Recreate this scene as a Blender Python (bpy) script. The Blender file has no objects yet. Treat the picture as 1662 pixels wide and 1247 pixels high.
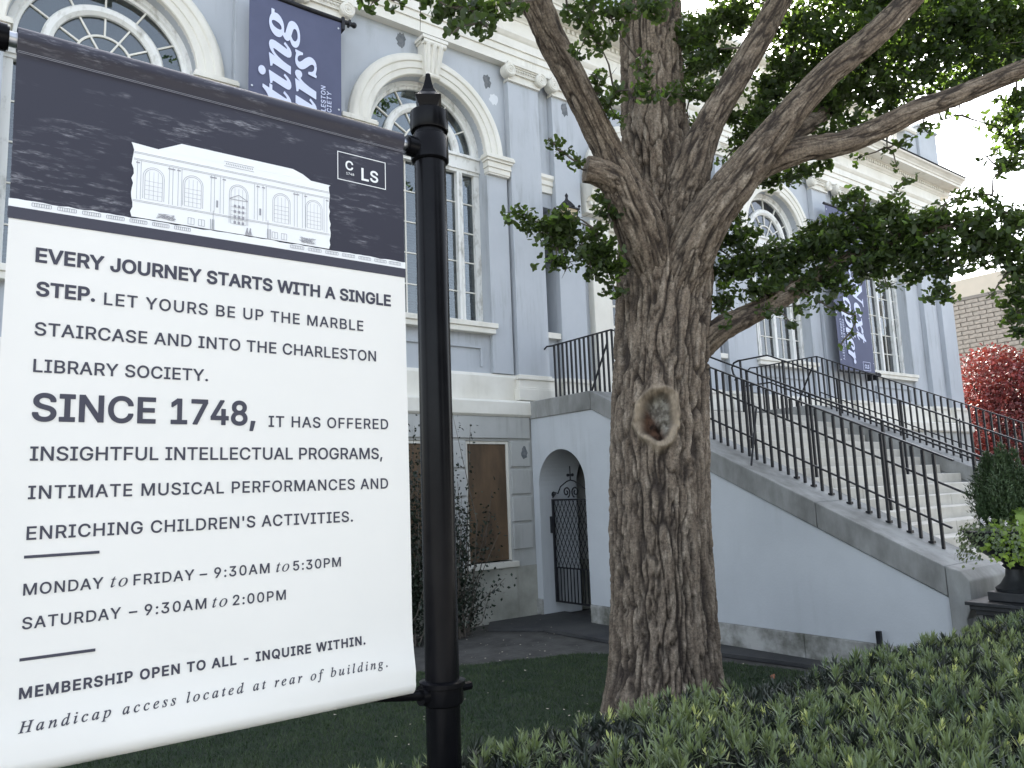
import bpy, math, random
import numpy as np
from mathutils import Vector, Matrix
from mathutils.geometry import tessellate_polygon
random.seed(7); rng = np.random.default_rng(7)
PI = math.pi; R = math.radians
scene = bpy.context.scene; COL = scene.collection

# ---------------------------------------------------------------- camera, sky, sun, exposure
cd = bpy.data.cameras.new('camera'); cd.sensor_width = 36; cd.lens = 36*1250/1662
cd.clip_start = 0.05; cd.clip_end = 3000
cam = bpy.data.objects.new('camera', cd); COL.objects.link(cam)
cam.matrix_world = Matrix(((0.804163,-0.053318,-0.592013),(-0.593226,-0.134808,-0.793669),(-0.037491,0.989436,-0.140037))).to_4x4()
scene.camera = cam
SUN_EL = 38.0; SUN_X, SUN_Y = 0.62, 0.785           # towards the sun: behind the building, to the right
world = bpy.data.worlds.new('World'); scene.world = world; world.use_nodes = True
wn = world.node_tree.nodes; wl = world.node_tree.links; wn.clear()
sky = wn.new('ShaderNodeTexSky'); sky.sky_type = 'NISHITA'; sky.sun_disc = False
sky.sun_elevation = R(SUN_EL); sky.sun_rotation = math.atan2(SUN_X, SUN_Y)
sky.air_density = 1.0; sky.dust_density = 2.5; sky.ozone_density = .6
bg = wn.new('ShaderNodeBackground'); bg.inputs[1].default_value = 0.13
wo = wn.new('ShaderNodeOutputWorld'); hs_ = wn.new('ShaderNodeHueSaturation'); hs_.inputs['Saturation'].default_value = .5; wl.new(sky.outputs[0], hs_.inputs['Color']); wl.new(hs_.outputs[0], bg.inputs[0]); wl.new(bg.outputs[0], wo.inputs[0])
sl = bpy.data.lights.new('sun', 'SUN'); sl.energy = 4.0; sl.angle = R(0.5); sl.color = (1, 0.95, 0.86)
so = bpy.data.objects.new('sun', sl); COL.objects.link(so)
so.rotation_euler = Vector((SUN_X*math.cos(R(SUN_EL)), SUN_Y*math.cos(R(SUN_EL)), math.sin(R(SUN_EL)))).to_track_quat('Z', 'Y').to_euler()
scene.view_settings.view_transform = 'Standard'; scene.view_settings.look = 'None'
scene.view_settings.gamma = 1; scene.view_settings.use_curve_mapping = False
scene.view_settings.exposure = 2.42
scene.cycles.max_bounces = 7; scene.cycles.diffuse_bounces = 4; scene.cycles.transparent_max_bounces = 12

# ---------------------------------------------------------------- materials
def M(name, col, rough=.6, col2=None, scale=5, detail=6, bump=0, bscale=None, metal=0, spec=.5, stretch=(1, 1, 1),
      lo=.35, hi=.65, trans=0, dist=.02, island=0, streak=0):
    m = bpy.data.materials.new(name); m.use_nodes = True; n = m.node_tree.nodes; l = m.node_tree.links
    b = n['Principled BSDF']; b.inputs['Base Color'].default_value = (*col, 1); b.inputs['Roughness'].default_value = rough
    b.inputs['Metallic'].default_value = metal; b.inputs['Specular IOR Level'].default_value = spec
    m.diffuse_color = (*col, 1)
    tc = n.new('ShaderNodeTexCoord'); mp = n.new('ShaderNodeMapping'); mp.inputs['Scale'].default_value = stretch
    l.new(tc.outputs['Object'], mp.inputs[0]); last = None
    if col2 is not None:
        nz = n.new('ShaderNodeTexNoise'); nz.inputs['Scale'].default_value = scale; nz.inputs['Detail'].default_value = detail
        nz.inputs['Roughness'].default_value = .62
        l.new(mp.outputs[0], nz.inputs[0]); mr = n.new('ShaderNodeMapRange')
        mr.inputs[1].default_value = lo; mr.inputs[2].default_value = hi; l.new(nz.outputs[0], mr.inputs[0])
        mx = n.new('ShaderNodeMix'); mx.data_type = 'RGBA'; l.new(mr.outputs[0], mx.inputs[0])
        mx.inputs[6].default_value = (*col, 1); mx.inputs[7].default_value = (*col2, 1); last = mx.outputs[2]
        l.new(last, b.inputs['Base Color'])
    if streak:      # rain streaks and grime down the face
        ns = n.new('ShaderNodeTexNoise'); ms_ = n.new('ShaderNodeMapping'); ms_.inputs['Scale'].default_value = (1, 1, .10); l.new(tc.outputs['Object'], ms_.inputs[0])
        ns.inputs['Scale'].default_value = 5.5; ns.inputs['Detail'].default_value = 9; ns.inputs['Roughness'].default_value = .7; l.new(ms_.outputs[0], ns.inputs[0])
        n2_ = n.new('ShaderNodeTexNoise'); n2_.inputs['Scale'].default_value = .9; n2_.inputs['Detail'].default_value = 6; l.new(tc.outputs['Object'], n2_.inputs[0])
        ra = n.new('ShaderNodeMapRange'); ra.inputs[1].default_value = .50; ra.inputs[2].default_value = .78; l.new(ns.outputs[0], ra.inputs[0])
        rb = n.new('ShaderNodeMapRange'); rb.inputs[1].default_value = .42; rb.inputs[2].default_value = .62; l.new(n2_.outputs[0], rb.inputs[0])
        mu = n.new('ShaderNodeMath'); mu.operation = 'MULTIPLY'; l.new(ra.outputs[0], mu.inputs[0]); l.new(rb.outputs[0], mu.inputs[1])
        mv = n.new('ShaderNodeMath'); mv.operation = 'MULTIPLY'; l.new(mu.outputs[0], mv.inputs[0]); mv.inputs[1].default_value = streak
        mz = n.new('ShaderNodeMix'); mz.data_type = 'RGBA'; l.new(mv.outputs[0], mz.inputs[0]); l.new(last, mz.inputs[6]); mz.inputs[7].default_value = (col[0]*.42, col[1]*.42, col[2]*.38, 1)
        last = mz.outputs[2]; l.new(last, b.inputs['Base Color'])
    if island:
        gi = n.new('ShaderNodeNewGeometry'); hv = n.new('ShaderNodeHueSaturation'); r2 = n.new('ShaderNodeMapRange')
        l.new(gi.outputs['Random Per Island'], r2.inputs[0]); r2.inputs[3].default_value = 1-island; r2.inputs[4].default_value = 1+island
        l.new(r2.outputs[0], hv.inputs['Value']); hv.inputs['Color'].default_value = (*col, 1)
        if last: l.new(last, hv.inputs['Color'])
        l.new(hv.outputs[0], b.inputs['Base Color']); last = hv.outputs[0]
    if bump:
        nb = n.new('ShaderNodeTexNoise'); nb.inputs['Scale'].default_value = bscale or scale; nb.inputs['Detail'].default_value = 5
        l.new(mp.outputs[0], nb.inputs[0]); bp = n.new('ShaderNodeBump'); bp.inputs['Strength'].default_value = bump
        bp.inputs['Distance'].default_value = dist; l.new(nb.outputs[0], bp.inputs['Height']); l.new(bp.outputs[0], b.inputs['Normal'])
    if trans:
        tr = n.new('ShaderNodeBsdfTranslucent'); ms = n.new('ShaderNodeMixShader'); ms.inputs[0].default_value = trans
        tr.inputs[0].default_value = (min(1, col[0]*2.2), min(1, col[1]*2.4), col[2]*1.1, 1)
        l.new(b.outputs[0], ms.inputs[1]); l.new(tr.outputs[0], ms.inputs[2]); l.new(ms.outputs[0], n['Material Output'].inputs[0])
    return m
m_wall = M('grey_blue_stucco', (.45, .475, .505), .8, (.40, .425, .455), .55, 7, .25, 60, dist=.004, streak=.8)
m_wall2 = M('pale_stucco', (.45, .475, .50), .8, (.39, .415, .44), .8, 7, .25, 50, dist=.004, streak=.9)
m_base = M('weathered_basement_stucco', (.42, .415, .37), .85, (.22, .225, .19), 1.1, 9, .3, 30, dist=.006, lo=.36, hi=.68, streak=.8)
m_base2 = M('warm_grey_basement_stucco', (.47, .475, .465), .85, (.37, .375, .36), .8, 9, .3, 40, dist=.005, lo=.3, hi=.7, streak=.9)
m_trim = M('white_trim_paint', (.72, .70, .635), .55, (.60, .575, .50), 1.3, 8, .1, 40, dist=.003, lo=.4, hi=.8, streak=.5)
m_oldtrim = M('peeling_window_paint', (.72, .72, .69), .6, (.36, .35, .31), 7, 10, .3, 30, dist=.003, lo=.52, hi=.72, stretch=(1, 1, .5))
m_cheek = M('white_stucco_cheek', (.54, .565, .585), .85, (.45, .475, .495), .6, 8, .35, 35, dist=.006, lo=.3, hi=.7, streak=.35)
m_coping = M('weathered_coping_stone', (.33, .335, .325), .8, (.15, .15, .14), 1.7, 10, .35, 25, dist=.006, stretch=(1, 1, .45), lo=.38, hi=.66, streak=.8)
m_foot = M('stained_footing_stone', (.42, .42, .40), .9, (.12, .12, .10), 2.2, 10, .5, 20, dist=.01, lo=.38, hi=.62)
m_marble = M('marble_step', (.58, .56, .50), .6, (.44, .42, .37), 2.2, 9, .1, 30, dist=.003)
m_iron = M('black_painted_iron', (.008, .009, .012), .45, (.02, .02, .023), 12, 4, .15, 90, dist=.001, spec=.3)
m_post = M('black_gloss_post', (.004, .004, .005), .22, (.007, .007, .008), 9, 4, .03, 60, dist=.001, spec=.09)
m_ply = M('weathered_plywood', (.13, .082, .045), .8, (.06, .040, .024), 3, 9, .2, 50, stretch=(1, 1, .3), dist=.002)
m_blind = M('window_blind', (.10, .11, .115), .7)
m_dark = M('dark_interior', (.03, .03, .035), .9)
m_room = M('dim_room_lining', (.08, .08, .08), .9)
m_film = M('window_film_sky_tint', (.13, .175, .205), .35, (.075, .11, .105), 2.5, 6)  # bluish sky reflection of the fan glass put into the film colour
m_asph = M('damp_asphalt', (.028, .029, .031), .85, (.055, .055, .054), 1.4, 9, .6, 40, dist=.01)
m_dirt = M('bare_earth', (.042, .040, .036), .95, (.085, .082, .075), 3, 10, .8, 14, dist=.02)
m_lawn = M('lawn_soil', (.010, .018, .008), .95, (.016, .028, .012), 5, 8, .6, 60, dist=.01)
m_road = M('pale_concrete_paving', (.36, .35, .33), .9, (.30, .29, .27), 2, 8, .2, 30, dist=.004)
m_patch = M('bare_cement_patch', (.10, .11, .12), .9, (.18, .19, .20), 14, 8, .4, 60, dist=.004)
m_patchw = M('white_filler_patch', (.66, .68, .70), .85)
m_navyb = M('navy_banner_cloth', (.080, .088, .155), .62, (.072, .080, .142), 3, 4, .1, 5, dist=.01)
m_lett = M('pale_lilac_print', (.62, .66, .84), .6)
m_ink = M('dark_ink_print', (.045, .045, .065), .55)
m_inkgrey = M('grey_line_print', (.30, .30, .32), .6)
m_white = M('white_print', (.80, .81, .80), .55)
m_steel = M('galvanised_eyelet', (.55, .56, .58), .35, metal=.9)
m_lamp = M('amber_lantern_glass', (.45, .36, .22), .3)
m_brick = M('painted_brick', (.34, .30, .25), .9, (.24, .215, .18), 6, 8, .4, 30, dist=.01)
m_mortar = M('brick_mortar', (.20, .18, .155), .95)
m_beige = M('beige_parapet_render', (.50, .44, .35), .9, (.45, .40, .32), 1, 6)
m_urn = M('black_cast_urn', (.012, .013, .015), .5, (.025, .027, .03), 10, 6, .2, 40, dist=.004)
m_leaf = M('ginkgo_leaf', (.050, .074, .024), .5, (.028, .046, .019), 1.2, 3, trans=.40, island=.45)
m_leaf2 = M('ginkgo_leaf_sunlit', (.10, .16, .035), .5, trans=.42, island=.3)  # lighter yellow-green copy imitating sunlit leaves
m_twig = M('grey_twig', (.10, .085, .07), .9)
m_hleaf = M('podocarpus_leaf', (.155, .185, .085), .55, (.085, .120, .068), 3, 3, trans=.15, island=.3)
m_hleaf_y = M('podocarpus_new_leaf', (.40, .42, .18), .5, trans=.2, island=.25)
m_hleaf_d = M('podocarpus_shade_leaf', (.014, .024, .014), .5, (.025, .028, .016), 5, 3, island=.4)  # near-black leaf copy, shade of the gaps put into the colour
m_hdark = M('hedge_interior_shade', (.02, .022, .014), .95, (.035, .03, .02), 20, 5, .8, 30, dist=.03)  # shade inside the hedge painted as a near-black core
m_grass = M('grass_blade', (.020, .042, .016), .6, (.055, .080, .030), 2.5, 4, trans=.2, island=.4)
m_red = M('red_maple_leaf', (.21, .032, .030), .5, (.085, .016, .018), .9, 4, trans=.07, island=.4)
m_shrub = M('dark_shrub_leaf', (.014, .022, .013), .45, island=.4, spec=.3)
m_cypress = M('topiary_cypress', (.030, .058, .018), .6, (.05, .08, .03), 4, 3, island=.35)
m_ivy = M('lime_ivy_leaf', (.21, .29, .04), .5, (.13, .21, .04), 5, 3, trans=.25, island=.25)
m_flower = M('white_petal', (.75, .72, .74), .6)
m_dead = M('dead_orange_leaf', (.22, .085, .04), .8)
m_litter = M('pale_litter', (.45, .40, .32), .9)

def glass(name, tint, back):
    m = bpy.data.materials.new(name); m.use_nodes = True; n = m.node_tree.nodes; l = m.node_tree.links; n.clear()
    g = n.new('ShaderNodeBsdfGlossy'); g.inputs['Roughness'].default_value = .015; g.inputs['Color'].default_value = (.95, .97, 1, 1)
    t = n.new('ShaderNodeBsdfTransparent'); t.inputs[0].default_value = (*tint, 1)
    f = n.new('ShaderNodeFresnel'); f.inputs[0].default_value = 1.5
    a = n.new('ShaderNodeMath'); a.operation = 'MULTIPLY_ADD'; a.inputs[1].default_value = 1.7; a.inputs[2].default_value = back; a.use_clamp = True
    tc = n.new('ShaderNodeTexCoord'); nz = n.new('ShaderNodeTexNoise'); nz.inputs['Scale'].default_value = 1.6; nz.inputs['Detail'].default_value = 1
    bp = n.new('ShaderNodeBump'); bp.inputs['Strength'].default_value = .25; bp.inputs['Distance'].default_value = .02
    l.new(tc.outputs['Object'], nz.inputs[0]); l.new(nz.outputs[0], bp.inputs['Height']); l.new(bp.outputs[0], g.inputs['Normal'])
    mx = n.new('ShaderNodeMixShader'); o = n.new('ShaderNodeOutputMaterial')
    l.new(f.outputs[0], a.inputs[0]); l.new(a.outputs[0], mx.inputs[0]); l.new(t.outputs[0], mx.inputs[1]); l.new(g.outputs[0], mx.inputs[2])
    l.new(mx.outputs[0], o.inputs[0]); return m
m_glass = glass('window_glass', (.55, .60, .60), .02)

def bark():
    m = bpy.data.materials.new('ginkgo_bark'); m.use_nodes = True; n = m.node_tree.nodes; l = m.node_tree.links
    b = n['Principled BSDF']; b.inputs['Roughness'].default_value = .9; b.inputs['Specular IOR Level'].default_value = .25
    at = n.new('ShaderNodeAttribute'); at.attribute_name = 'bark'; at2 = n.new('ShaderNodeAttribute'); at2.attribute_name = 'furrow'
    sc = n.new('ShaderNodeAttribute'); sc.attribute_name = 'scar'; ho = n.new('ShaderNodeAttribute'); ho.attribute_name = 'hollow'
    mp = n.new('ShaderNodeMapping'); mp.inputs['Scale'].default_value = (1, 1, .3); l.new(at.outputs['Vector'], mp.inputs[0])
    nz = n.new('ShaderNodeTexNoise'); nz.inputs['Scale'].default_value = 15; nz.inputs['Detail'].default_value = 10; nz.inputs['Roughness'].default_value = .65
    l.new(mp.outputs[0], nz.inputs[0]); r = n.new('ShaderNodeValToRGB'); l.new(nz.outputs[0], r.inputs[0])
    r.color_ramp.elements[0].position = .3; r.color_ramp.elements[0].color = (.100, .074, .054, 1)
    r.color_ramp.elements[1].position = .72; r.color_ramp.elements[1].color = (.360, .305, .240, 1)
    e = r.color_ramp.elements.new(.52); e.color = (.200, .160, .120, 1)
    mx = n.new('ShaderNodeMix'); mx.data_type = 'RGBA'; l.new(at2.outputs['Fac'], mx.inputs[0]); mx.inputs[6].default_value = (.040, .031, .025, 1)
    l.new(r.outputs[0], mx.inputs[7])
    nf = n.new('ShaderNodeTexNoise'); nf.inputs['Scale'].default_value = 48; nf.inputs['Detail'].default_value = 7; nf.inputs['Roughness'].default_value = .75; l.new(at.outputs['Vector'], nf.inputs[0])
    rf = n.new('ShaderNodeMapRange'); l.new(nf.outputs[0], rf.inputs[0]); rf.inputs[1].default_value = .36; rf.inputs[2].default_value = .66; rf.inputs[3].default_value = .55; rf.inputs[4].default_value = 1.45
    hf = n.new('ShaderNodeHueSaturation'); l.new(rf.outputs[0], hf.inputs['Value']); l.new(mx.outputs[2], hf.inputs['Color'])
    m2 = n.new('ShaderNodeMix'); m2.data_type = 'RGBA'; l.new(sc.outputs['Fac'], m2.inputs[0]); l.new(hf.outputs[0], m2.inputs[6])

    r2 = n.new('ShaderNodeValToRGB'); l.new(nz.outputs[0], r2.inputs[0]); r2.color_ramp.elements[0].position = .35; r2.color_ramp.elements[0].color = (.15, .12, .088, 1)
    r2.color_ramp.elements[1].position = .65; r2.color_ramp.elements[1].color = (.37, .30, .215, 1); l.new(r2.outputs[0], m2.inputs[7])
    n3 = n.new('ShaderNodeTexNoise'); n3.inputs['Scale'].default_value = 16; n3.inputs['Detail'].default_value = 9; l.new(at.outputs['Vector'], n3.inputs[0])
    r3 = n.new('ShaderNodeValToRGB'); l.new(n3.outputs[0], r3.inputs[0]); r3.color_ramp.elements[0].position = .42; r3.color_ramp.elements[0].color = (.12, .105, .085, 1)
    r3.color_ramp.elements[1].position = .6; r3.color_ramp.elements[1].color = (.30, .28, .235, 1)
    ro = n.new('ShaderNodeAttribute'); ro.attribute_name = 'rot'; m4 = n.new('ShaderNodeMix'); m4.data_type = 'RGBA'; l.new(ro.outputs['Fac'], m4.inputs[0]); l.new(r3.outputs[0], m4.inputs[6])
    r4 = n.new('ShaderNodeValToRGB'); l.new(n3.outputs[0], r4.inputs[0]); r4.color_ramp.elements[0].position = .4; r4.color_ramp.elements[0].color = (.016, .009, .006, 1)
    r4.color_ramp.elements[1].position = .68; r4.color_ramp.elements[1].color = (.10, .055, .035, 1); l.new(r4.outputs[0], m4.inputs[7])
    m3 = n.new('ShaderNodeMix'); m3.data_type = 'RGBA'; l.new(ho.outputs['Fac'], m3.inputs[0]); l.new(m2.outputs[2], m3.inputs[6]); l.new(m4.outputs[2], m3.inputs[7])
    l.new(m3.outputs[2], b.inputs['Base Color'])
    n4 = n.new('ShaderNodeTexNoise'); n4.inputs['Scale'].default_value = 26; n4.inputs['Detail'].default_value = 9; n4.inputs['Roughness'].default_value = .7
    l.new(mp.outputs[0], n4.inputs[0]); bp = n.new('ShaderNodeBump'); bp.inputs['Strength'].default_value = 1; bp.inputs['Distance'].default_value = .018
    l.new(n4.outputs[0], bp.inputs['Height']); l.new(bp.outputs[0], b.inputs['Normal'])
    return m
m_bark = bark()

def vinyl():
    # printed sign cloth: dark sky panel with chalky brush marks above, off-white below (flat print)
    m = bpy.data.materials.new('printed_banner_vinyl'); m.use_nodes = True; n = m.node_tree.nodes; l = m.node_tree.links
    b = n['Principled BSDF']; b.inputs['Roughness'].default_value = .42
    tc = n.new('ShaderNodeTexCoord'); sp = n.new('ShaderNodeSeparateXYZ'); l.new(tc.outputs['Object'], sp.inputs[0])
    def noise(scale, stretch, det=6, rough=.6):
        mp = n.new('ShaderNodeMapping'); mp.inputs['Scale'].default_value = stretch; l.new(tc.outputs['Object'], mp.inputs[0])
        z = n.new('ShaderNodeTexNoise'); z.inputs['Scale'].default_value = scale; z.inputs['Detail'].default_value = det
        z.inputs['Roughness'].default_value = rough; l.new(mp.outputs[0], z.inputs[0]); return z.outputs[0]
    def mr(src, a, c, lo=0, hi=1):
        r = n.new('ShaderNodeMapRange'); l.new(src, r.inputs[0]); r.inputs[1].default_value = a; r.inputs[2].default_value = c
        r.inputs[3].default_value = lo; r.inputs[4].default_value = hi; return r.outputs[0]
    def mul(a, c):
        k = n.new('ShaderNodeMath'); k.operation = 'MULTIPLY'; l.new(a, k.inputs[0])
        if isinstance(c, float): k.inputs[1].default_value = c
        else: l.new(c, k.inputs[1])
        return k.outputs[0]
    strokes = mul(mr(noise(15, (1, 1, 5.5), 8), .50, .68), mr(noise(3.6, (1, 1, 2.8), 4), .48, .60))
    fine = mul(strokes, mr(noise(120, (.6, 1, 2.4), 4), .35, .7))
    s = mul(fine, .75)
    mx = n.new('ShaderNodeMix'); mx.data_type = 'RGBA'; l.new(s, mx.inputs[0])
    mx.inputs[6].default_value = (.027, .026, .040, 1); mx.inputs[7].default_value = (.50, .50, .53, 1)
    wh = n.new('ShaderNodeMix'); wh.data_type = 'RGBA'; l.new(mr(noise(2, (1, 1, 1), 3), .3, .7), wh.inputs[0])
    wh.inputs[6].default_value = (.83, .81, .76, 1); wh.inputs[7].default_value = (.80, .785, .735, 1)
    step = mr(sp.outputs[2], .6195, .6200); m2 = n.new('ShaderNodeMix'); m2.data_type = 'RGBA'; l.new(step, m2.inputs[0])
    l.new(wh.outputs[2], m2.inputs[6]); l.new(mx.outputs[2], m2.inputs[7]); l.new(m2.outputs[2], b.inputs['Base Color'])
    tr = n.new('ShaderNodeBsdfTranslucent'); l.new(m2.outputs[2], tr.inputs[0]); ms = n.new('ShaderNodeMixShader'); ms.inputs[0].default_value = .12
    l.new(b.outputs[0], ms.inputs[1]); l.new(tr.outputs[0], ms.inputs[2]); l.new(ms.outputs[0], n['Material Output'].inputs[0])
    return m
m_vinyl = vinyl()

# ---------------------------------------------------------------- mesh helpers
ORIG = {}
def thing(name, label, cat, loc=(0, 0, 0), group=None):
    o = bpy.data.objects.new(name, None); COL.objects.link(o); o.location = loc; o.empty_display_size = .2
    o['label'] = label; o['category'] = cat
    if group: o['group'] = group
    ORIG[o] = Vector(loc); return o
def link(name, me, parent=None, wloc=None, mat=None):
    o = bpy.data.objects.new(name, me); COL.objects.link(o)
    po = ORIG[parent] if parent else Vector((0, 0, 0))
    wl_ = Vector(wloc) if wloc is not None else po
    o.location = wl_-po; ORIG[o] = wl_
    if parent: o.parent = parent
    if mat and not me.materials: me.materials.append(mat)
    return o
def smooth(me, on=True):
    me.polygons.foreach_set('use_smooth', [on]*len(me.polygons))
def fast_mesh(name, V, F, mat, sm=False):
    V = np.asarray(V, np.float32).reshape(-1, 3); F = np.asarray(F, np.int32); k = F.shape[1]
    me = bpy.data.meshes.new(name); me.vertices.add(len(V)); me.vertices.foreach_set('co', V.ravel())
    me.loops.add(F.size); me.loops.foreach_set('vertex_index', F.ravel()); me.polygons.add(len(F))
    me.polygons.foreach_set('loop_start', np.arange(0, F.size, k, dtype=np.int32))
    if mat: me.materials.append(mat)
    me.update(calc_edges=True)
    if sm: smooth(me)
    return me
class MB:
    def __init__(s): s.v = []; s.f = []
    def quad(s, *p):
        b = len(s.v); s.v += [tuple(q) for q in p]; s.f.append(tuple(range(b, b+len(p)))); return s
    def box(s, x0, x1, y0, y1, z0, z1):
        b = len(s.v); s.v += [(x, y, z) for z in (z0, z1) for y in (y0, y1) for x in (x0, x1)]
        s.f += [tuple(b+i for i in q) for q in ((0, 2, 3, 1), (4, 5, 7, 6), (0, 1, 5, 4), (2, 6, 7, 3), (0, 4, 6, 2), (1, 3, 7, 5))]; return s
    def prism(s, pts, off):
        """closed polygon pts (3D) extruded by off"""
        off = Vector(off); n = len(pts); b = len(s.v); P = [Vector(p) for p in pts]
        s.v += [tuple(p) for p in P]+[tuple(p+off) for p in P]
        s.f.append(tuple(b+i for i in range(n))); s.f.append(tuple(b+n+i for i in reversed(range(n))))
        s.f += [(b+(i+1) % n, b+i, b+n+i, b+n+(i+1) % n) for i in range(n)]; return s
    def bar(s, a, c, w, h=None, up=(0, 0, 1)):
        a, c = Vector(a), Vector(c); d = (c-a).normalized(); h = h or w
        x = d.cross(Vector(up)); x = (x if x.length > 1e-4 else d.cross(Vector((1, 0, 0)))).normalized(); y = x.cross(d)
        q = [x*w/2+y*h/2, -x*w/2+y*h/2, -x*w/2-y*h/2, x*w/2-y*h/2]; return s.prism([a+k for k in q], c-a)
    def tube(s, pts, rad, n=10, cap=True):
        P = [Vector(p) for p in pts]; rad = rad if hasattr(rad, '__len__') else [rad]*len(P); b = len(s.v); ref = None
        for i, p in enumerate(P):
            d = (P[min(i+1, len(P)-1)]-P[max(i-1, 0)]).normalized()
            if ref is None: ref = d.orthogonal().normalized()
            ref = (ref-d*ref.dot(d)).normalized(); y = d.cross(ref)
            s.v += [tuple(p+(ref*math.cos(2*PI*k/n)+y*math.sin(2*PI*k/n))*rad[i]) for k in range(n)]
        for i in range(len(P)-1):
            s.f += [(b+i*n+k, b+i*n+(k+1) % n, b+(i+1)*n+(k+1) % n, b+(i+1)*n+k) for k in range(n)]
        if cap: s.f.append(tuple(b+k for k in reversed(range(n)))); s.f.append(tuple(b+(len(P)-1)*n+k for k in range(n)))
        return s
    def lathe(s, prof, c, n=24, sq=None):
        """prof [(r,z)] round the vertical axis through c"""
        b = len(s.v)
        for r, z in prof:
            s.v += [(c[0]+r*math.cos(2*PI*k/n), c[1]+r*math.sin(2*PI*k/n), c[2]+z) for k in range(n)]
        for i in range(len(prof)-1):
            s.f += [(b+i*n+k, b+i*n+(k+1) % n, b+(i+1)*n+(k+1) % n, b+(i+1)*n+k) for k in range(n)]
        s.f.append(tuple(b+k for k in reversed(range(n)))); s.f.append(tuple(b+(len(prof)-1)*n+k for k in range(n))); return s
    def ball(s, c, r, n=8, m=5):
        return s.lathe([(max(1e-4, r*math.sin(PI*i/m)), -r*math.cos(PI*i/m)) for i in range(m+1)], c, n)
    def plate(s, outer, holes, frame, t):
        """flat plate with holes; 2D points mapped by frame(u, v, w); thickness t along w"""
        rings = [outer]+holes; flat = [q for r in rings for q in r]
        tris = tessellate_polygon([[Vector((u, v, 0)) for u, v in r] for r in rings]); b = len(s.v); n = len(flat)
        s.v += [tuple(frame(u, v, 0)) for u, v in flat]+[tuple(frame(u, v, t)) for u, v in flat]
        for a, c, d in tris:
            s.f.append((b+a, b+c, b+d)); s.f.append((b+n+d, b+n+c, b+n+a))
        k = 0
        for r in rings:
            m = len(r)
            for i in range(m): s.f.append((b+k+(i+1) % m, b+k+i, b+n+k+i, b+n+k+(i+1) % m))
            k += m
        return s
    def arc_sweep(s, c, r0, prof, a0=0, a1=180, n=36):
        """profile [(dr, y)] swept round an arch centred at c in the XZ plane"""
        b = len(s.v); m = len(prof)
        for i in range(n+1):
            a = R(a0+(a1-a0)*i/n)
            s.v += [(c[0]+(r0+dr)*math.cos(a), y, c[1]+(r0+dr)*math.sin(a)) for dr, y in prof]
        for i in range(n):
            s.f += [(b+i*m+k, b+i*m+(k+1) % m, b+(i+1)*m+(k+1) % m, b+(i+1)*m+k) for k in range(m)]
        s.f.append(tuple(b+k for k in range(m))); s.f.append(tuple(b+n*m+k for k in reversed(range(m)))); return s
    def sweep_x(s, prof, x0, x1):
        """closed profile [(y,z)] along X"""
        return s.prism([(x0, y, z) for y, z in prof], (x1-x0, 0, 0))
    def mesh(s, name, mat, org=(0, 0, 0), sm=False, bevel=0):
        me = bpy.data.meshes.new(name); ox, oy, oz = org
        me.from_pydata([(x-ox, y-oy, z-oz) for x, y, z in s.v], [], s.f)
        import bmesh
        bm = bmesh.new(); bm.from_mesh(me); bmesh.ops.recalc_face_normals(bm, faces=bm.faces)
        if bevel: bmesh.ops.bevel(bm, geom=[e for e in bm.edges if len(e.link_faces) == 2 and e.calc_face_angle(0) > .6], offset=bevel, segments=2, affect='EDGES', profile=.5)
        if sm:
            for f in bm.faces: f.smooth = True
            for e in bm.edges: e.smooth = not (len(e.link_faces) == 2 and e.calc_face_angle(0) > R(38))
        bm.to_mesh(me); bm.free(); me.materials.append(mat); return me
    def build(s, name, mat, parent=None, wloc=None, sm=False, bevel=0, label=None):
        org = wloc if wloc is not None else (ORIG[parent] if parent else (0, 0, 0))
        o = link(name, s.mesh(name, mat, org, sm, bevel), parent, org)
        if label: o['label'] = label
        return o
def tag(o, label=None, cat=None, kind=None, group=None):
    if label: o['label'] = label
    if cat: o['category'] = cat
    if kind: o['kind'] = kind
    if group: o['group'] = group
    return o
XZ = lambda y: (lambda u, v, w: (u, y+w, v))

# vectorised noise for bark and foliage
def vnoise(P, seed=0):
    P = np.asarray(P, float); I = np.floor(P).astype(np.int64); F = P-I; F = F*F*(3-2*F); out = 0
    def h(i, j, k):
        n = (i*374761393+j*668265263+k*2147483647+seed*974634777) & 0xffffffff
        n = ((n ^ (n >> 13))*1274126177) & 0xffffffff; n = n ^ (n >> 16); return (n & 0xffff)/65535.
    for a in (0, 1):
        for b in (0, 1):
            for c in (0, 1):
                w = (F[:, 0] if a else 1-F[:, 0])*(F[:, 1] if b else 1-F[:, 1])*(F[:, 2] if c else 1-F[:, 2])
                out = out+w*h(I[:, 0]+a, I[:, 1]+b, I[:, 2]+c)
    return out
def fbm(P, o=4, seed=0):
    s = 0; a = .5; t = 0
    for k in range(o): s = s+a*vnoise(P*2**k, seed+k); t += a; a *= .5
    return s/t
def cells(P, seed=0):
    """distance to the border between the two nearest cell centres"""
    I = np.floor(P).astype(np.int64); best = np.full(len(P), 9.); sec = np.full(len(P), 9.)
    def h(i, j, k, q):
        n = (i*374761393+j*668265263+k*1440662683+q*974634777+seed*7919) & 0xffffffff
        n = ((n ^ (n >> 13))*1274126177) & 0xffffffff; n = n ^ (n >> 16); return (n & 0xffff)/65535.
    for a in (-1, 0, 1):
        for b in (-1, 0, 1):
            for c in (-1, 0, 1):
                i, j, k = I[:, 0]+a, I[:, 1]+b, I[:, 2]+c
                d = np.sqrt((i+h(i, j, k, 1)-P[:, 0])**2+(j+h(i, j, k, 2)-P[:, 1])**2+(k+h(i, j, k, 3)-P[:, 2])**2)
                m = d < best; sec = np.where(m, best, np.minimum(sec, d)); best = np.where(m, d, best)
    return sec-best

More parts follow.
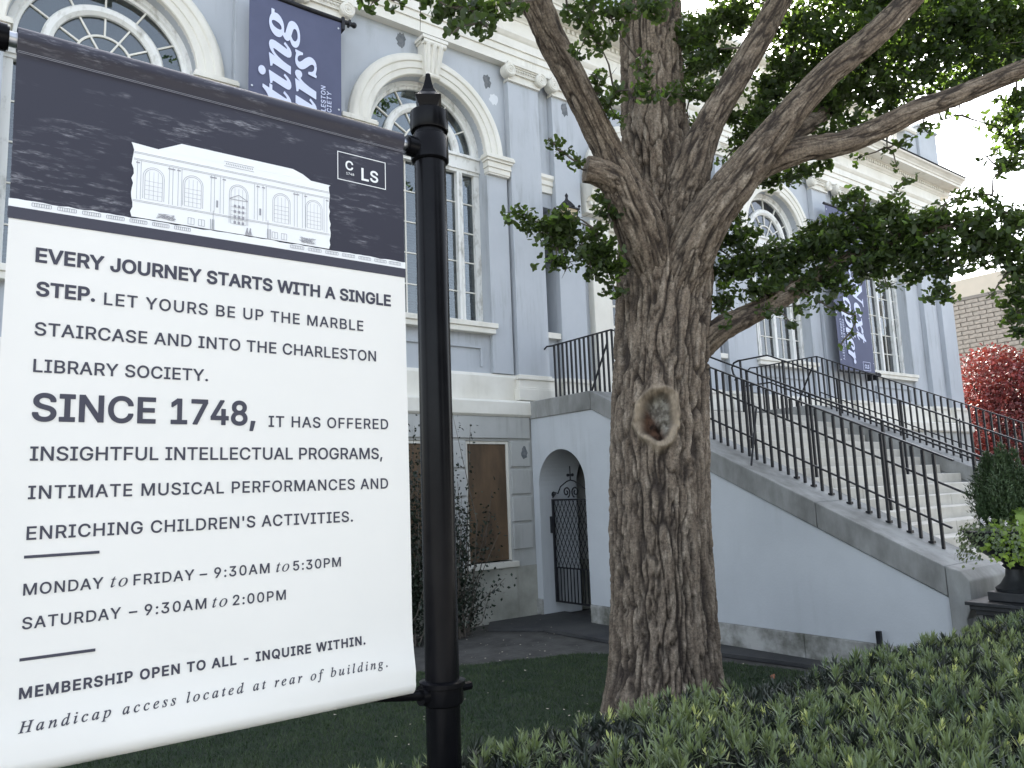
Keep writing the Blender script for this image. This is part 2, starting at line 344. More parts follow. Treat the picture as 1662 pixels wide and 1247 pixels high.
# ---------------------------------------------------------------- lettering
SANS = {
 'A': (480, ['16 0 201 509 276 509 463 0 395 0 287 302 264 372 232 478 245 478 213 371 191 302 85 0', '110 142 110 199 370 199 370 142']),
 'B': (456, ['60 0 60 509 241 509 274 507 304 501 329 491 350 477 367 461 381 442 390 421 396 398 398 374 397 353 393 336 387 320 378 307 368 295 356 286 343 278 329 272 315 267 315 262 331 260 347 254 363 245 378 234 391 220 402 203 411 184 416 161 418 136 416 111 410 88 400 67 386 48 368 31 344 18 317 8 284 2 247 0', '125 57 245 57 272 58 296 63 315 70 330 80 344 96 353 115 355 137 354 153 350 169 342 184 333 197 320 209 306 218 289 225 269 229 248 231 125 231', '125 285 238 285 256 287 273 290 288 296 302 304 314 314 323 326 330 340 335 355 336 372 333 393 326 412 313 429 294 442 270 449 240 452 125 452']),
 'C': (510, ['267 -7 235 -5 205 1 177 11 150 25 126 42 104 63 86 88 70 115 57 146 48 179 42 215 40 254 42 293 48 329 57 362 70 393 86 421 104 445 126 466 150 484 177 498 205 508 235 514 267 516 293 514 317 511 340 504 362 496 383 485 402 471 419 456 435 438 448 418 459 397 467 373 473 348 408 348 404 365 397 380 389 395 380 407 369 418 357 428 344 437 330 444 315 449 300 453 284 455 267 456 237 453 209 445 184 432 161 414 141 391 125 364 113 332 106 295 103 254 106 213 113 177 125 145 141 117 161 94 184 76 210 63 237 56 267 53 284 54 300 56 315 60 330 65 344 72 357 81 369 90 380 102 389 114 397 128 404 144 408 160 473 160 467 135 459 112 448 91 435 71 420 53 402 38 383 24 363 13 341 5 317 -2 293 -6']),
 'D': (502, ['219 0 96 0 96 57 215 57 254 60 288 68 318 81 343 99 363 122 379 149 390 181 397 216 399 255 397 294 390 329 379 361 364 388 344 410 320 428 291 441 258 449 221 452 93 452 93 509 225 509 261 507 294 501 325 492 353 478 377 461 399 441 418 418 433 391 446 361 455 329 460 293 462 255 460 217 455 181 446 149 433 119 417 92 398 68 376 48 351 31 322 17 291 8 256 2', '125 509 125 0 60 0 60 509']),
 'E': (419, ['60 0 60 509 372 509 372 452 125 452 125 286 355 286 355 229 125 229 125 57 375 57 375 0']),
 'F': (410, ['60 0 60 509 369 509 369 452 125 452 125 278 346 278 346 221 125 221 125 0']),
 'G': (520, ['269 -7 236 -5 205 1 176 11 149 25 125 43 104 64 85 88 69 116 57 146 47 179 42 215 40 254 42 293 47 329 57 362 69 393 85 421 103 445 125 466 149 484 175 498 203 508 233 514 265 516 291 514 316 510 340 504 363 494 384 483 403 469 421 453 436 436 449 416 460 395 468 373 474 349 408 349 402 365 395 379 387 393 378 406 368 417 356 427 344 436 330 443 315 448 300 453 283 455 265 456 236 453 209 445 183 432 160 414 141 392 125 364 113 332 106 295 103 254 106 213 113 177 125 145 141 117 161 95 184 76 210 63 238 56 269 53 296 55 322 61 345 71 365 85 382 102 396 123 407 147 413 173 415 202 434 199 283 199 283 256 478 256 478 200 476 170 471 141 463 115 451 91 431 62 406 38 377 19 344 5 308 -4']),
 'H': (517, ['60 0 60 509 125 509 125 289 392 289 392 509 457 509 457 0 392 0 392 232 125 232 125 0']),
 'I': (300, ['31 0 31 57 118 57 118 452 31 452 31 509 269 509 269 452 183 452 183 57 269 57 269 0']),
 'J': (396, ['185 -7 153 -4 124 3 98 15 75 33 57 55 44 81 36 111 33 145 33 173 98 173 98 145 100 117 108 93 122 74 139 61 160 53 185 50 209 53 230 61 248 74 261 93 269 117 272 145 272 509 336 509 336 145 334 111 326 81 313 55 294 33 271 15 246 3 217 -4']),
 'L': (393, ['60 0 60 509 125 509 125 57 361 57 361 0']),
 'M': (628, ['60 0 60 509 152 509 277 187 287 159 299 123 311 84 322 49 307 49 318 83 330 121 342 158 352 187 476 509 568 509 568 0 504 0 504 291 504 327 505 369 506 413 507 457 513 457 498 409 482 363 467 322 456 291 342 0 286 0 170 291 159 321 145 361 129 408 112 457 119 457 120 416 121 372 122 328 122 291 122 0']),
 'N': (523, ['60 0 60 509 136 509 343 183 363 151 388 107 414 55 405 54 401 108 399 157 399 195 399 509 463 509 463 0 387 0 202 290 177 331 148 381 108 452 119 454 122 384 124 328 125 291 125 0']),
 'O': (533, ['267 -7 235 -5 205 1 177 11 150 25 126 42 105 63 86 88 70 115 57 146 48 179 42 215 40 254 42 293 48 329 57 362 70 393 86 421 105 445 126 466 150 484 177 498 205 508 235 514 267 516 299 514 329 508 357 498 384 484 408 466 429 445 448 421 464 393 477 362 486 329 491 293 493 254 491 215 486 179 477 146 464 115 448 88 429 63 408 42 384 25 357 11 329 1 299 -5', '267 53 296 55 324 63 349 76 372 94 392 116 408 144 420 176 428 213 430 254 428 295 420 332 408 365 392 392 372 415 349 433 324 446 296 453 267 456 237 453 210 445 184 433 161 415 142 392 125 364 113 332 106 295 103 254 106 213 113 176 125 144 142 117 161 94 184 76 210 63 237 55']),
 'P': (445, ['60 0 60 509 235 509 272 506 305 499 332 487 356 471 375 452 390 430 400 404 407 377 409 348 407 318 400 291 390 265 375 243 356 223 332 207 305 195 272 188 235 186 125 186 125 0', '125 242 233 242 257 244 279 248 297 256 312 266 324 279 333 294 339 310 343 328 344 348 343 367 339 385 333 402 324 416 312 428 297 439 279 446 257 451 232 452 125 452']),
 'Q': (533, ['245 159 313 159 369 85 384 65 468 -48 401 -48 346 27 331 46', '267 -7 235 -5 205 1 177 11 150 25 126 42 105 63 86 88 70 115 57 146 48 179 42 215 40 254 42 293 48 329 57 362 70 393 86 421 105 445 126 466 150 484 177 498 205 508 235 514 267 516 299 514 329 508 357 498 384 484 408 466 429 445 448 421 464 393 477 362 486 329 491 293 493 254 491 215 486 179 477 146 464 115 448 88 429 63 408 42 384 25 357 11 329 1 299 -5', '267 53 296 55 324 63 349 76 372 94 392 116 408 144 420 176 428 213 430 254 428 295 420 332 408 365 392 392 372 415 349 433 324 446 296 453 267 456 237 453 210 445 184 433 161 415 142 392 125 364 113 332 106 295 103 254 106 213 113 176 125 144 142 117 161 94 184 76 210 63 237 55']),
 'R': (449, ['60 0 60 509 236 509 273 506 305 500 333 489 356 473 376 455 390 433 401 408 407 381 409 352 407 323 401 296 390 271 376 250 356 232 333 217 305 206 273 200 236 198 125 198 125 0', '125 255 234 255 258 256 280 260 298 267 313 276 325 287 334 300 340 316 344 333 345 352 344 371 340 389 334 405 325 419 313 430 298 440 279 446 258 451 233 452 125 452', '353 0 230 229 303 229 428 0']),
 'S': (447, ['224 -9 188 -7 156 -1 128 9 102 23 81 40 64 60 51 83 42 109 38 137 104 137 108 118 114 102 123 88 136 76 150 66 166 59 185 53 204 50 224 49 246 50 267 54 286 60 303 69 317 79 329 92 338 106 344 122 346 139 344 154 340 168 332 179 322 189 310 197 296 205 245 222 184 239 145 253 112 269 86 289 71 307 60 326 54 348 52 372 54 400 62 425 75 448 92 468 113 484 138 498 165 508 195 514 227 516 259 514 289 508 316 498 340 484 360 468 377 449 390 427 398 403 401 378 337 378 334 396 326 412 316 426 302 437 280 449 254 456 225 459 204 457 185 454 167 448 152 440 139 430 129 418 121 405 117 391 115 376 117 359 122 345 131 334 142 324 155 315 169 308 212 293 264 279 312 264 328 256 344 248 359 238 372 226 384 213 395 198 402 180 407 161 408 139 406 112 399 87 386 64 370 43 349 25 323 11 294 0 261 -7']),
 'T': (449, ['32 452 32 509 417 509 417 452 257 452 257 0 193 0 193 452']),
 'U': (517, ['259 -8 220 -6 186 2 154 15 126 33 103 55 85 80 71 108 63 140 60 173 60 509 124 509 124 178 126 155 132 133 141 113 153 95 169 80 187 68 208 59 232 53 259 52 285 53 309 59 331 68 349 80 364 95 377 113 385 133 391 155 393 178 393 509 457 509 457 173 454 140 446 108 433 80 414 55 391 33 363 15 332 2 297 -6']),
 'V': (480, ['204 0 16 509 84 509 192 206 215 137 248 31 235 31 267 138 290 206 395 509 463 509 278 0']),
 'W': (686, ['155 0 16 509 82 509 163 196 175 145 187 94 197 40 189 40 200 94 211 145 224 196 306 509 380 509 462 196 474 145 486 94 497 40 488 40 499 94 510 145 523 196 603 509 670 509 530 0 455 0 368 323 351 391 336 475 350 475 335 395 318 323 230 0']),
 'Y': (472, ['203 0 203 208 16 509 91 509 192 344 222 292 250 230 224 230 251 293 280 344 381 509 455 509 268 208 268 0']),
 '0': (453, ['227 -7 199 -5 174 1 151 11 130 24 111 41 95 62 80 86 69 113 57 155 50 202 48 254 50 306 57 353 69 395 81 422 95 447 112 467 130 484 151 498 174 508 200 514 227 516 254 514 279 508 302 498 323 484 342 467 358 447 372 422 384 395 396 353 403 306 405 254 403 202 396 155 384 113 373 86 359 62 342 41 323 24 302 11 279 1 254 -5', '227 50 250 52 271 60 290 74 306 92 320 116 330 144 338 176 342 213 344 254 342 295 338 332 330 365 320 393 306 416 290 435 271 449 250 457 227 460 203 457 182 449 163 435 147 416 134 393 123 365 115 332 111 295 109 254 111 213 115 176 123 144 134 116 147 92 163 74 182 60 203 52']),
 '1': (453, ['76 0 76 55 391 55 391 0', '276 509 276 0 212 0 212 448 209 448 86 358 86 427 198 509']),
 '2': (453, ['64 0 64 47 234 229 282 282 294 298 303 312 311 327 316 341 319 356 320 371 319 389 315 405 308 419 298 431 287 441 273 449 258 455 241 458 224 460 205 458 188 454 172 447 159 438 148 427 139 413 132 398 128 381 127 362 66 362 68 391 75 418 86 442 102 464 121 482 143 496 168 507 196 513 225 516 254 513 281 507 306 497 328 482 346 465 361 445 372 423 379 398 381 372 380 354 377 336 371 318 363 299 351 280 336 259 267 180 153 60 153 57 389 57 389 0']),
 '3': (453, ['218 -7 188 -5 159 1 133 10 108 22 88 38 70 57 57 79 48 104 44 132 109 132 112 115 118 100 126 87 137 76 150 66 165 59 182 54 200 51 219 50 239 51 258 55 275 61 291 69 304 80 315 93 323 108 328 125 329 145 328 163 323 180 316 196 306 211 292 223 275 234 254 241 229 246 201 248 157 248 157 299 288 448 288 452 70 452 70 509 372 509 372 461 211 278 211 289 247 290 279 286 308 276 333 262 354 244 371 222 383 198 391 173 393 145 390 116 383 90 370 66 354 45 333 27 309 12 281 2 251 -5']),
 '4': (453, ['40 105 40 158 247 509 311 509 109 166 109 163 413 163 413 105', '282 0 282 121 282 146 282 318 343 318 343 0']),
 '5': (453, ['221 -7 192 -5 165 1 140 11 118 25 99 41 83 60 71 82 63 105 60 130 122 130 125 115 130 102 138 89 148 78 160 68 173 60 188 54 204 51 221 50 241 51 259 56 276 64 291 75 304 89 314 104 322 122 326 141 328 162 326 183 321 203 314 221 303 237 290 251 275 262 257 270 238 275 218 277 201 276 184 273 167 268 152 262 139 255 128 246 67 253 96 509 366 509 366 452 151 452 134 301 136 301 148 311 162 318 178 325 194 330 212 333 229 334 252 332 274 328 294 321 313 311 330 299 345 285 358 269 370 251 379 231 386 210 390 187 391 163 388 132 381 102 369 76 352 52 332 32 309 15 282 3 253 -4']),
 '6': (453, ['226 -7 196 -4 168 3 142 15 119 31 100 51 84 74 73 101 66 130 64 162 65 187 71 212 80 239 93 268 112 302 137 340 252 509 322 509 151 261 145 261 151 270 157 279 165 288 174 295 184 302 196 307 208 311 221 313 235 314 265 312 291 305 316 295 337 280 355 262 370 240 380 215 387 187 389 157 387 127 379 98 368 73 352 50 333 30 310 14 284 3 257 -4', '226 48 245 50 263 55 279 63 293 73 304 86 314 101 322 119 326 137 327 157 326 178 322 196 314 213 304 228 293 241 279 251 263 259 245 264 226 265 207 264 190 259 174 252 160 241 148 229 138 214 131 197 126 179 125 158 126 138 131 119 138 102 148 86 160 73 174 63 190 55 207 50']),
 '7': (453, ['97 0 323 448 323 452 62 452 62 509 391 509 391 449 165 0']),
 '8': (453, ['226 -7 193 -5 163 1 136 11 111 25 91 42 74 62 62 84 54 109 52 135 53 156 58 176 65 195 75 212 87 228 101 241 117 252 134 260 153 265 153 267 129 276 109 289 93 308 80 330 73 354 70 380 73 405 79 429 90 450 106 469 124 485 146 498 170 508 197 514 226 516 255 514 282 508 306 498 328 485 346 469 361 450 373 429 379 405 382 380 379 354 372 330 359 308 343 289 323 276 300 267 300 265 319 260 335 252 351 241 365 228 377 212 387 195 395 176 399 156 401 135 398 109 391 84 378 62 362 42 341 25 317 11 289 1 259 -5', '226 49 248 50 267 54 285 60 300 69 313 79 323 91 331 106 335 121 337 139 335 157 330 173 322 189 312 202 298 213 283 223 265 230 247 234 226 235 206 234 187 230 169 223 154 213 140 202 130 189 122 173 117 157 115 139 117 121 121 106 129 91 139 79 152 69 167 60 185 54 205 50', '226 290 244 291 260 294 274 300 287 308 298 318 307 330 314 344 318 359 319 376 318 392 314 407 308 420 299 432 288 442 275 449 260 455 244 459 226 460 208 459 192 455 177 449 164 442 153 432 145 420 138 407 134 392 133 376 134 359 138 344 145 330 154 318 165 308 178 300 193 294 209 291']),
 '9': (453, ['226 516 256 513 285 506 310 494 333 478 352 458 368 434 380 408 387 378 389 347 387 322 382 296 373 270 359 240 340 207 315 168 200 0 130 0 301 248 307 248 302 238 295 229 287 221 278 214 268 207 257 202 245 198 232 195 218 195 188 197 161 203 137 214 116 229 98 247 83 269 72 294 66 321 64 352 66 382 73 411 85 436 101 459 120 479 143 494 168 506 196 513', '226 460 207 459 190 454 174 446 160 435 148 423 138 407 131 390 127 372 125 352 127 331 131 313 138 295 148 280 160 268 174 257 190 250 207 245 226 243 245 245 263 249 279 257 293 267 305 280 314 295 322 312 326 330 327 350 326 371 322 390 314 407 305 422 293 435 279 446 263 454 245 459']),
 '.': (188, ['95 -4 83 -3 73 1 63 9 55 18 51 29 50 41 51 53 55 64 63 73 73 81 83 85 95 87 107 85 118 81 128 73 135 64 140 53 141 41 140 29 135 18 128 9 118 1 107 -3']),
 ',': (188, ['38 -119 68 71 137 71 84 -119']),
 "'": (206, ['78 318 70 509 136 509 128 318']),
 ':': (188, ['95 -4 83 -3 73 1 63 9 55 18 51 29 50 41 51 53 55 64 63 73 73 81 83 85 95 87 107 85 118 81 128 73 135 64 140 53 141 41 140 29 135 18 128 9 118 1 107 -3', '95 271 83 272 73 277 63 284 55 294 51 304 50 316 51 328 55 339 63 349 73 356 83 360 95 362 107 360 118 356 128 349 135 339 140 328 141 316 140 304 135 294 128 284 118 277 107 272']),
 '-': (453, ['337 244 337 188 114 188 114 244']),
 '–': (350, ['350 244 350 188 0 188 0 244']),
}
ITALIC = {
 't': (187, ['33 -8 19 -6 9 1 3 11 1 26 2 44 7 62 66 283 19 283 22 297 53 307 82 326 109 355 136 392 151 392 126 304 183 304 177 283 120 283 66 78 60 45 61 37 65 32 72 31 85 36 102 52 124 79 134 68 108 35 82 11 57 -3']),
 'o': (351, ['105 -8 82 -6 61 -1 42 9 26 22 13 38 3 57 -2 78 -4 102 -2 128 4 153 14 178 27 203 43 226 61 247 82 267 104 284 128 298 152 308 177 314 201 316 226 314 248 309 267 300 283 286 297 270 306 251 312 230 314 206 312 184 307 161 299 138 288 115 275 94 260 73 243 54 224 37 203 23 179 9 155 0 130 -6', '113 11 131 14 149 21 166 32 182 47 197 65 211 85 224 108 234 131 243 155 249 180 253 204 255 226 251 258 240 281 222 294 197 299 176 295 154 285 132 268 112 244 94 216 78 183 66 149 58 115 56 83 57 62 62 44 71 30 82 20 96 13']),
 'H': (520, ['-34 0 -30 13 -28 13 6 18 14 22 21 28 27 36 33 45 37 58 42 73 126 385 132 419 130 429 126 437 120 443 110 447 97 450 81 451 85 465 270 465 267 451 264 451 246 450 231 446 219 439 210 428 201 412 194 390 166 285 163 271 164 267 166 264 169 262 185 259 357 259 373 262 381 274 410 385 416 419 415 429 411 437 404 443 395 447 382 450 365 451 369 465 555 465 551 451 545 451 528 450 513 446 502 439 493 428 486 413 479 392 396 80 391 60 389 45 390 35 394 27 401 21 411 18 424 15 440 13 437 0 251 0 255 13 257 13 291 18 299 22 306 28 312 36 326 73 364 212 365 217 365 222 365 227 363 230 360 232 343 234 172 234 156 231 148 220 111 80 106 60 104 45 105 35 109 27 116 21 126 18 139 15 155 13 152 0']),
 'a': (342, ['50 -8 33 -6 20 0 8 10 0 25 -5 43 -7 64 -4 101 4 138 18 175 38 211 62 244 90 274 113 293 136 306 160 314 183 316 202 314 217 307 227 296 232 280 241 309 292 309 231 90 222 44 223 39 227 36 233 35 245 40 261 55 282 80 291 72 265 37 240 12 217 -3 195 -8 183 -6 175 0 170 9 168 23 170 42 178 74 191 118 166 79 142 48 119 23 97 6 74 -5', '82 33 93 35 104 39 116 48 128 59 140 72 152 87 185 141 195 161 203 181 210 201 215 221 218 240 219 257 217 275 210 288 200 296 185 299 169 297 154 291 138 280 124 266 105 241 88 211 74 175 58 122 53 73 55 56 60 43 69 35']),
 'n': (364, ['222 -9 213 -8 205 -5 198 1 193 8 190 17 189 28 192 49 201 86 216 140 231 195 239 233 242 254 241 265 235 272 225 275 216 273 206 270 195 263 159 232 123 189 93 142 76 105 59 58 42 0 -12 0 53 221 62 263 61 270 58 276 53 280 46 283 36 284 23 285 17 285 19 297 67 303 100 310 130 316 133 314 133 308 93 177 126 220 158 254 188 281 216 300 241 311 263 315 280 313 292 306 300 294 302 278 300 252 293 222 254 88 247 64 245 49 247 40 251 35 259 34 274 40 291 59 312 91 322 83 298 43 273 14 248 -3']),
 'd': (355, ['61 -8 41 -6 24 1 10 13 -1 30 -7 50 -9 73 -7 95 -2 119 5 143 16 168 29 193 44 217 61 240 80 260 99 279 115 291 130 300 146 307 161 312 177 315 192 316 210 315 225 311 236 303 242 293 273 416 275 426 275 436 275 442 272 447 268 451 243 455 233 455 236 467 263 470 287 474 306 479 338 487 342 486 344 484 345 480 344 473 343 468 240 81 236 60 234 44 236 36 241 32 250 30 264 36 283 53 306 81 317 72 297 47 279 27 263 11 248 1 232 -6 217 -8 202 -6 191 1 185 12 183 27 185 48 191 76 201 112 178 75 155 45 133 21 110 5 86 -5', '91 28 102 29 115 35 127 43 140 55 153 69 165 85 199 142 223 204 228 224 231 242 232 259 231 271 228 281 223 289 216 295 208 299 198 300 176 297 154 286 132 268 111 244 92 214 75 178 62 141 54 108 51 78 52 63 56 51 62 41 70 34 79 29']),
 'i': (177, ['122 394 114 395 106 398 98 404 93 411 89 419 88 428 89 436 93 445 98 452 106 458 114 462 122 463 131 462 139 458 147 452 153 445 156 437 157 428 156 419 153 410 147 403 140 398 132 395', '33 -8 19 -6 8 1 2 13 0 29 3 53 11 86 55 241 58 254 60 264 59 272 55 278 50 282 42 285 31 287 17 287 20 299 65 305 96 310 124 316 128 315 130 313 131 308 130 303 128 296 63 79 58 52 59 41 64 34 72 32 87 38 106 55 130 84 140 74 112 38 84 12 58 -3']),
 'c': (298, ['99 -8 77 -6 58 0 40 9 26 23 14 40 6 60 1 83 -1 109 1 131 5 153 12 175 22 197 34 217 48 237 64 255 82 272 102 286 126 299 150 309 174 314 199 316 219 315 235 310 249 302 259 292 265 280 267 267 266 256 263 246 258 239 251 233 243 229 233 228 220 230 211 235 206 243 204 255 207 268 214 279 218 284 220 289 218 295 210 298 197 299 174 296 151 286 130 271 110 250 93 225 79 196 68 165 61 136 59 107 61 83 67 63 76 46 89 33 104 25 122 23 148 27 174 38 201 56 228 82 238 71 204 36 169 12 135 -3']),
 'p': (340, ['-96 -149 -93 -137 -74 -135 -59 -131 -49 -126 -41 -117 -34 -104 -29 -87 54 235 58 249 60 262 59 271 56 277 52 281 16 285 19 298 62 303 93 309 124 316 127 315 130 313 130 310 128 299 112 250 139 279 168 300 197 312 226 316 250 314 269 306 286 292 298 274 305 252 308 226 306 199 300 172 290 144 277 118 262 93 243 69 223 47 201 29 177 13 152 2 127 -5 101 -7 81 -6 64 -2 50 5 30 -81 23 -113 24 -121 28 -127 36 -132 45 -135 59 -137 77 -138 73 -149', '101 9 119 12 137 18 155 30 172 44 188 62 202 82 215 105 226 128 235 153 242 178 246 203 248 228 246 245 242 259 235 271 225 279 214 284 199 286 183 284 166 278 151 267 136 253 118 228 103 197 91 162 66 64 64 51 62 40 65 26 72 17 84 11']),
 'e': (287, ['89 -7 68 -5 50 0 34 9 21 21 10 36 2 54 -2 75 -4 99 -3 120 2 143 9 165 19 188 31 210 46 231 63 250 81 268 101 283 124 298 148 308 172 314 195 316 214 315 229 310 242 303 251 293 256 281 258 266 255 245 245 226 230 207 208 189 180 174 147 161 107 150 61 142 57 118 56 98 60 66 72 44 92 30 119 26 143 29 168 39 194 57 221 81 231 71 209 47 187 27 165 12 141 2 116 -5', '64 158 96 164 124 173 148 184 168 199 184 215 195 233 202 251 204 271 203 283 198 291 191 297 180 298 166 296 151 290 137 280 122 266 108 250 95 230 83 208 73 184']),
 's': (248, ['78 -8 61 -7 45 -5 32 -1 6 6 -1 5 -6 2 -9 -4 -22 -4 -7 106 4 105 7 77 14 53 24 35 37 21 53 13 71 10 86 12 99 17 110 26 119 38 124 52 126 69 123 85 116 102 104 120 83 147 63 175 46 206 42 217 40 227 40 238 42 259 50 278 63 294 80 306 100 314 123 316 140 316 154 313 166 310 193 302 202 304 207 308 209 314 220 314 207 214 195 214 188 251 175 278 156 294 130 299 120 298 110 294 102 287 96 279 92 270 91 261 93 245 102 228 116 208 136 181 155 154 173 122 176 111 179 100 179 89 178 71 173 55 166 40 156 26 144 15 130 5 114 -2 97 -7']),
 'r': (224, ['-13 0 46 209 56 259 55 268 52 275 47 279 13 284 15 297 59 304 90 310 118 316 123 315 125 312 124 308 89 179 126 239 158 282 185 308 208 316 216 315 223 312 229 307 233 300 236 292 237 283 236 271 232 261 226 253 219 246 210 242 200 240 193 241 186 244 180 248 175 253 172 260 170 268 130 218 95 157 65 84 41 0']),
 'f': (199, ['-48 -153 -60 -152 -70 -148 -79 -142 -86 -135 -90 -126 -91 -116 -90 -103 -85 -94 -77 -88 -66 -87 -57 -88 -50 -92 -46 -99 -44 -108 -46 -119 -49 -127 -48 -131 -46 -133 -42 -134 -29 -131 -19 -123 -10 -108 2 -74 13 -25 71 283 7 283 12 304 75 304 83 340 92 374 104 403 118 428 135 449 153 466 173 477 194 485 216 487 232 485 247 481 259 473 268 463 274 452 275 439 273 425 267 416 257 410 243 408 232 410 224 415 220 423 218 435 219 441 221 447 224 455 219 465 206 469 187 463 172 447 159 421 148 383 132 304 210 304 207 283 128 283 101 150 67 7 56 -29 44 -60 33 -85 15 -115 -5 -136 -26 -149']),
 'l': (173, ['32 -7 22 -6 14 -3 7 2 2 8 -1 17 -2 26 2 54 13 99 98 412 101 433 100 442 97 449 92 453 85 456 73 458 58 459 60 471 104 476 134 482 163 487 168 486 171 484 171 481 168 465 62 84 56 50 57 41 61 36 68 34 82 40 100 55 122 82 133 72 114 47 95 27 77 12 60 1 45 -5']),
 'u': (364, ['46 -8 33 -7 23 -3 15 4 9 13 5 24 4 38 8 69 19 116 50 228 54 247 56 265 55 273 52 279 47 283 39 286 28 287 13 287 15 300 59 306 90 311 119 316 124 316 127 314 128 312 127 304 125 296 71 107 62 74 59 54 61 42 68 35 79 32 93 35 107 42 124 54 141 71 159 91 177 115 195 142 211 171 227 203 241 237 252 272 261 309 314 309 255 92 246 47 248 39 252 34 260 32 275 38 294 55 315 84 324 75 300 38 274 13 249 -3 222 -8 208 -6 197 1 191 12 189 27 190 42 193 60 199 81 220 153 187 104 156 63 127 32 106 14 86 2 66 -6']),
 'g': (286, ['63 -153 30 -151 2 -143 -21 -131 -34 -119 -44 -106 -50 -91 -52 -75 -46 -47 -30 -22 -3 2 36 24 19 34 9 44 6 57 8 65 13 74 21 84 58 121 37 135 22 152 13 172 10 195 12 216 18 237 29 256 43 273 60 289 80 301 102 311 126 316 152 318 168 317 186 313 206 307 246 296 289 296 289 266 243 266 248 236 246 214 239 193 229 174 215 156 198 142 179 130 157 121 135 115 110 113 82 116 70 105 63 96 60 87 66 76 83 65 112 54 145 44 172 32 194 19 207 8 216 -6 221 -22 223 -40 221 -61 214 -81 203 -99 188 -115 170 -128 147 -139 122 -147 94 -152', '111 129 125 131 138 136 151 146 162 158 172 173 180 190 186 209 190 229 191 249 189 265 185 278 179 288 170 296 159 301 147 302 134 300 121 295 108 285 97 273 87 258 78 241 72 222 68 203 66 182 69 159 78 142 92 132', '75 -132 119 -128 151 -114 170 -92 176 -60 175 -49 170 -40 163 -31 154 -23 143 -16 132 -10 94 5 52 18 25 0 6 -20 -6 -41 -9 -64 -4 -94 12 -115 38 -128']),
 'b': (340, ['82 -8 57 -7 36 -2 18 6 6 15 -2 25 -5 36 -2 50 88 404 92 424 93 437 92 443 90 448 86 452 61 455 50 455 54 467 94 472 123 479 156 487 160 486 163 484 163 480 103 251 128 279 155 300 184 312 214 316 233 315 251 310 267 301 280 289 294 270 303 246 306 218 304 191 298 164 287 137 274 111 257 87 238 64 216 44 192 26 166 12 139 1 111 -6', '95 9 120 13 144 23 168 40 190 62 208 88 224 119 237 151 244 182 246 211 245 232 239 250 230 264 218 275 203 281 186 283 165 280 145 270 126 254 109 231 95 202 83 167 54 66 50 38 53 26 61 17 75 11']),
 '.': (180, ['89 -9 79 -8 69 -5 60 1 54 10 50 22 48 36 50 51 54 63 60 71 69 77 79 80 89 81 100 80 110 77 119 71 126 63 130 51 132 36 130 22 126 10 119 1 110 -5 100 -8']),
}
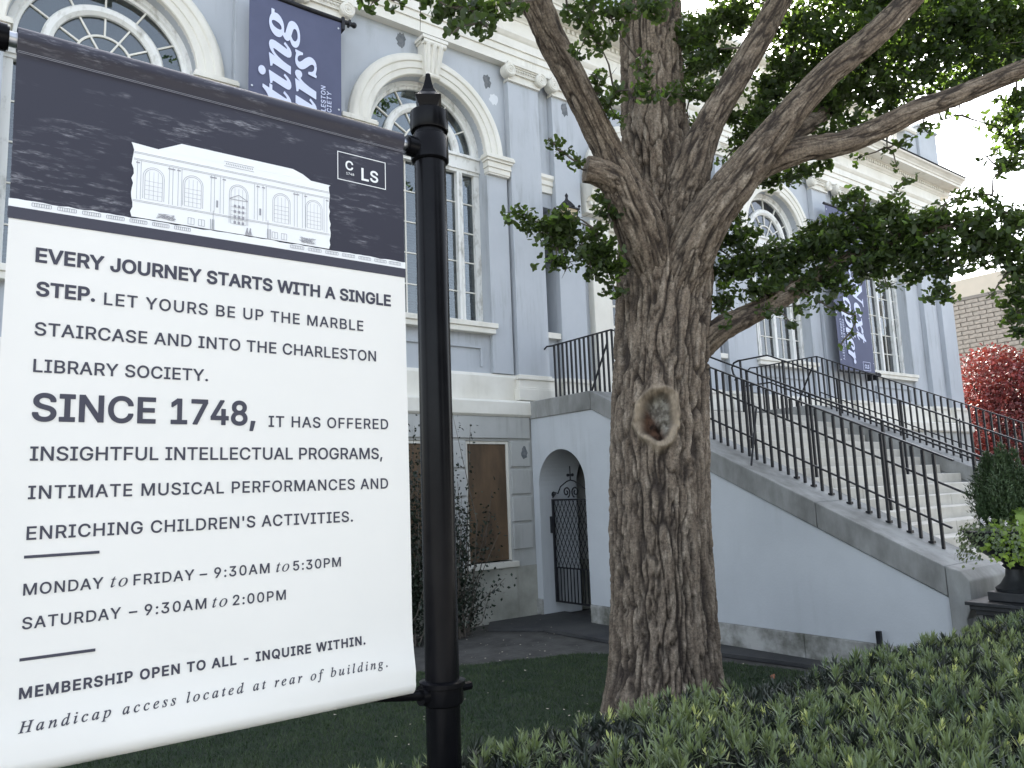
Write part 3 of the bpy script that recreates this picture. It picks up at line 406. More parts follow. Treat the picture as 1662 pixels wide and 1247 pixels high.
SLAB = {
 't': (185, ['30 -9 10 -6 -4 3 -13 18 -15 39 -14 52 -11 70 45 273 13 273 13 297 47 312 79 334 108 363 134 398 162 398 134 300 187 300 179 273 126 273 77 103 70 77 67 56 68 48 72 43 77 41 90 47 107 65 128 95 144 85 125 56 107 33 88 14 70 1 50 -7']),
 'i': (194, ['132 371 120 373 109 377 100 384 93 393 89 404 87 416 89 428 93 438 100 447 109 454 120 459 132 460 143 459 154 454 163 447 170 438 175 428 176 416 175 404 170 393 163 384 154 377 143 373', '49 -8 35 -7 23 -2 13 5 6 15 2 27 1 41 4 64 10 87 44 211 51 237 53 254 51 262 46 268 38 271 26 273 19 273 19 289 89 299 150 310 89 85 84 55 85 48 89 44 95 42 107 48 123 64 142 90 155 81 129 42 103 14 76 -3']),
 'n': (357, ['213 -9 193 -6 179 3 171 19 168 41 175 84 197 153 220 222 226 246 224 254 220 259 213 261 195 256 176 243 157 221 136 190 123 165 110 137 97 107 86 74 75 38 66 0 -14 0 42 211 50 240 52 254 50 262 45 268 36 271 24 273 18 273 17 289 151 310 116 193 141 230 164 259 187 281 209 297 232 306 256 310 278 306 294 297 303 281 306 259 301 226 285 170 248 57 250 49 254 45 260 43 266 44 273 48 279 55 304 90 319 80 300 53 282 31 266 13 249 1 231 -7']),
 'g': (298, ['77 -139 39 -137 8 -130 -18 -119 -32 -108 -43 -95 -49 -82 -51 -66 -49 -51 -42 -37 -31 -25 -14 -14 7 -4 33 5 13 20 1 35 -3 51 -1 62 4 73 12 83 23 93 38 104 57 114 42 125 30 136 20 147 14 159 10 173 9 189 11 210 17 230 28 248 42 266 59 280 79 293 101 302 125 308 149 310 175 308 200 301 223 291 244 277 302 277 299 248 261 248 263 237 264 225 262 203 255 182 244 164 229 147 212 132 191 120 169 111 144 106 118 104 83 106 74 99 68 91 66 84 69 76 78 69 93 63 135 50 182 32 195 25 207 17 216 9 225 -5 231 -20 233 -36 231 -56 224 -73 213 -90 198 -104 179 -116 158 -126 133 -133 106 -138', '116 125 128 127 139 133 149 142 159 155 168 170 175 188 180 207 184 226 185 246 183 264 177 277 168 285 156 287 144 285 133 279 122 269 112 255 103 239 96 222 90 203 87 183 86 164 88 147 94 135 103 127', '85 -117 107 -115 126 -110 141 -102 153 -91 160 -79 162 -66 159 -53 151 -41 138 -32 119 -24 93 -14 60 -4 37 -17 21 -31 11 -46 7 -62 10 -77 17 -90 30 -101 46 -110 64 -115']),
 'u': (357, ['46 -9 24 -6 8 3 -2 19 -5 41 0 75 15 130 38 211 46 254 45 262 39 268 31 271 19 273 13 273 12 289 73 298 146 310 81 79 76 53 77 46 82 41 89 40 106 44 125 58 145 81 167 113 187 153 206 197 222 247 236 301 316 301 251 57 254 48 261 44 267 45 273 49 280 56 292 70 306 91 321 81 302 53 284 31 268 13 251 1 233 -7 215 -9 202 -8 191 -4 182 4 175 14 171 26 169 40 181 103 158 68 136 40 114 18 92 3 70 -6']),
 'r': (261, ['-14 0 42 211 50 240 52 254 50 262 45 268 36 271 24 273 18 273 17 289 151 310 114 189 144 243 171 280 197 302 205 306 214 309 222 310 238 307 250 298 257 284 259 265 258 251 255 240 249 230 241 223 232 219 220 218 208 220 196 227 186 238 180 241 169 237 157 225 143 204 127 175 95 97 66 0']),
 's': (253, ['91 -9 73 -8 52 -3 28 5 15 7 6 6 -1 1 -7 -7 -24 -4 -7 109 13 105 19 65 33 37 54 20 81 14 98 16 110 24 117 36 120 52 114 77 95 106 69 138 57 155 47 170 39 185 33 200 29 214 28 228 31 250 39 269 53 286 71 299 92 306 116 309 134 308 156 304 179 298 186 296 192 295 201 296 207 300 212 307 230 307 215 205 197 207 188 242 174 268 156 283 134 288 124 287 115 284 107 278 101 271 98 264 97 255 100 240 109 222 124 202 146 176 165 149 183 116 187 105 189 93 190 82 189 65 184 50 177 36 168 23 156 12 142 3 126 -4 109 -8']),
 'N': (468, ['310 -11 140 351 68 82 62 47 65 34 74 24 89 18 109 15 109 0 -35 0 -35 15 -22 16 -11 18 -1 20 7 25 15 32 21 41 27 52 32 67 38 85 109 355 115 380 116 396 115 407 111 417 104 424 94 429 81 432 64 435 64 451 197 451 339 138 402 369 407 389 408 402 407 412 403 420 397 426 388 430 376 433 361 435 361 451 505 451 505 435 492 434 481 432 471 429 463 425 456 418 449 410 433 365 330 -11']),
 'e': (269, ['87 -9 66 -8 47 -2 31 6 16 19 4 34 -4 53 -9 74 -11 98 -9 122 -3 147 6 172 18 196 32 219 49 240 68 260 88 276 109 290 131 301 154 307 176 310 197 308 215 302 230 293 241 280 247 265 249 248 246 228 238 209 225 191 207 174 183 158 153 144 119 133 79 124 75 88 76 73 80 60 87 50 96 42 108 37 122 36 141 39 159 51 177 69 195 95 214 83 188 43 158 14 125 -4', '84 146 104 152 123 161 140 171 156 184 169 197 179 212 187 228 192 244 193 260 193 268 191 275 187 280 182 284 177 287 171 287 156 283 141 272 126 252 110 224 96 189']),
 'x': (302, ['-1 -11 -14 -10 -24 -6 -33 0 -40 8 -44 18 -45 29 -44 40 -40 49 -34 57 -26 64 -18 67 -7 69 2 68 10 65 18 62 38 55 45 57 53 63 60 73 95 129 74 238 71 252 67 263 62 270 57 275 48 278 38 279 32 279 17 278 17 294 55 300 84 305 104 309 118 310 126 308 132 304 138 298 144 283 149 258 157 218 177 247 194 270 211 288 226 301 243 308 261 311 273 310 282 306 290 300 297 292 300 283 302 272 301 262 298 252 292 245 286 239 278 236 270 234 257 237 241 243 232 246 223 248 216 248 211 246 206 242 192 223 163 183 183 86 188 67 194 54 203 46 212 43 218 44 224 48 231 54 242 66 256 82 269 72 251 47 234 26 219 11 203 0 187 -7 170 -9 153 -7 139 1 128 15 118 35 110 60 102 93 69 40 53 18 36 2 18 -8']),
 'C': (440, ['202 -11 166 -9 133 -2 104 10 79 26 59 47 42 71 30 99 23 130 20 165 22 197 27 230 37 262 49 294 65 323 83 352 105 378 128 401 154 420 186 439 218 452 252 460 287 463 317 461 350 456 385 448 397 446 407 444 417 446 425 452 431 463 449 463 420 308 401 310 399 340 395 366 388 388 377 406 364 421 348 431 330 437 309 439 286 437 264 430 242 418 222 401 196 371 173 333 152 287 135 237 126 189 122 142 124 115 129 91 138 71 151 53 167 38 185 28 206 22 229 20 268 25 304 41 337 68 368 105 387 91 349 46 305 14 257 -5']),
 'h': (357, ['210 -9 190 -6 176 3 168 19 165 41 173 84 194 153 217 222 223 246 222 254 217 259 210 261 192 256 172 242 152 218 131 185 104 130 81 68 63 0 -19 0 82 374 88 399 90 411 89 419 87 424 83 428 77 431 69 432 58 433 48 433 48 451 110 457 187 470 115 197 139 232 162 260 184 282 206 297 229 307 253 310 275 306 290 297 300 281 303 259 301 237 294 207 282 170 250 75 247 65 246 57 247 49 251 45 257 43 269 49 285 67 306 98 320 89 293 46 265 15 237 -3']),
 'a': (336, ['53 -9 33 -6 16 1 1 14 -10 30 -17 50 -19 73 -17 97 -13 122 -5 147 5 172 17 196 32 220 48 241 65 260 84 276 112 295 139 306 165 310 184 307 198 299 208 285 214 265 225 303 297 303 241 108 232 74 228 56 229 47 233 42 238 40 251 46 267 61 285 87 300 78 274 40 248 13 223 -3 197 -9 179 -6 166 2 158 15 155 34 157 52 162 75 145 49 128 28 111 12 93 1 74 -6', '93 41 103 43 113 48 124 56 134 67 143 80 152 95 176 147 192 202 198 248 196 262 192 272 183 279 172 281 162 279 151 273 141 264 130 251 119 236 109 219 83 159 70 115 65 81 67 63 72 51 81 43']),
 'p': (330, ['-79 -139 -79 -121 -67 -120 -58 -118 -51 -114 -45 -109 -41 -102 -37 -95 -30 -71 48 228 52 253 51 260 48 266 44 269 16 273 16 290 85 300 144 310 124 242 150 271 176 293 202 305 228 310 248 307 265 300 279 288 289 271 295 250 298 224 296 197 291 170 282 143 270 116 256 91 239 67 221 45 201 27 180 11 158 0 136 -7 114 -9 97 -8 82 -3 69 6 48 -69 44 -97 45 -105 49 -112 54 -116 86 -122 86 -139', '102 15 113 17 124 22 135 31 146 42 156 56 165 71 190 125 207 179 214 224 213 235 210 245 206 252 201 258 195 261 187 262 163 254 141 232 121 195 103 142 86 78 78 38 79 28 84 20 92 16']),
}

def area(r): return sum(r[i-1][0]*r[i][1]-r[i][0]*r[i-1][1] for i in range(len(r)))/2
def text_mesh(s, font, u0, u1, base, cap, frame, t=.0006, bold=0, sx=None, capu=.509, shear=0, split=False):
    """letters between u0 and u1 with cap height cap; frame(u,v,w) places them"""
    k = cap/capu; sx = sx or 1.0; mb = MB()
    adv = [font[c][0]/1000 if c != ' ' else .20 for c in s]
    first = next(q for q in [font[s[0]][1]])
    ink0 = min(float(v) for g in font[s[0]][1] for v in g.split()[0::2])/1000
    inkL = max(float(v) for g in font[s[-1]][1] for v in g.split()[0::2])/1000
    nat = sum(adv[:-1])+inkL-ink0; W_ = (u1-u0)/(k*sx); gap = (W_-nat)/max(1, len(s)-1)
    if gap < 0 and len(s) > 1: sx = sx*W_/nat; gap = 0
    x = -ink0; sid = 0; out = []
    for c, a in zip(s, adv):
        if split and c != ' ': mb = MB(); out.append(mb)
        if c != ' ':
            rings = []
            for g in font[c][1]:
                v = [float(q)/1000 for q in g.split()]; r_ = list(zip(v[0::2], v[1::2])); q_ = []
                for p_ in r_:
                    if not q_ or abs(p_[0]-q_[-1][0])+abs(p_[1]-q_[-1][1]) > .0075: q_.append(p_)
                if abs(q_[0][0]-q_[-1][0])+abs(q_[0][1]-q_[-1][1]) < .0075: q_.pop()
                rings.append(q_)
            rings.sort(key=lambda r: -abs(area(r))); sg = 1 if area(rings[0]) > 0 else -1
            rings = [[(u0+((q[0]+x)+shear*q[1])*k*sx, base+q[1]*k) for q in r] for r in rings]
            # outer shapes that do not contain one another are separate plates (i, j, :, !)
            used = set()
            def inside(p, r):
                c_ = False
                for i in range(len(r)):
                    (x1, y1), (x2, y2) = r[i-1], r[i]
                    if (y1 > p[1]) != (y2 > p[1]) and p[0] < (x2-x1)*(p[1]-y1)/(y2-y1)+x1: c_ = not c_
                return c_
            for i, r in enumerate(rings):
                if i in used: continue
                hs = [j for j in range(i+1, len(rings)) if j not in used and area(rings[j])*area(r) < 0 and inside(rings[j][0], r)]
                used.update(hs); mb.plate(r, [rings[j] for j in hs], (lambda u, v, w, i=i: frame(u, v, w+.00012*i)), t)
            if bold:      # heavier weight: a stroke along every edge of the letter
                bw_ = bold*k
                for r in rings:
                    for i in range(len(r)):
                        (ax, ay), (bx, by) = r[i-1], r[i]; d = math.hypot(bx-ax, by-ay)
                        if d < 1e-7: continue
                        tx, ty = (bx-ax)/d*bw_, (by-ay)/d*bw_; e_ = .75 if d > bw_*1.5 else .35; sid += 1; w_ = t+.00002*(1+sid % 7)
                        mb.quad(frame(ax-tx*e_+ty, ay-ty*e_-tx, w_), frame(bx+tx*e_+ty, by+ty*e_-tx, w_), frame(bx+tx*e_-ty, by+ty*e_+tx, w_), frame(ax-tx*e_-ty, ay-ty*e_+tx, w_))
        x += a+gap
    return out if split else mb
# ================================================================ ground
GZ = -2.2
g = MB(); g.quad((-400, -400, GZ-.02), (500, -400, GZ-.02), (500, 500, GZ-.02), (-400, 500, GZ-.02))
tag(g.build('ground', m_dirt), 'bare brown earth spreading round the building', kind='structure')
g = MB(); g.box(-200, 300, -40, .35, GZ-.3, GZ+.06)
tag(g.build('pavement', m_road), 'pale sunlit street paving in front of the hedge', kind='structure')
lawn_pts = [(-6, .36), (8.0, .36), (8.35, 4.0), (8.2, 5.6), (7.95, 6.6), (7.6, 7.6), (7.1, 8.2), (6.3, 8.5), (5.3, 8.8), (3.8, 8.9), (-6, 9.0)]
fine_ = []
for i in range(len(lawn_pts)):
    (ax, ay), (bx, by) = lawn_pts[i], lawn_pts[(i+1) % len(lawn_pts)]; m_ = max(1, int(math.hypot(bx-ax, by-ay)/.22)) if ay > 3 or by > 3 else 1
    for k in range(m_): fine_.append((ax+(bx-ax)*k/m_+(random.uniform(-.05, .05) if k else 0), ay+(by-ay)*k/m_+(random.uniform(-.06, .06) if k else 0)))
lawn_pts = fine_
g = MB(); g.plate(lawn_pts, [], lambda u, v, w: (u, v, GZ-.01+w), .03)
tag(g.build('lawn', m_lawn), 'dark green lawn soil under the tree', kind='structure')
path_pts = [(7.6, 10.2), (8.72, 10.4), (8.72, 11.22), (6.9, 11.22), (6.5, 10.9)]
g = MB(); g.plate([(8.42, .4), (8.78, .4), (8.78, 9.75), (9.3, 9.8), (9.3, 11.2), (7.7, 11.22), (7.3, 10.7), (7.9, 10.0), (7.95, 8.2), (8.3, 7.0), (8.5, 5.6)], [], lambda u, v, w: (u, v, GZ-.01+w), .045)
tag(g.build('path', m_asph), 'dark asphalt path along the foot of the stair wall', kind='structure')
# litter on the bare earth: cheap geometry nobody could count
g = MB()
for k in range(150):
    x, y = random.uniform(4.5, 8.6), random.uniform(8.6, 11.1); s_ = random.uniform(.005, .026)*random.uniform(.4, 1.2); a = random.uniform(0, 6.28)
    z = GZ-.016+random.uniform(0, .02)+(.03 if x > 7.8 and y > 9.9 else 0)
    g.quad(*[(x+s_*math.cos(a+t)*random.uniform(.5, 1.2), y+s_*math.sin(a+t)*random.uniform(.4, 1), z+random.uniform(0, .012)) for t in (0, 1.5, 3, 4.6)])
for k in range(130):
    x, y = random.uniform(3.0, 8.2), random.uniform(3.2, 8.6); s_ = random.uniform(.006, .022); a = random.uniform(0, 6.28); z = GZ+random.uniform(.03, .055)
    g.quad(*[(x+s_*math.cos(a+t)*random.uniform(.5, 1.2), y+s_*math.sin(a+t)*random.uniform(.4, 1), z+random.uniform(0, .01)) for t in (0, 1.5, 3, 4.6)])
tag(g.build('leaf_litter', m_litter), 'pale crumbs of leaf litter on the bare earth', 'litter', 'stuff')

# ================================================================ the library building
B = thing('library_building', 'grey and white stuccoed classical library with arched windows behind the tree', 'building', (12.5, 11.3, GZ))
YB, YP, YW, YG = 11.32, 11.40, 11.55, 11.82     # basement face, pilaster face, wall face, glass
XL, XR = -3.2, 27.1
CX = [1.61, 6.92, 12.32, 17.45, 22.85]; SP = 6.46; SILL = 3.13; RI = 1.22

# upper wall with its window openings
def arch_hole(c, r, z0, zs, n=28):
    return [(c-r, z0), (c+r, z0)]+[(c+r*math.cos(PI*i/n), zs+r*math.sin(PI*i/n)) for i in range(n+1)]
holes = [arch_hole(c, RI, SILL, SP) for k, c in enumerate(CX) if k != 2]+[arch_hole(CX[2], 1.25, 1.72, SP)]
holes += [[(9.44, 3.1), (9.80, 3.1), (9.80, 5.72), (9.44, 5.72)], [(14.55, 3.1), (14.95, 3.1), (14.95, 5.72), (14.55, 5.72)]]
MB().plate([(XL, 1.6), (XR, 1.6), (XR, 8.6), (XL, 8.6)], holes, XZ(YW), .42).build('wall', m_wall, B)
MB().box(XL, XL+.4, YW+.45, 26, GZ, 9.9).box(XR-.4, XR, YW+.45, 26, GZ, 9.9).box(XL, XR, 25.6, 26.01, GZ, 9.9).build('side_wall', m_wall2, B)
MB().box(XL-.1, XR+.05, YW+.3, 26, 9.9, 10.0).build('roof', m_asph, B)
MB().box(XL+.5, XR-.5, 13.6, 13.7, GZ, 9.8).build('inner_wall', m_room, B)
MB().box(XL+.5, XR-.5, YW+.45, 13.59, 1.4, 1.5).build('inner_floor', m_room, B)
# basement wall, its window openings
bholes = [[(7.38, -1.25), (8.32, -1.25), (8.32, .94), (7.38, .94)], [(5.95, -1.25), (6.90, -1.25), (6.90, .94), (5.95, .94)],
          [(1.0, -1.25), (1.95, -1.25), (1.95, .94), (1.0, .94)], [(17.1, -1.25), (18.0, -1.25), (18.0, .94), (17.1, .94)], [(22.4, -1.25), (23.3, -1.25), (23.3, .94), (22.4, .94)]]
MB().plate([(XL, -1.30), (XR, -1.30), (XR, 1.38), (XL, 1.38)], bholes, XZ(YB), .4).build('basement_wall', m_base2, B)
MB().box(XL-.03, XR+.03, YB-.03, YB+.4, GZ-.2, -1.303).build('basement_plinth', m_base, B)
# ledge and plinth course
MB().sweep_x([(YB+.3, 1.38), (YB-.05, 1.38), (YB-.09, 1.42), (YB-.09, 1.64), (YB-.05, 1.68), (YB+.3, 1.70)], XL-.09, 9.0).build('ledge', m_trim, B)
MB().sweep_x([(YB+.3, 1.38), (YB-.05, 1.38), (YB-.09, 1.42), (YB-.09, 1.64), (YB-.05, 1.68), (YB+.3, 1.70)], 16.3, XR+.09).build('ledge', m_trim, B)
MB().sweep_x([(YW+.05, 1.66), (YP+.06, 1.66), (YP+.06, 2.14), (YP+.10, 2.20), (YW+.05, 2.20)], XL, XR).build('plinth_course', m_trim, B)
# quoins beside the basement windows
def quoins(x0, x1):
    for k in range(4):
        zt = .93-.49*k
        MB().box(x0, x1, YB-.035, YB+.02, zt-.46, zt-.02 if k else zt).build('quoin', m_base2, B, bevel=.012)
quoins(8.34, 8.77); quoins(6.92, 7.36); quoins(5.50, 5.93)
MB().box(5.45, 8.785, YB-.04, YB+.02, .985, 1.378).build('lintel_band', m_base2, B, bevel=.01)
for i, (x0, x1) in enumerate(((7.38, 8.32), (5.95, 6.90), (1.0, 1.95), (17.1, 18.0), (22.4, 23.3))):
    w = MB().box(x0+.002, x0+.05, YB+.03, YB+.10, -1.18, .935).box(x1-.05, x1-.002, YB+.03, YB+.10, -1.18, .935).box(x0+.05, x1-.05, YB+.03, YB+.10, .885, .935).build('basement_window', m_trim, B)
    if i < 2:
        MB().box(x0+.052, x1-.052, YB+.05, YB+.07, -1.17, .883).build('plywood_board', m_ply, w, label='brown weathered plywood board closing the basement window')
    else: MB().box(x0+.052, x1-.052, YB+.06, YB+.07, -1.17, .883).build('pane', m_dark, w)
    MB().box(x0-.06, x1+.08, YB-.09, YB+.12, -1.296, -1.20).build('sill', m_trim, w, bevel=.008)

# entablature
prof_arch = [(YW+.1, 8.50), (YP-.02, 8.50), (YP-.02, 8.70), (YP-.05, 8.705), (YP-.05, 8.84), (YP-.08, 8.845), (YP-.08, 9.02), (YP-.11, 9.05), (YP-.15, 9.11), (YP-.15, 9.16), (YP, 9.19), (YW+.1, 9.19)]
prof_arch = [(y, z-.02) for y, z in prof_arch]
MB().sweep_x(prof_arch, XL-.12, XR+.12).build('architrave', m_trim, B)
MB().box(XL-.02, XR+.02, YP-.01, YW+.1, 9.172, 9.50).build('frieze', m_trim, B)
cyp = [(YW+.1, 9.502), (YP-.03, 9.502), (YP-.05, 9.53), (YP-.10, 9.56), (YP-.12, 9.60), (YP-.12, 9.69), (YP-.17, 9.70), (YP-.17, 9.73), (YP-.50, 9.74), (YP-.50, 9.82), (YP-.53, 9.83), (YP-.55, 9.87), (YP-.62, 9.93), (YP-.68, 9.96), (YP-.70, 10.0), (YW+.1, 10.03)]
MB().sweep_x(cyp, XL-.6, XR+.5).build('cornice', m_trim, B)
MB().box(XL-.62, XR+.52, YP-.715, YW+.1, 10.035, 10.05).build('roof_flashing', m_iron, B)
d = MB(); x = XL
while x < XR+.1:
    d.box(x, x+.07, YP-.165, YP-.118, 9.605, 9.685); x += .13
tag(d.build('dentil_row', m_trim, B), kind='stuff')
# the soffit lines returning round the right corner
MB().sweep_x([(YW+.7, 8.48), (YW+.1, 8.48), (YW+.1, 10.0), (YW+.7, 10.0)], XR-.2, XR+.1).build('corner_return', m_trim, B)
# parapet and balustrade on the roof
MB().box(XL, XR, YP-.2, YP+.2, 10.052, 10.36).build('parapet', m_wall2, B)
MB().sweep_x([(YP-.22, 11.22), (YP-.26, 11.27), (YP-.26, 11.38), (YP+.22, 11.38), (YP+.22, 11.22)], XL, XR-.6).build('parapet_rail', m_trim, B)
bal_me = MB().lathe([(.07, 0), (.07, .06), (.04, .08), (.075, .22), (.08, .32), (.045, .52), (.035, .68), (.06, .76), (.07, .80), (.07, .86)], (0, 0, 0), 8).mesh('parapet_baluster', m_trim, sm=True)
for c0, c1 in ((4.6, 9.0), (15.2, 19.8), (20.6, 24.6)):
    x = c0
    while x < c1: link('parapet_baluster', bal_me, B, (x, YP, 10.36)); x += .24
for x0, x1 in ((-3.2, 4.4), (9.1, 15.1), (19.85, 20.5), (24.7, 25.4)):
    MB().box(x0, x1, YP-.19, YP+.19, 10.362, 11.218).build('parapet_block', m_wall2, B)
MB().box(25.42, 26.68, YP-.27, YP+.5, 10.362, 11.5).box(25.36, 26.74, YP-.33, YP+.56, 11.502, 11.58).build('corner_pedestal', m_wall2, B, bevel=.01)

# pilasters with ionic capitals
def capital_mesh(w):
    mb = MB(); h = w/2
    mb.box(-h-.02, h+.02, -.05, .12, -.36, -.31); mb.box(-h+.01, h-.01, -.03, .12, -.31, -.20); mb.box(-h-.03, h+.03, -.07, .12, -.20, -.17)
    mb.box(-h-.06, h+.06, -.13, .12, -.055, 0); mb.box(-h-.03, h+.03, -.10, .12, -.085, -.055)
    mb.box(-h+.02, h-.02, -.075, .12, -.17, -.085)
    for s_ in (-1, 1):
        cx, cz = s_*(h+.01), -.17
        mb.v += []; b = len(mb.v); n = 20
        for yy, rr in ((.05, .135), (-.12, .135), (-.135, .12)):
            mb.v += [(cx+rr*math.cos(2*PI*k/n), yy, cz+rr*math.sin(2*PI*k/n)) for k in range(n)]
        for i in range(2): mb.f += [(b+i*n+k, b+i*n+(k+1) % n, b+(i+1)*n+(k+1) % n, b+(i+1)*n+k) for k in range(n)]
        mb.f.append(tuple(b+2*n+k for k in range(n)))
        pts = []
        for k in range(44):
            a = PI/2-s_*k*2*PI/17; r = .128*(1-k/48)
            pts.append((cx+r*math.cos(a), -.137, cz+r*math.sin(a)))
        mb.tube(pts, [.014*(1-k/80) for k in range(44)], 5); mb.ball((cx, -.14, cz), .022, 8, 4)
    k = -h+.17
    while k < h-.13:
        mb.ball((k, -.085, -.125), .026, 7, 4); k += .062
    return mb.mesh('capital', m_trim, sm=True)
base_prof = lambda w: MB().box(-w/2-.08, w/2+.08, -.10, .1, 0, .22).box(-w/2-.06, w/2+.06, -.08, .1, .22, .26).box(-w/2-.04, w/2+.04, -.055, .1, .26, .40).box(-w/2-.065, w/2+.065, -.08, .1, .40, .44).box(-w/2-.02, w/2+.02, -.03, .1, .44, .50)
CAPM = {}
def pilaster(x0, x1):
    w = round(x1-x0, 2); c = (x0+x1)/2
    if w not in CAPM: CAPM[w] = (capital_mesh(w), base_prof(w).mesh('pilaster_base', m_trim, bevel=.008))
    p = MB().box(x0, x1, YP, YW-.002, 2.19, 8.48).build('pilaster', m_wall, B, bevel=.006)
    link('capital', CAPM[w][0], p, (c, YP, 8.475)); link('pilaster_base', CAPM[w][1], p, (c, YP-.004, 1.702))
PIL = [(-2.0, -1.24), (-.9, -.14), (3.36, 4.12), (4.44, 5.20), (8.68, 9.44), (9.80, 10.48), (14.0, 14.68), (15.0, 15.70), (19.20, 19.92), (20.42, 21.12), (25.05, 25.77), (26.25, 27.12)]
for a, b in PIL: pilaster(a, b)
# narrow niches between the paired pilasters by the door, with sill and band
for x0, x1 in ((9.44, 9.80), (14.68, 15.0)):
    MB().box(x0+.002, x1-.002, YW+.36, YW+.40, 3.1, 5.72).build('niche_back', m_wall2, B)
    MB().box(x0+.004, x1-.004, YP+.03, YW+.3, 2.98, 3.098).build('niche_sill', m_trim, B, bevel=.008)
    MB().sweep_x([(YW+.02, 6.02), (YW-.05, 6.02), (YW-.05, 6.16), (YW-.08, 6.18), (YW-.08, 6.27), (YW-.12, 6.31), (YW-.12, 6.38), (YW+.02, 6.38)], x0+.003, x1-.003).build('string_band', m_trim, B)

# arched windows
arch_prof = [(0, YW+.02), (0, 11.47), (.015, 11.455), (.11, 11.455), (.12, 11.435), (.235, 11.435), (.25, 11.41), (.32, 11.40), (.36, 11.42), (.40, 11.46), (.40, YW-.001)]
key_pts = [(-.13, 0), (.13, 0), (.20, .62), (-.20, .62)]
def key_mesh():
    mb = MB(); mb.prism([(-.14, -.16, 0), (.14, -.16, 0), (.22, -.28, .60), (-.22, -.28, .60)], (0, .24, 0))
    for s_ in (-1, 0, 1):
        mb.tube([(s_*.085, -.165, .02), (s_*.10, -.19, .2), (s_*.12, -.235, .42), (s_*.135, -.285, .56), (s_*.135, -.27, .62)], [.035, .036, .04, .045, .03], 8)
    mb.tube([(-.15, -.17, .02), (.15, -.17, .02)], .045, 8); mb.tube([(-.24, -.27, .60), (.24, -.27, .60)], .055, 10)
    mb.box(-.27, .27, -.33, -.02, .64, .70).box(-.24, .24, -.30, -.02, .60, .64); return mb.mesh('keystone', m_trim, sm=True)
KEY = key_mesh()
imp_prof = [(.0, 0), (-.03, .02), (-.03, .12), (-.05, .14), (-.05, .22), (-.09, .26), (-.12, .30), (-.12, .37), (0, .37)]
def impost(x0, x1, ztop):
    mb = MB()
    for k, (dz0, dz1, p) in enumerate(((0, .03, .015), (.03, .13, .03), (.13, .17, .05), (.17, .25, .045), (.25, .30, .075), (.30, .36, .105), (.36, .39, .09))):
        mb.box(x0-p, x1+p, YP+.02-p, YW-.002+k*.0002, ztop-.39+dz0, ztop-.39+dz1)
    return mb
def sector(c, r0, r1, a0, a1, n=7):
    return [(c[0]+r0*math.cos(R(a0+(a1-a0)*i/n)), c[1]+r0*math.sin(R(a0+(a1-a0)*i/n))) for i in range(n+1)]+[(c[0]+r1*math.cos(R(a1+(a0-a1)*i/n)), c[1]+r1*math.sin(R(a1+(a0-a1)*i/n))) for i in range(n+1)]
pane_i = 0
def pane(pts, win, y=None):
    """a pane of glass, each tilted a hair like old glazing"""
    global pane_i; pane_i += 1; y = y or YG
    cx = sum(p[0] for p in pts)/len(pts); cz = sum(p[1] for p in pts)/len(pts); ax, az = random.uniform(-.012, .012), random.uniform(-.012, .012)
    fr = lambda u, v, w: (u, y+w+(u-cx)*ax+(v-cz)*az, v)
    MB().plate(pts, [], fr, .004).build('pane', m_glass, win)
def grid_panes(x0, x1, z0, z1, cols, rows, win, bars, yb, mw=.022):
    w = (x1-x0)/cols; h = (z1-z0)/rows
    for i in range(1, cols): bars.box(x0+i*w-mw/2, x0+i*w+mw/2, yb-.02, yb+.012, z0, z1)
    for j in range(1, rows): bars.box(x0, x1, yb-.018, yb+.010, z0+j*h-mw/2, z0+j*h+mw/2)
    for i in range(cols):
        for j in range(rows):
            a, b, c, d_ = x0+i*w+(mw/2-.004 if i else 0), x0+(i+1)*w-(mw/2-.004 if i < cols-1 else 0), z0+j*h+(mw/2-.004 if j else 0), z0+(j+1)*h-(mw/2-.004 if j < rows-1 else 0)
            pane([(a, c), (b, c), (b, d_), (a, d_)], win, yb)
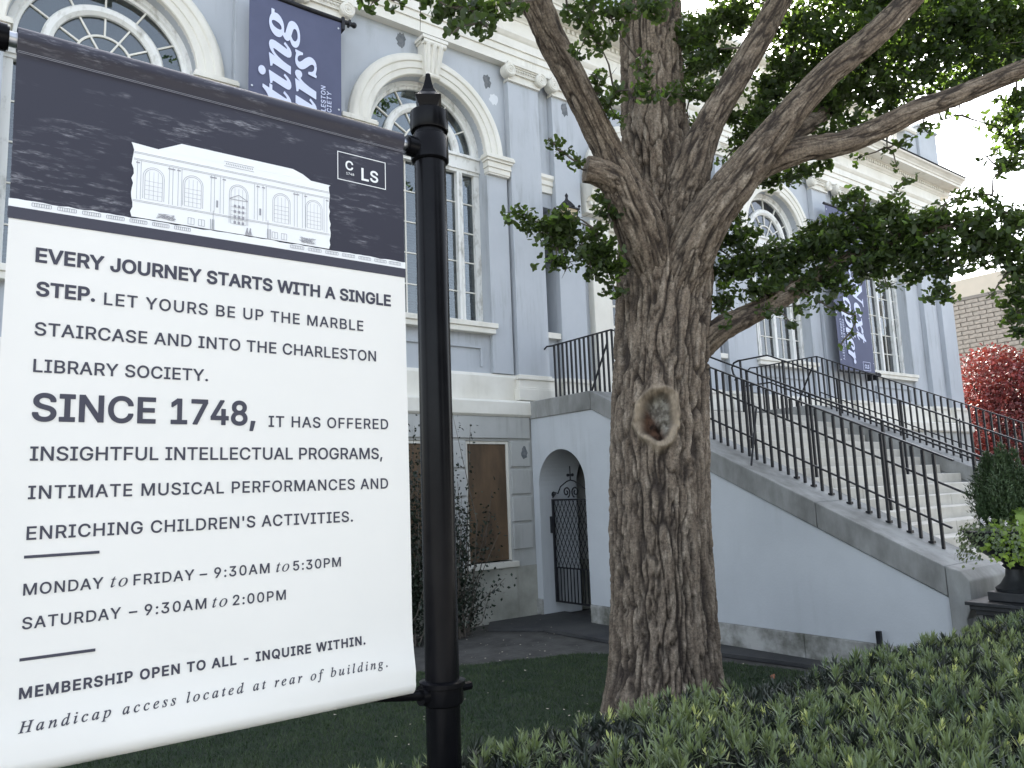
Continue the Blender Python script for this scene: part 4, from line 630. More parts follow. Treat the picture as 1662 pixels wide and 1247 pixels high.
def arched_window(k):
    c = CX[k]; C = (c, SP)
    win = bpy.data.objects.new('arched_window', None); COL.objects.link(win); win.parent = B
    ORIG[win] = Vector((c, YG, SILL)); win.location = ORIG[win]-ORIG[B]
    MB().arc_sweep(C, RI, [(dr, y) for dr, y in arch_prof], 0, 180, 44).build('archivolt', m_trim, win, sm=True)
    link('keystone', KEY, win, (c, YW, SP+RI-.04))
    for s_ in (-1, 1):
        x0, x1 = sorted((c+s_*(RI+.002), c+s_*(RI+.50)))
        impost(x0+.02, x1-.02, SP).build('impost', m_trim, win, bevel=.004)
        MB().box(x0+(0.001 if s_ > 0 else .03), x1-(.03 if s_ > 0 else .001), YP+.07, YW-.003, 2.21, SP-.392).build('jamb_pier', m_wall, win)
    # sill and sunk panel below
    MB().box(c-1.30, c+1.30, YP-.04, YW+.2, 3.03, 3.128).box(c-1.26, c+1.26, YP-.01, YW+.1, 2.93, 3.03).build('sill', m_trim, win, bevel=.01)
    MB().box(c-1.02, c+1.02, YW-.04, YW-.002, 2.66, 2.70).box(c-1.02, c-.98, YW-.04, YW-.002, 2.32, 2.66).box(c+.98, c+1.02, YW-.04, YW-.002, 2.32, 2.66).build('sunk_panel', m_wall, win)
    # frame: outer arch ring, transom, jambs, mullions
    f = MB(); f.arc_sweep(C, 1.08, [(0, YG-.05), (0, YG+.03), (.138, YG+.03), (.138, YG-.10), (.06, YG-.10), (.04, YG-.06)], 0, 180, 40)
    f.box(c-1.216, c+1.216, YG-.13, YG+.03, 6.16, 6.40); f.box(c-1.218, c+1.218, YG-.17, YG+.02, 6.40, 6.452)
    f.box(c-1.214, c+1.214, YG-.10, YG+.03, 6.10, 6.16)
    for s_ in (-1, 1):
        a, b = sorted((c+s_*1.10, c+s_*1.218)); f.box(a, b, YG-.08, YG+.028, 3.20, 6.10)
        a, b = sorted((c+s_*.70, c+s_*.82)); f.box(a, b, YG-.10, YG+.03, 3.20, 6.10)
        a, b = sorted((c+s_*.757, c+s_*.763)); f.box(a, b, YG-.112, YG-.10, 3.22, 6.09)
    f.box(c-.05, c+.05, YG-.08, YG+.026, 3.20, 6.10); f.box(c-1.217, c+1.217, YG-.14, YG+.03, 3.13, 3.20)
    f.build('frame', m_oldtrim, win)
    f = MB(); f.arc_sweep(C, .66, [(0, YG-.05), (0, YG+.025), (.15, YG+.025), (.15, YG-.06), (.12, YG-.09), (.05, YG-.09)], 0, 180, 36)
    f.build('fan_ring', m_oldtrim, win, sm=True)
    bars = MB(); bars.arc_sweep(C, .355, [(0, YG-.025), (0, YG+.01), (.03, YG+.01), (.03, YG-.025)], 0, 180, 24)
    for a in (30, 60, 90, 120, 150):
        r0 = .0 if a in (60, 120) else .37
        bars.bar((c+r0*math.cos(R(a)), YG-.012, SP+r0*math.sin(R(a))), (c+.67*math.cos(R(a)), YG-.012, SP+.67*math.sin(R(a))), .024, .03, up=(0, 1, 0))
        bars.bar((c+.80*math.cos(R(a)), YG-.012, SP+.80*math.sin(R(a))), (c+1.10*math.cos(R(a)), YG-.012, SP+1.10*math.sin(R(a))), .024, .03, up=(0, 1, 0))
    for i in range(6):
        pane(sector(C, .80, 1.085, i*30+.4, i*30+29.6), win); pane(sector(C, .38, .665, i*30+.6, i*30+29.4, 4), win)
    pane([(c+.355*math.cos(R(180*i/16)), SP+.355*math.sin(R(180*i/16))) for i in range(17)], win)
    for s_ in (-1, 1):
        a, b = sorted((c+s_*.82, c+s_*1.10)); grid_panes(a, b, 3.20, 6.10, 1, 5, win, bars, YG)
        a, b = sorted((c+s_*.05, c+s_*.70)); grid_panes(a, b, 3.20, 6.10, 2, 5, win, bars, YG)
    bars.build('glazing_bar', m_trim, win)
    bl = MB(); z = 3.24
    while z < 6.1:
        bl.quad((c-1.15, YG+.10, z), (c+1.15, YG+.10, z), (c+1.15, YG+.135, z+.034), (c-1.15, YG+.135, z+.034)); z += .052
    for x in (-.9, -.45, .0, .45, .9): bl.box(c+x-.012, c+x+.012, YG+.085, YG+.09, 3.2, 6.1)
    tag(bl.build('blind', m_blind, win), kind='stuff')
    MB().plate([(c+1.12*math.cos(R(180*i/24)), SP+1.12*math.sin(R(180*i/24))) for i in range(25)], [], XZ(YG+.09), .01).build('fanlight_sky_tint', m_film, win)  # sheet tinted like the sky mirrored in the fanlight
    return win
for k in (0, 1, 3, 4): arched_window(k)

# central doorway: arch above, corniced door below
c = CX[2]
D = bpy.data.objects.new('doorway', None); COL.objects.link(D); D.parent = B; ORIG[D] = Vector((c, YG, 1.7)); D.location = ORIG[D]-ORIG[B]
MB().arc_sweep((c, SP), 1.25, arch_prof, 0, 180, 40).build('archivolt', m_trim, D, sm=True)
link('keystone', KEY, D, (c, YW, SP+1.21))
f = MB(); f.arc_sweep((c, SP), 1.10, [(0, YG-.05), (0, YG+.03), (.15, YG+.03), (.15, YG-.1)], 0, 180, 36)
f.arc_sweep((c, SP), .66, [(0, YG-.05), (0, YG+.03), (.10, YG+.03), (.10, YG-.08)], 0, 180, 30)
f.build('arch_frame', m_oldtrim, D)
bars = MB()
for a in (30, 60, 90, 120, 150): bars.bar((c+.1*math.cos(R(a)), YG-.01, SP+.1*math.sin(R(a))), (c+1.1*math.cos(R(a)), YG-.01, SP+1.1*math.sin(R(a))), .024, .03, up=(0, 1, 0))
for i in range(6): pane(sector((c, SP), .76, 1.11, i*30, i*30+30), D, YG+.003); pane(sector((c, SP), .05, .665, i*30, i*30+30, 4), D, YG+.003)
MB().plate([(c+1.15*math.cos(R(180*i/24)), SP+1.15*math.sin(R(180*i/24))) for i in range(25)], [], XZ(YG+.09), .01).build('fanlight_sky_tint', m_film, D)  # same sky-reflection tint behind the door fanlight
MB().sweep_x([(YG+.2, 5.62), (YG-.15, 5.62), (YG-.15, 5.74), (YP-.02, 5.76), (YP-.02, 5.98), (YP-.06, 6.0), (YP-.10, 6.06), (YP-.22, 6.10), (YP-.24, 6.2), (YP-.30, 6.26), (YP-.34, 6.36), (YP-.34, 6.42), (YG+.2, 6.46)], c-1.72, c+1.72).build('door_cornice', m_trim, D)
d = MB(); x = c-1.68
while x < c+1.66: d.box(x, x+.07, YP-.12, YP-.055, 5.90, 5.985); x += .12
tag(d.build('dentil_row', m_trim, D), kind='stuff')
for s_ in (-1, 1):
    a, b = sorted((c+s_*1.10, c+s_*1.62)); MB().box(a, b, YP-.01, YG+.1, 1.703, 5.618).build('door_jamb', m_trim, D, bevel=.01)
MB().box(c-1.098, c+1.098, YG-.06, YG+.1, 4.62, 5.617).box(c-1.098, c+1.098, YG-.1, YG+.1, 4.54, 4.618).build('door_head', m_trim, D)
f = MB()
for x0, x1 in ((c-1.098, c-1.0), (c-.05, c+.05), (c+1.0, c+1.098)): f.box(x0, x1, YG-.04, YG+.04, 1.703, 4.538)
for x0, x1 in ((c-.999, c-.051), (c+.051, c+.999)):
    f.box(x0, x1, YG-.035, YG+.035, 4.42, 4.538); f.box(x0, x1, YG-.035, YG+.035, 1.703, 2.1)
    grid_panes(x0, x1, 2.1, 4.42, 2, 5, D, bars, YG+.01, .05)
f.build('door_leaf', m_trim, D); bars.build('glazing_bar', m_trim, D)
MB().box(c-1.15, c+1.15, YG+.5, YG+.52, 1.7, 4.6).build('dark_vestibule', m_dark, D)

# bare-cement patches on the stucco
def patch(x, y, z, rx, rz, mat, seed):
    rr = random.Random(seed); pts = [(x+rx*(.7+.5*rr.random())*math.cos(a), z+rz*(.7+.5*rr.random())*math.sin(a)) for a in [2*PI*i/18 for i in range(18)]]
    MB().plate(pts, [], XZ(y-.003), .0025).build('stucco_patch', mat, B)
patch(6.38, YW, 8.28, .10, .17, m_patch, 1); patch(8.28, YW, 8.05, .09, .16, m_patch, 2); patch(8.42, YW, 7.72, .11, .12, m_patchw, 5)
patch(8.47, YW, 3.93, .07, .12, m_patch, 3); patch(10.15, YP, 7.92, .09, .17, m_patch, 4); patch(8.64, YB-.035, .72, .07, .12, m_patch, 6)
# ================================================================ the stone staircase
S = thing('stone_staircase', 'broad marble staircase with white cheek walls climbing to the library door', 'staircase', (12.5, 6.8, GZ))
TY = 9.60
def plane(y): return 1.67 if y >= TY else 1.67-.478*(TY-y)
YZ = lambda x0: (lambda u, v, w: (x0+w, u, v))
arch = [(10.50+.63*math.cos(PI*i/24), .11+.63*math.sin(PI*i/24)) for i in range(25)]
cheek = [(4.09, -1.88), (4.09, -1.30), (TY, 1.35), (11.30, 1.36), (11.30, GZ)]+[(11.13, GZ)]+arch+[(9.87, -1.88)]
MB().plate(cheek, [], YZ(8.83), .90).build('cheek_wall', m_cheek, S)
MB().plate([(4.09, GZ), (4.09, -1.30), (TY, 1.35), (11.30, 1.36), (11.30, GZ)], [], YZ(15.32), .90).build('cheek_wall', m_cheek, S)
for a, b in ((4.09, 5.9), (5.905, 7.7), (7.705, 9.86)):
    MB().box(8.80, 9.70, a, b, GZ-.1, -1.883).build('footing_stone', m_foot, S, bevel=.012)
MB().box(8.79, 9.2, 11.135, 11.29, GZ-.1, -1.90).build('footing_stone', m_foot, S, bevel=.012)
def coping(x0, x1):
    segs = [(11.30, TY), (TY, 7.55), (7.55, 5.58), (5.58, 4.10)]
    for i, (a, b) in enumerate(segs):
        g_ = .004; a2, b2 = a-(g_ if i else 0), b+g_
        z = lambda y: plane(min(y, TY)) if i else 1.67
        pts = [(x0, a2, z(a2)), (x0, b2, z(b2)), (x0, b2, z(b2)-.32), (x0, a2, z(a2)-.32)]
        MB().prism(pts, (x1-x0, 0, 0)).build('coping_stone', m_coping, S, bevel=.012)
coping(8.795, 9.76); coping(15.29, 16.25)
for x0 in (8.785, 15.28):
    MB().prism([(x0, 4.095, -.955), (x0, 3.95, -1.0), (x0, 3.86, -1.10), (x0, 3.86, -1.35), (x0, 3.93, -1.5), (x0, 3.93, GZ-.1), (x0, 4.088, GZ-.1)], (1.0, 0, 0)).build('end_pier', m_coping, S, bevel=.015)
# landing and steps, each step of three stones
LZ = 1.42
for a, b in ((9.765, 11.6), (11.605, 13.4), (13.405, 15.285)):
    MB().box(a, b, 9.50, 11.56, LZ-.17, LZ).build('landing_slab', m_marble, S, bevel=.01)
MB().box(9.74, 15.31, 9.56, 11.3, 1.0, LZ-.172).box(9.74, 15.31, 9.45, 9.55, GZ, 1.2).box(12.4, 12.5, 9.56, 11.29, GZ, 1.0).build('passage_lining_dimmer', m_room, S)  # cross wall is added only to keep the passage dim
step_me = {}
for i in range(1, 21):
    y1 = 9.50-.355*(i-1); y0 = y1-.375; z = LZ-.17*i; x0, x1 = (9.765, 15.285) if y1 > 4.2 else (9.4, 15.7)
    off = (i*1.37) % 1.2
    cuts = [x0, x0+1.1+off, x0+3.0+off*.9, x1]
    for a, b in zip(cuts, cuts[1:]):
        MB().box(a+.002, b-.002, y0, y1-.002, z-.20, z).build('step_stone', m_marble, S, bevel=.012)
MB().prism([(9.77, 9.4, LZ-.38), (9.77, 2.6, -2.3), (9.77, 9.4, -2.3)], (5.5, 0, 0)).build('step_core', m_room, S)

# ---- railings and handrails
bal_long = MB().box(-.0155, .0155, -.0155, .0155, 0, 1.10).mesh('baluster', m_iron)
foot_me = MB().box(-.03, .03, -.03, .03, -.002, .03).mesh('baluster_foot', m_iron)
def side_rail(x, label):
    t = thing('iron_railing', label, 'railing', (x, 6.8, plane(6.8)), 'black iron railings on the stair walls')
    ye = 4.25
    MB().tube([(x-.09, 11.42, 2.72), (x-.05, 11.36, 2.785), (x, 11.25, 2.785)], .017, 8).bar((x, 11.28, 2.785), (x, TY, 2.785), .045, .02).build('top_rail', m_iron, t)
    MB().bar((x, TY+.01, 2.787), (x, ye-.1, plane(ye-.1)+1.117), .045, .02).build('top_rail', m_iron, t)
    MB().bar((x, TY, 1.67+.30), (x, ye, plane(ye)+.30), .03, .022).build('bottom_rail', m_iron, t)
    y = 11.2; k = 0
    while y > ye:
        b = link('baluster', bal_long, t, (x, y, plane(y)+.001)); 
        if k % 2 and y < 6.3: link('baluster_foot', foot_me, b, (x, y, plane(y)+.004))
        y -= .122; k += 1
    MB().bar((x, 6.75, plane(6.75)+.78), (x-.40, 6.62, plane(6.62)+.01), .022).build('brace', m_iron, t)
    MB().bar((x, 9.75, 2.55), (x, 10.25, 1.68), .025).build('brace', m_iron, t)
    return t
side_rail(9.40, 'black iron baluster railing on the near stair wall, right of the big trunk')
side_rail(15.75, 'black iron baluster railing on the far stair wall in front of the hanging banner')
def hand_rail(x, y0, scroll, label, posts):
    t = thing('handrail', label, 'handrail', (x, 7, plane(7)-.25), 'free-standing handrails on the steps')
    H = 1.0; ye = 3.2
    top = [(x, y0, 1.67+H+(.0 if scroll else .0)), (x, 9.62, 1.67+H), (x, ye, plane(ye)+H)]
    if scroll:
        top = [(x-.0, y0+.17, 1.67+H-.42), (x, y0+.14, 1.67+H-.36), (x, y0+.20, 1.67+H-.27), (x, y0+.23, 1.67+H-.13), (x, y0+.17, 1.67+H-.03), (x, y0+.06, 1.67+H)]+top
        MB().tube(top[:7], .022, 8).build('scroll_end', m_iron, t, sm=True)
    MB().bar((x, y0+.03, 1.67+H), (x, 9.60, 1.67+H), .05, .026).bar((x, 9.605, 1.67+H), (x, ye, plane(ye)+H), .05, .026).build('top_rail', m_iron, t)
    MB().bar((x, y0, 1.67+.42), (x, 9.60, 1.67+.42), .028).bar((x, 9.603, 1.67+.42), (x, ye, plane(ye)+.42), .028).build('lower_rail', m_iron, t)
    for y in posts:
        zb = LZ if y > 9.5 else LZ-.17*(int((9.5-y)/.355)+1)
        MB().box(x-.018, x+.018, y-.018, y+.018, zb-.005, plane(y)+H).build('post', m_iron, t)
    return t
hand_rail(11.0, 10.3, False, 'black handrail on the steps nearer the tree, between two flights of marble', (10.2, 9.2, 8.04, 6.9, 5.78, 4.6, 3.4))
hand_rail(13.9, 10.3, True, 'black handrail with a scrolled upper end farther across the steps', (10.3, 9.26, 8.1, 6.93, 5.8, 4.65, 3.4))

# ---- gate in the little arch
G = thing('iron_gate', 'black iron lattice gate with scrolls in the white arched opening', 'gate', (9.08, 11.08, -1.97))
gx = 9.08; y0, y1, zb, zt, zm = 9.90, 11.08, -1.97, -.14, -1.36
MB().box(gx-.015, gx+.015, y0, y0+.04, zb, zt+.05).box(gx-.015, gx+.015, y1-.045, y1, zb, zt).box(gx-.014, gx+.014, y0+.04, y1-.045, zt-.03, zt).box(gx-.014, gx+.014, y0+.04, y1-.045, zb, zb+.03).box(gx-.013, gx+.013, y0+.04, y1-.045, zm-.012, zm+.012).build('gate_frame', m_iron, G)
k = y0+.12
while k < y1-.06:
    MB().box(gx-.008, gx+.008, k-.008, k+.008, zb+.03, zm-.012).build('gate_bar', m_iron, G); k += .09
def clip(ya, za, dy, dz):
    t0, t1 = 0, 9
    for p, d_, lo, hi in ((ya, dy, y0+.04, y1-.045), (za, dz, zm+.01, zt-.03)):
        a, b = (lo-p)/d_, (hi-p)/d_
        if a > b: a, b = b, a
        t0, t1 = max(t0, a), min(t1, b)
    return t0, t1
for s_ in (-1, 1):
    for i in range(-14, 28):
        ya, za = (y0+i*.105, zm)
        if s_ < 0: ya = y1-i*.105
        a, b = clip(ya, za, s_*.52, 1.0)
        if b-a > .05: MB().bar((gx+s_*.006, ya+s_*.52*a, za+a), (gx+s_*.006, ya+s_*.52*b, za+b), .011, .006).build('lattice_bar', m_iron, G)
ym = (y0+y1)/2+.05
def spiral(cy, cz, r0, turns, sg, a0):
    return [(gx, cy+sg*r0*(1-.8*i/30)*math.cos(a0+turns*2*PI*i/30), cz+r0*(1-.8*i/30)*math.sin(a0+turns*2*PI*i/30)) for i in range(31)]
sc = MB(); sc.tube(spiral(ym-.12, zt+.12, .10, 1.4, 1, -1.2), .014, 6); sc.tube(spiral(ym+.12, zt+.12, .10, 1.4, -1, -1.2), .014, 6)
sc.tube([(gx, y1-.03, zt+.02), (gx, y1-.05, zt+.13), (gx, y1-.18, zt+.10), (gx, ym+.28, zt+.22), (gx, ym+.1, zt+.31), (gx, ym, zt+.33), (gx, ym-.1, zt+.31), (gx, ym-.28, zt+.22), (gx, y0+.1, zt+.08)], .012, 6)
sc.tube(spiral(y1-.05, zt+.08, .055, 1.3, -1, 0), .013, 6)
sc.build('gate_scroll', m_iron, G, sm=True)
MB().bar((gx, ym, zt+.32), (gx, ym, zt+.58), .016).ball((gx, ym-.06, zt+.42), .03).ball((gx, ym+.06, zt+.42), .03).build('gate_finial', m_iron, G)
MB().box(gx-.03, gx+.03, y1-.02, y1+.06, -.75, -.45).build('hinge', m_iron, G)

# ---- wall lantern
Ln = thing('wall_lantern', 'black lantern with amber panes bracketed to the wall behind the leaves', 'lantern', (9.62, YW, 4.7))
lx, ly, lz = 9.66, 10.92, 4.98
MB().box(9.50, 9.74, YW-.04, YW-.004, 4.55, 4.95).build('wall_plate', m_iron, Ln)
MB().tube([(lx-.04, YW-.03, 4.70), (lx-.02, 11.3, 4.58), (lx, 11.05, 4.62), (lx, ly, 4.80), (lx, ly, lz)], .026, 8).tube([(lx-.02, YW-.03, 4.85), (lx-.01, 11.2, 4.83), (lx, 11.0, 4.72)], .014, 6).build('bracket_arm', m_iron, Ln, sm=True)
lt = MB()
for sx in (-1, 1):
    for sy in (-1, 1): lt.bar((lx+sx*.09, ly+sy*.09, lz+.03), (lx+sx*.155, ly+sy*.155, lz+.48), .022)
lt.box(lx-.11, lx+.11, ly-.11, ly+.11, lz, lz+.035).box(lx-.18, lx+.18, ly-.18, ly+.18, lz+.47, lz+.50)
lt.lathe([(.23, .50), (.12, .62), (.05, .68), (.03, .74), (.045, .78), (.001, .84)], (lx, ly, lz), 4).ball((lx+.17, ly+.17, lz+.54), .03).ball((lx-.17, ly-.17, lz+.54), .03).ball((lx+.17, ly-.17, lz+.54), .03).ball((lx-.17, ly+.17, lz+.54), .03)
lt.build('lantern_cage', m_iron, Ln)
lp = MB(); a, b = .085, .148
for (sx, sy), (tx, ty) in (((-1, -1), (1, -1)), ((1, -1), (1, 1)), ((1, 1), (-1, 1)), ((-1, 1), (-1, -1))):
    MB().quad((lx+sx*a, ly+sy*a, lz+.04), (lx+tx*a, ly+ty*a, lz+.04), (lx+tx*b, ly+ty*b, lz+.47), (lx+sx*b, ly+sy*b, lz+.47)).build('lantern_pane', m_lamp, Ln)

# ---- hanging banners on the facade
def maxy(font, ch): return max(float(v) for g_ in font[ch][1] for v in g_.split()[1::2])/1000
XH = maxy(SLAB, 'n')
def wall_banner(x0, x1, z0, z1, label):
    t = thing('wall_banner', label, 'banner', ((x0+x1)/2, 11.1, z1), 'navy banners on the pilasters')
    V, F = [], []; nx, nz = 12, 40
    for j in range(nz+1):
        for i in range(nx+1):
            x = x0+(x1-x0)*i/nx; z = z0+(z1-z0)*j/nz
            V.append((x, 11.1+.006*math.sin(4*x+1.1*z), z))
    for j in range(nz):
        for i in range(nx): F.append((j*(nx+1)+i, j*(nx+1)+i+1, (j+1)*(nx+1)+i+1, (j+1)*(nx+1)+i))
    me = fast_mesh('cloth', V, F, m_navyb, True); o = link('cloth', me, t, (0, 0, 0))
    for z in (z0, z1):
        MB().tube([(x0-.04, 11.1, z), (x1+.22, 11.1, z)], .038, 12).build('sleeve_rod', m_navyb if False else m_iron, t, sm=True)
        MB().box(x1+.005, x1+.055, 11.06, 11.38, z-.16, z+.06).bar((x1+.03, 11.1, z-.16), (x1+.03, 11.38, z+.04), .03).build('rod_bracket', m_iron, t)
        MB().ball((x1+.235, 11.1, z), .05, 10, 6).box(x1+.13, x1+.16, 11.05, 11.15, z-.05, z+.05).build('rod_finial', m_iron, t, sm=True)
    for i, z in enumerate((z1-.16, z1-1.6, z0+1.6, z0+.3)):
        for x in (x0+.05, x1-.05): MB().lathe([(.016, 0), (.016, .004)], (0, 0, 0), 10).build('eyelet', m_steel, t)and None
    return t
def eyelet_fix(t, x0, x1, z0, z1):
    e = [o for o in t.children if o.name.startswith('eyelet')]; ks = [(x, z) for z in (z1-.16, z1-1.6, z0+1.6, z0+.3) for x in (x0+.05, x1-.05)]
    for o, (x, z) in zip(e, ks):
        me = MB().prism([(x+.017*math.cos(q*.7), 11.088, z+.017*math.sin(q*.7)) for q in range(9)], (0, .003, 0)).mesh('eyelet', m_steel, ORIG[t]); o.data = me; o.location = (0, 0, 0)
W1 = wall_banner(3.48, 5.0, 2.95, 7.92, 'navy banner lettered ting and urs, hanging above the white sign'); eyelet_fix(W1, 3.48, 5.0, 2.95, 7.92)
W2 = wall_banner(19.28, 21.04, 2.92, 7.6, 'navy banner lettered Next Chapter, hanging behind the stair railings'); eyelet_fix(W2, 19.28, 21.04, 2.92, 7.6)
up_ = lambda xb: (lambda u, v, w: (xb-v, 11.086-w, u))
dn_ = lambda xb: (lambda u, v, w: (xb+v, 11.086-w, -u))
st_ = lambda u, v, w: (u, 11.086-w, v)
def letters(s, font, u0, u1, base, cap, fr, mat, parent, **k):
    for mb in text_mesh(s, font, u0, u1, base, cap, fr, split=True, **k): mb.build('letter', mat, parent)
letters('ting', SLAB, 6.12, 7.70, 0, .335, up_(4.13), m_lett, W1, capu=XH, bold=.008, t=.002, sx=1.55)
letters('urs', SLAB, 5.88, 7.13, 0, .335, up_(4.55), m_lett, W1, capu=XH, bold=.008, t=.002, sx=1.55)
letters('CHARLESTON', SANS, 5.90, 6.65, 0, .075, up_(4.715), m_lett, W1, bold=.012, t=.002)
letters('LIBRARY SOCIETY', SANS, 5.50, 6.58, 0, .075, up_(4.815), m_lett, W1, bold=.012, t=.002)
letters('Next', SLAB, -5.62, -3.78, 0, .335, dn_(20.26), m_lett, W2, capu=XH, bold=.008, t=.002, sx=1.5)
letters('Chapter', SLAB, -6.05, -3.16, 0, .335, dn_(19.73), m_lett, W2, capu=XH, bold=.008, t=.002, sx=1.5)
letters('CHARLESTON', SANS, -4.35, -3.60, 0, .075, dn_(19.56), m_lett, W2, bold=.012, t=.002)
letters('LIBRARY SOCIETY', SANS, -4.35, -3.22, 0, .075, dn_(19.44), m_lett, W2, bold=.012, t=.002)
letters('CLS', SANS, 20.50, 20.72, 3.06, .10, st_, m_lett, W2, bold=.02, t=.002)
def frame_line(x0, x1, z0, z1, w, y, t):
    return MB().plate([(x0, z0), (x1, z0), (x1, z1), (x0, z1)], [[(x0+w, z0+w), (x1-w, z0+w), (x1-w, z1-w), (x0+w, z1-w)]], lambda u, v, k: (u, y-k, v), t)
frame_line(20.42, 20.80, 2.99, 3.24, .012, 11.086, .002).build('logo_frame', m_lett, W2)

# ================================================================ the sign: two posts and the printed banner
def sign_post(x, side, label):
    y = 1.894; r = .0470
    t = thing('sign_post', label, 'post', (x, y, GZ), 'posts of the printed sign')
    MB().lathe([(r, 0), (r, 3.34)], (x, y, GZ), 40).build('pole', m_post, t, sm=True)
    MB().lathe([(r+.001, .988), (.053, .990), (.0565, .994), (.0565, 1.066), (.053, 1.071), (r+.001, 1.072)], (x, y, 0), 40).build('upper_fitting', m_post, t, sm=True)
    MB().lathe([(r+.001, 1.086), (.055, 1.087), (.0575, 1.092), (.0575, 1.147), (.050, 1.153), (.02, 1.154)], (x, y, 0), 40).build('cap_collar', m_post, t, sm=True)
    prof = [(.036, 1.150), (.038, 1.158), (.043, 1.170), (.0545, 1.190), (.0540, 1.193), (.044, 1.199), (.034, 1.208), (.026, 1.220), (.019, 1.236), (.0135, 1.256), (.0095, 1.275), (.001, 1.281)]
    f = MB(); a0 = -1.35; b = 0
    for rr, z in prof: f.v += [(x+rr*math.cos(a0+PI/2*k), y+rr*math.sin(a0+PI/2*k), z) for k in range(4)]
    for i in range(len(prof)-1): f.f += [(i*4+k, i*4+(k+1) % 4, (i+1)*4+(k+1) % 4, (i+1)*4+k) for k in range(4)]
    f.f.append((3, 2, 1, 0)); f.f.append(tuple(len(prof)*4-4+k for k in range(4)))
    f.build('spear_finial', m_post, t, bevel=.0015)
    MB().lathe([(r+.001, -.562), (.055, -.558), (.057, -.55), (.057, -.515), (.063, -.512), (.063, -.500), (.055, -.497), (r+.001, -.495)], (x, y, 0), 40).build('lower_fitting', m_post, t, sm=True)
    MB().tube([(x-side*.05, y-.01, -.525), (x-side*.085, y-.01, -.525)], .012, 8).build('set_screw', m_post, t, sm=True)
    MB().lathe([(.003, 0), (.003, .002)], (0, 0, 0), 6)
    x1 = x+side*.080
    MB().tube([(x+side*.04, y, 1.028), (x1, y, 1.028)], .030, 18).tube([(x1, y, 1.028), (x1+side*.004, y, 1.028)], .026, 18).build('arm_socket', m_post, t, sm=True)
    MB().tube([(x1+side*.002, y, 1.028), (x+side*.32, y, 1.028)], .017, 16).build('upper_arm', m_steel, t, sm=True)
    MB().tube([(x+side*.04, y, -.530), (x1-side*.01, y, -.528)], .026, 16).tube([(x1-side*.012, y, -.527), (x+side*.32, y, -.488)], .014, 12).build('lower_arm', m_post, t, sm=True)
    return t
sign_post(1.137, -1, 'glossy black sign post with a spear finial in front of the arched window')
sign_post(-.012, 1, 'glossy black sign post carrying the left end of the printed banner')
def ysheet(x, z):
    return 1.8795+.0014*math.sin(5.1*x+1.3*z)+.0010*math.sin(2.3*x-4*z)+.0012*math.sin(9*x+7*z)*math.exp(-((z+.38)/.2)**2)-(.014*min(1, (-.33-z)/.12)**2 if z < -.33 else 0)
prof = []
for k in range(15):
    a = R(-70-250*k/14+0); prof.append((1.894+.0275*math.cos(a), 1.0300+.0275*math.sin(a)))
prof = [(1.894+.0275*math.cos(R(a)), 1.0300+.0275*math.sin(R(a))) for a in range(-75, 215, 15)]       # over the arm, back to front
prof += [(None, .999-(.999+.455)*k/70) for k in range(71)]
prof += [(1.894+.030*math.cos(R(a)), -.487+.030*math.sin(R(a))) for a in range(165, 400, 15)]
nx = 60; V, F = [], []; X0, X1 = .0865, 1.0385
for y, z in prof:
    for i in range(nx+1):
        x = X0+(X1-X0)*i/nx
        inn = .003*math.exp(-((z-.6)/.35)**2)
        x2 = x+(inn if i == 0 else -inn if i == nx else 0)
        sl_ = (1-min(1, max(0, (-.40-z)/.05)))
        zz = z
        V.append((x2, ysheet(x, z) if y is None else y, zz))
n1 = nx+1
for j in range(len(prof)-1):
    for i in range(nx): F.append((j*n1+i, j*n1+i+1, (j+1)*n1+i+1, (j+1)*n1+i))
BN = link('sign_banner', fast_mesh('sign_banner', V, F, m_vinyl, True), None, (0, 0, 0))
tag(BN, 'large white and navy printed banner reading SINCE 1748, hung between black posts', 'banner')
pf = lambda u, v, w: (u, ysheet(u, v)-.0011-w, v)
def L(s, x0, x1, z, cap, bold=.006, font=None, **k):
    font = font or SANS
    if cap > .03 or len(s) < 8:
        for mb in text_mesh(s, font, x0, x1, z, cap, pf, bold=bold, t=.0002, split=True, **k): mb.build('letter', m_ink, BN)
        return
    return text_mesh(s, font, x0, x1, z, cap, pf, bold=bold, t=.0002, **k).build('lettering', m_ink, BN)
BO = .027; RG = .0125
L('EVERY JOURNEY STARTS WITH A SINGLE', .143, .988, .5290, .0300, BO)
L('STEP.', .147, .256, .4550, .0295, BO); L('LET YOURS BE UP THE MARBLE', .276, .904, .4500, .0270, RG)
L('STAIRCASE AND INTO THE CHARLESTON', .147, .941, .3690, .0275, RG)
L('LIBRARY SOCIETY.', .148, .501, .2900, .0270, RG)
L('SINCE', .151, .387, .1880, .0555, .020); L('1748,', .423, .613, .1880, .0555, .020); L('IT HAS OFFERED', .648, .975, .1845, .0265, RG)
L('INSIGHTFUL INTELLECTUAL PROGRAMS,', .150, .956, .1040, .0285, RG)
L('INTIMATE MUSICAL PERFORMANCES AND', .150, .972, .0250, .0265, RG)
L("ENRICHING CHILDREN'S ACTIVITIES.", .151, .869, -.0575, .0262, RG)
IH = maxy(ITALIC, 'H')
for z, words in ((-.168, [('MONDAY', .150, .294), ('to', .309, .342), ('FRIDAY', .354, .479), ('–', .492, .509), ('9:30AM', .524, .652), ('to', .669, .701), ('5:30PM', .711, .835)]),
                 (-.2345, [('SATURDAY', .151, .330), ('–', .347, .364), ('9:30AM', .378, .507), ('to', .521, .554), ('2:00PM', .567, .692)])):
    for s_, a, b in words:
        if s_ == 'to': L(s_, a, b, z, .026, .004, ITALIC, capu=IH)
        else: L(s_, a, b, z, .0225, RG)
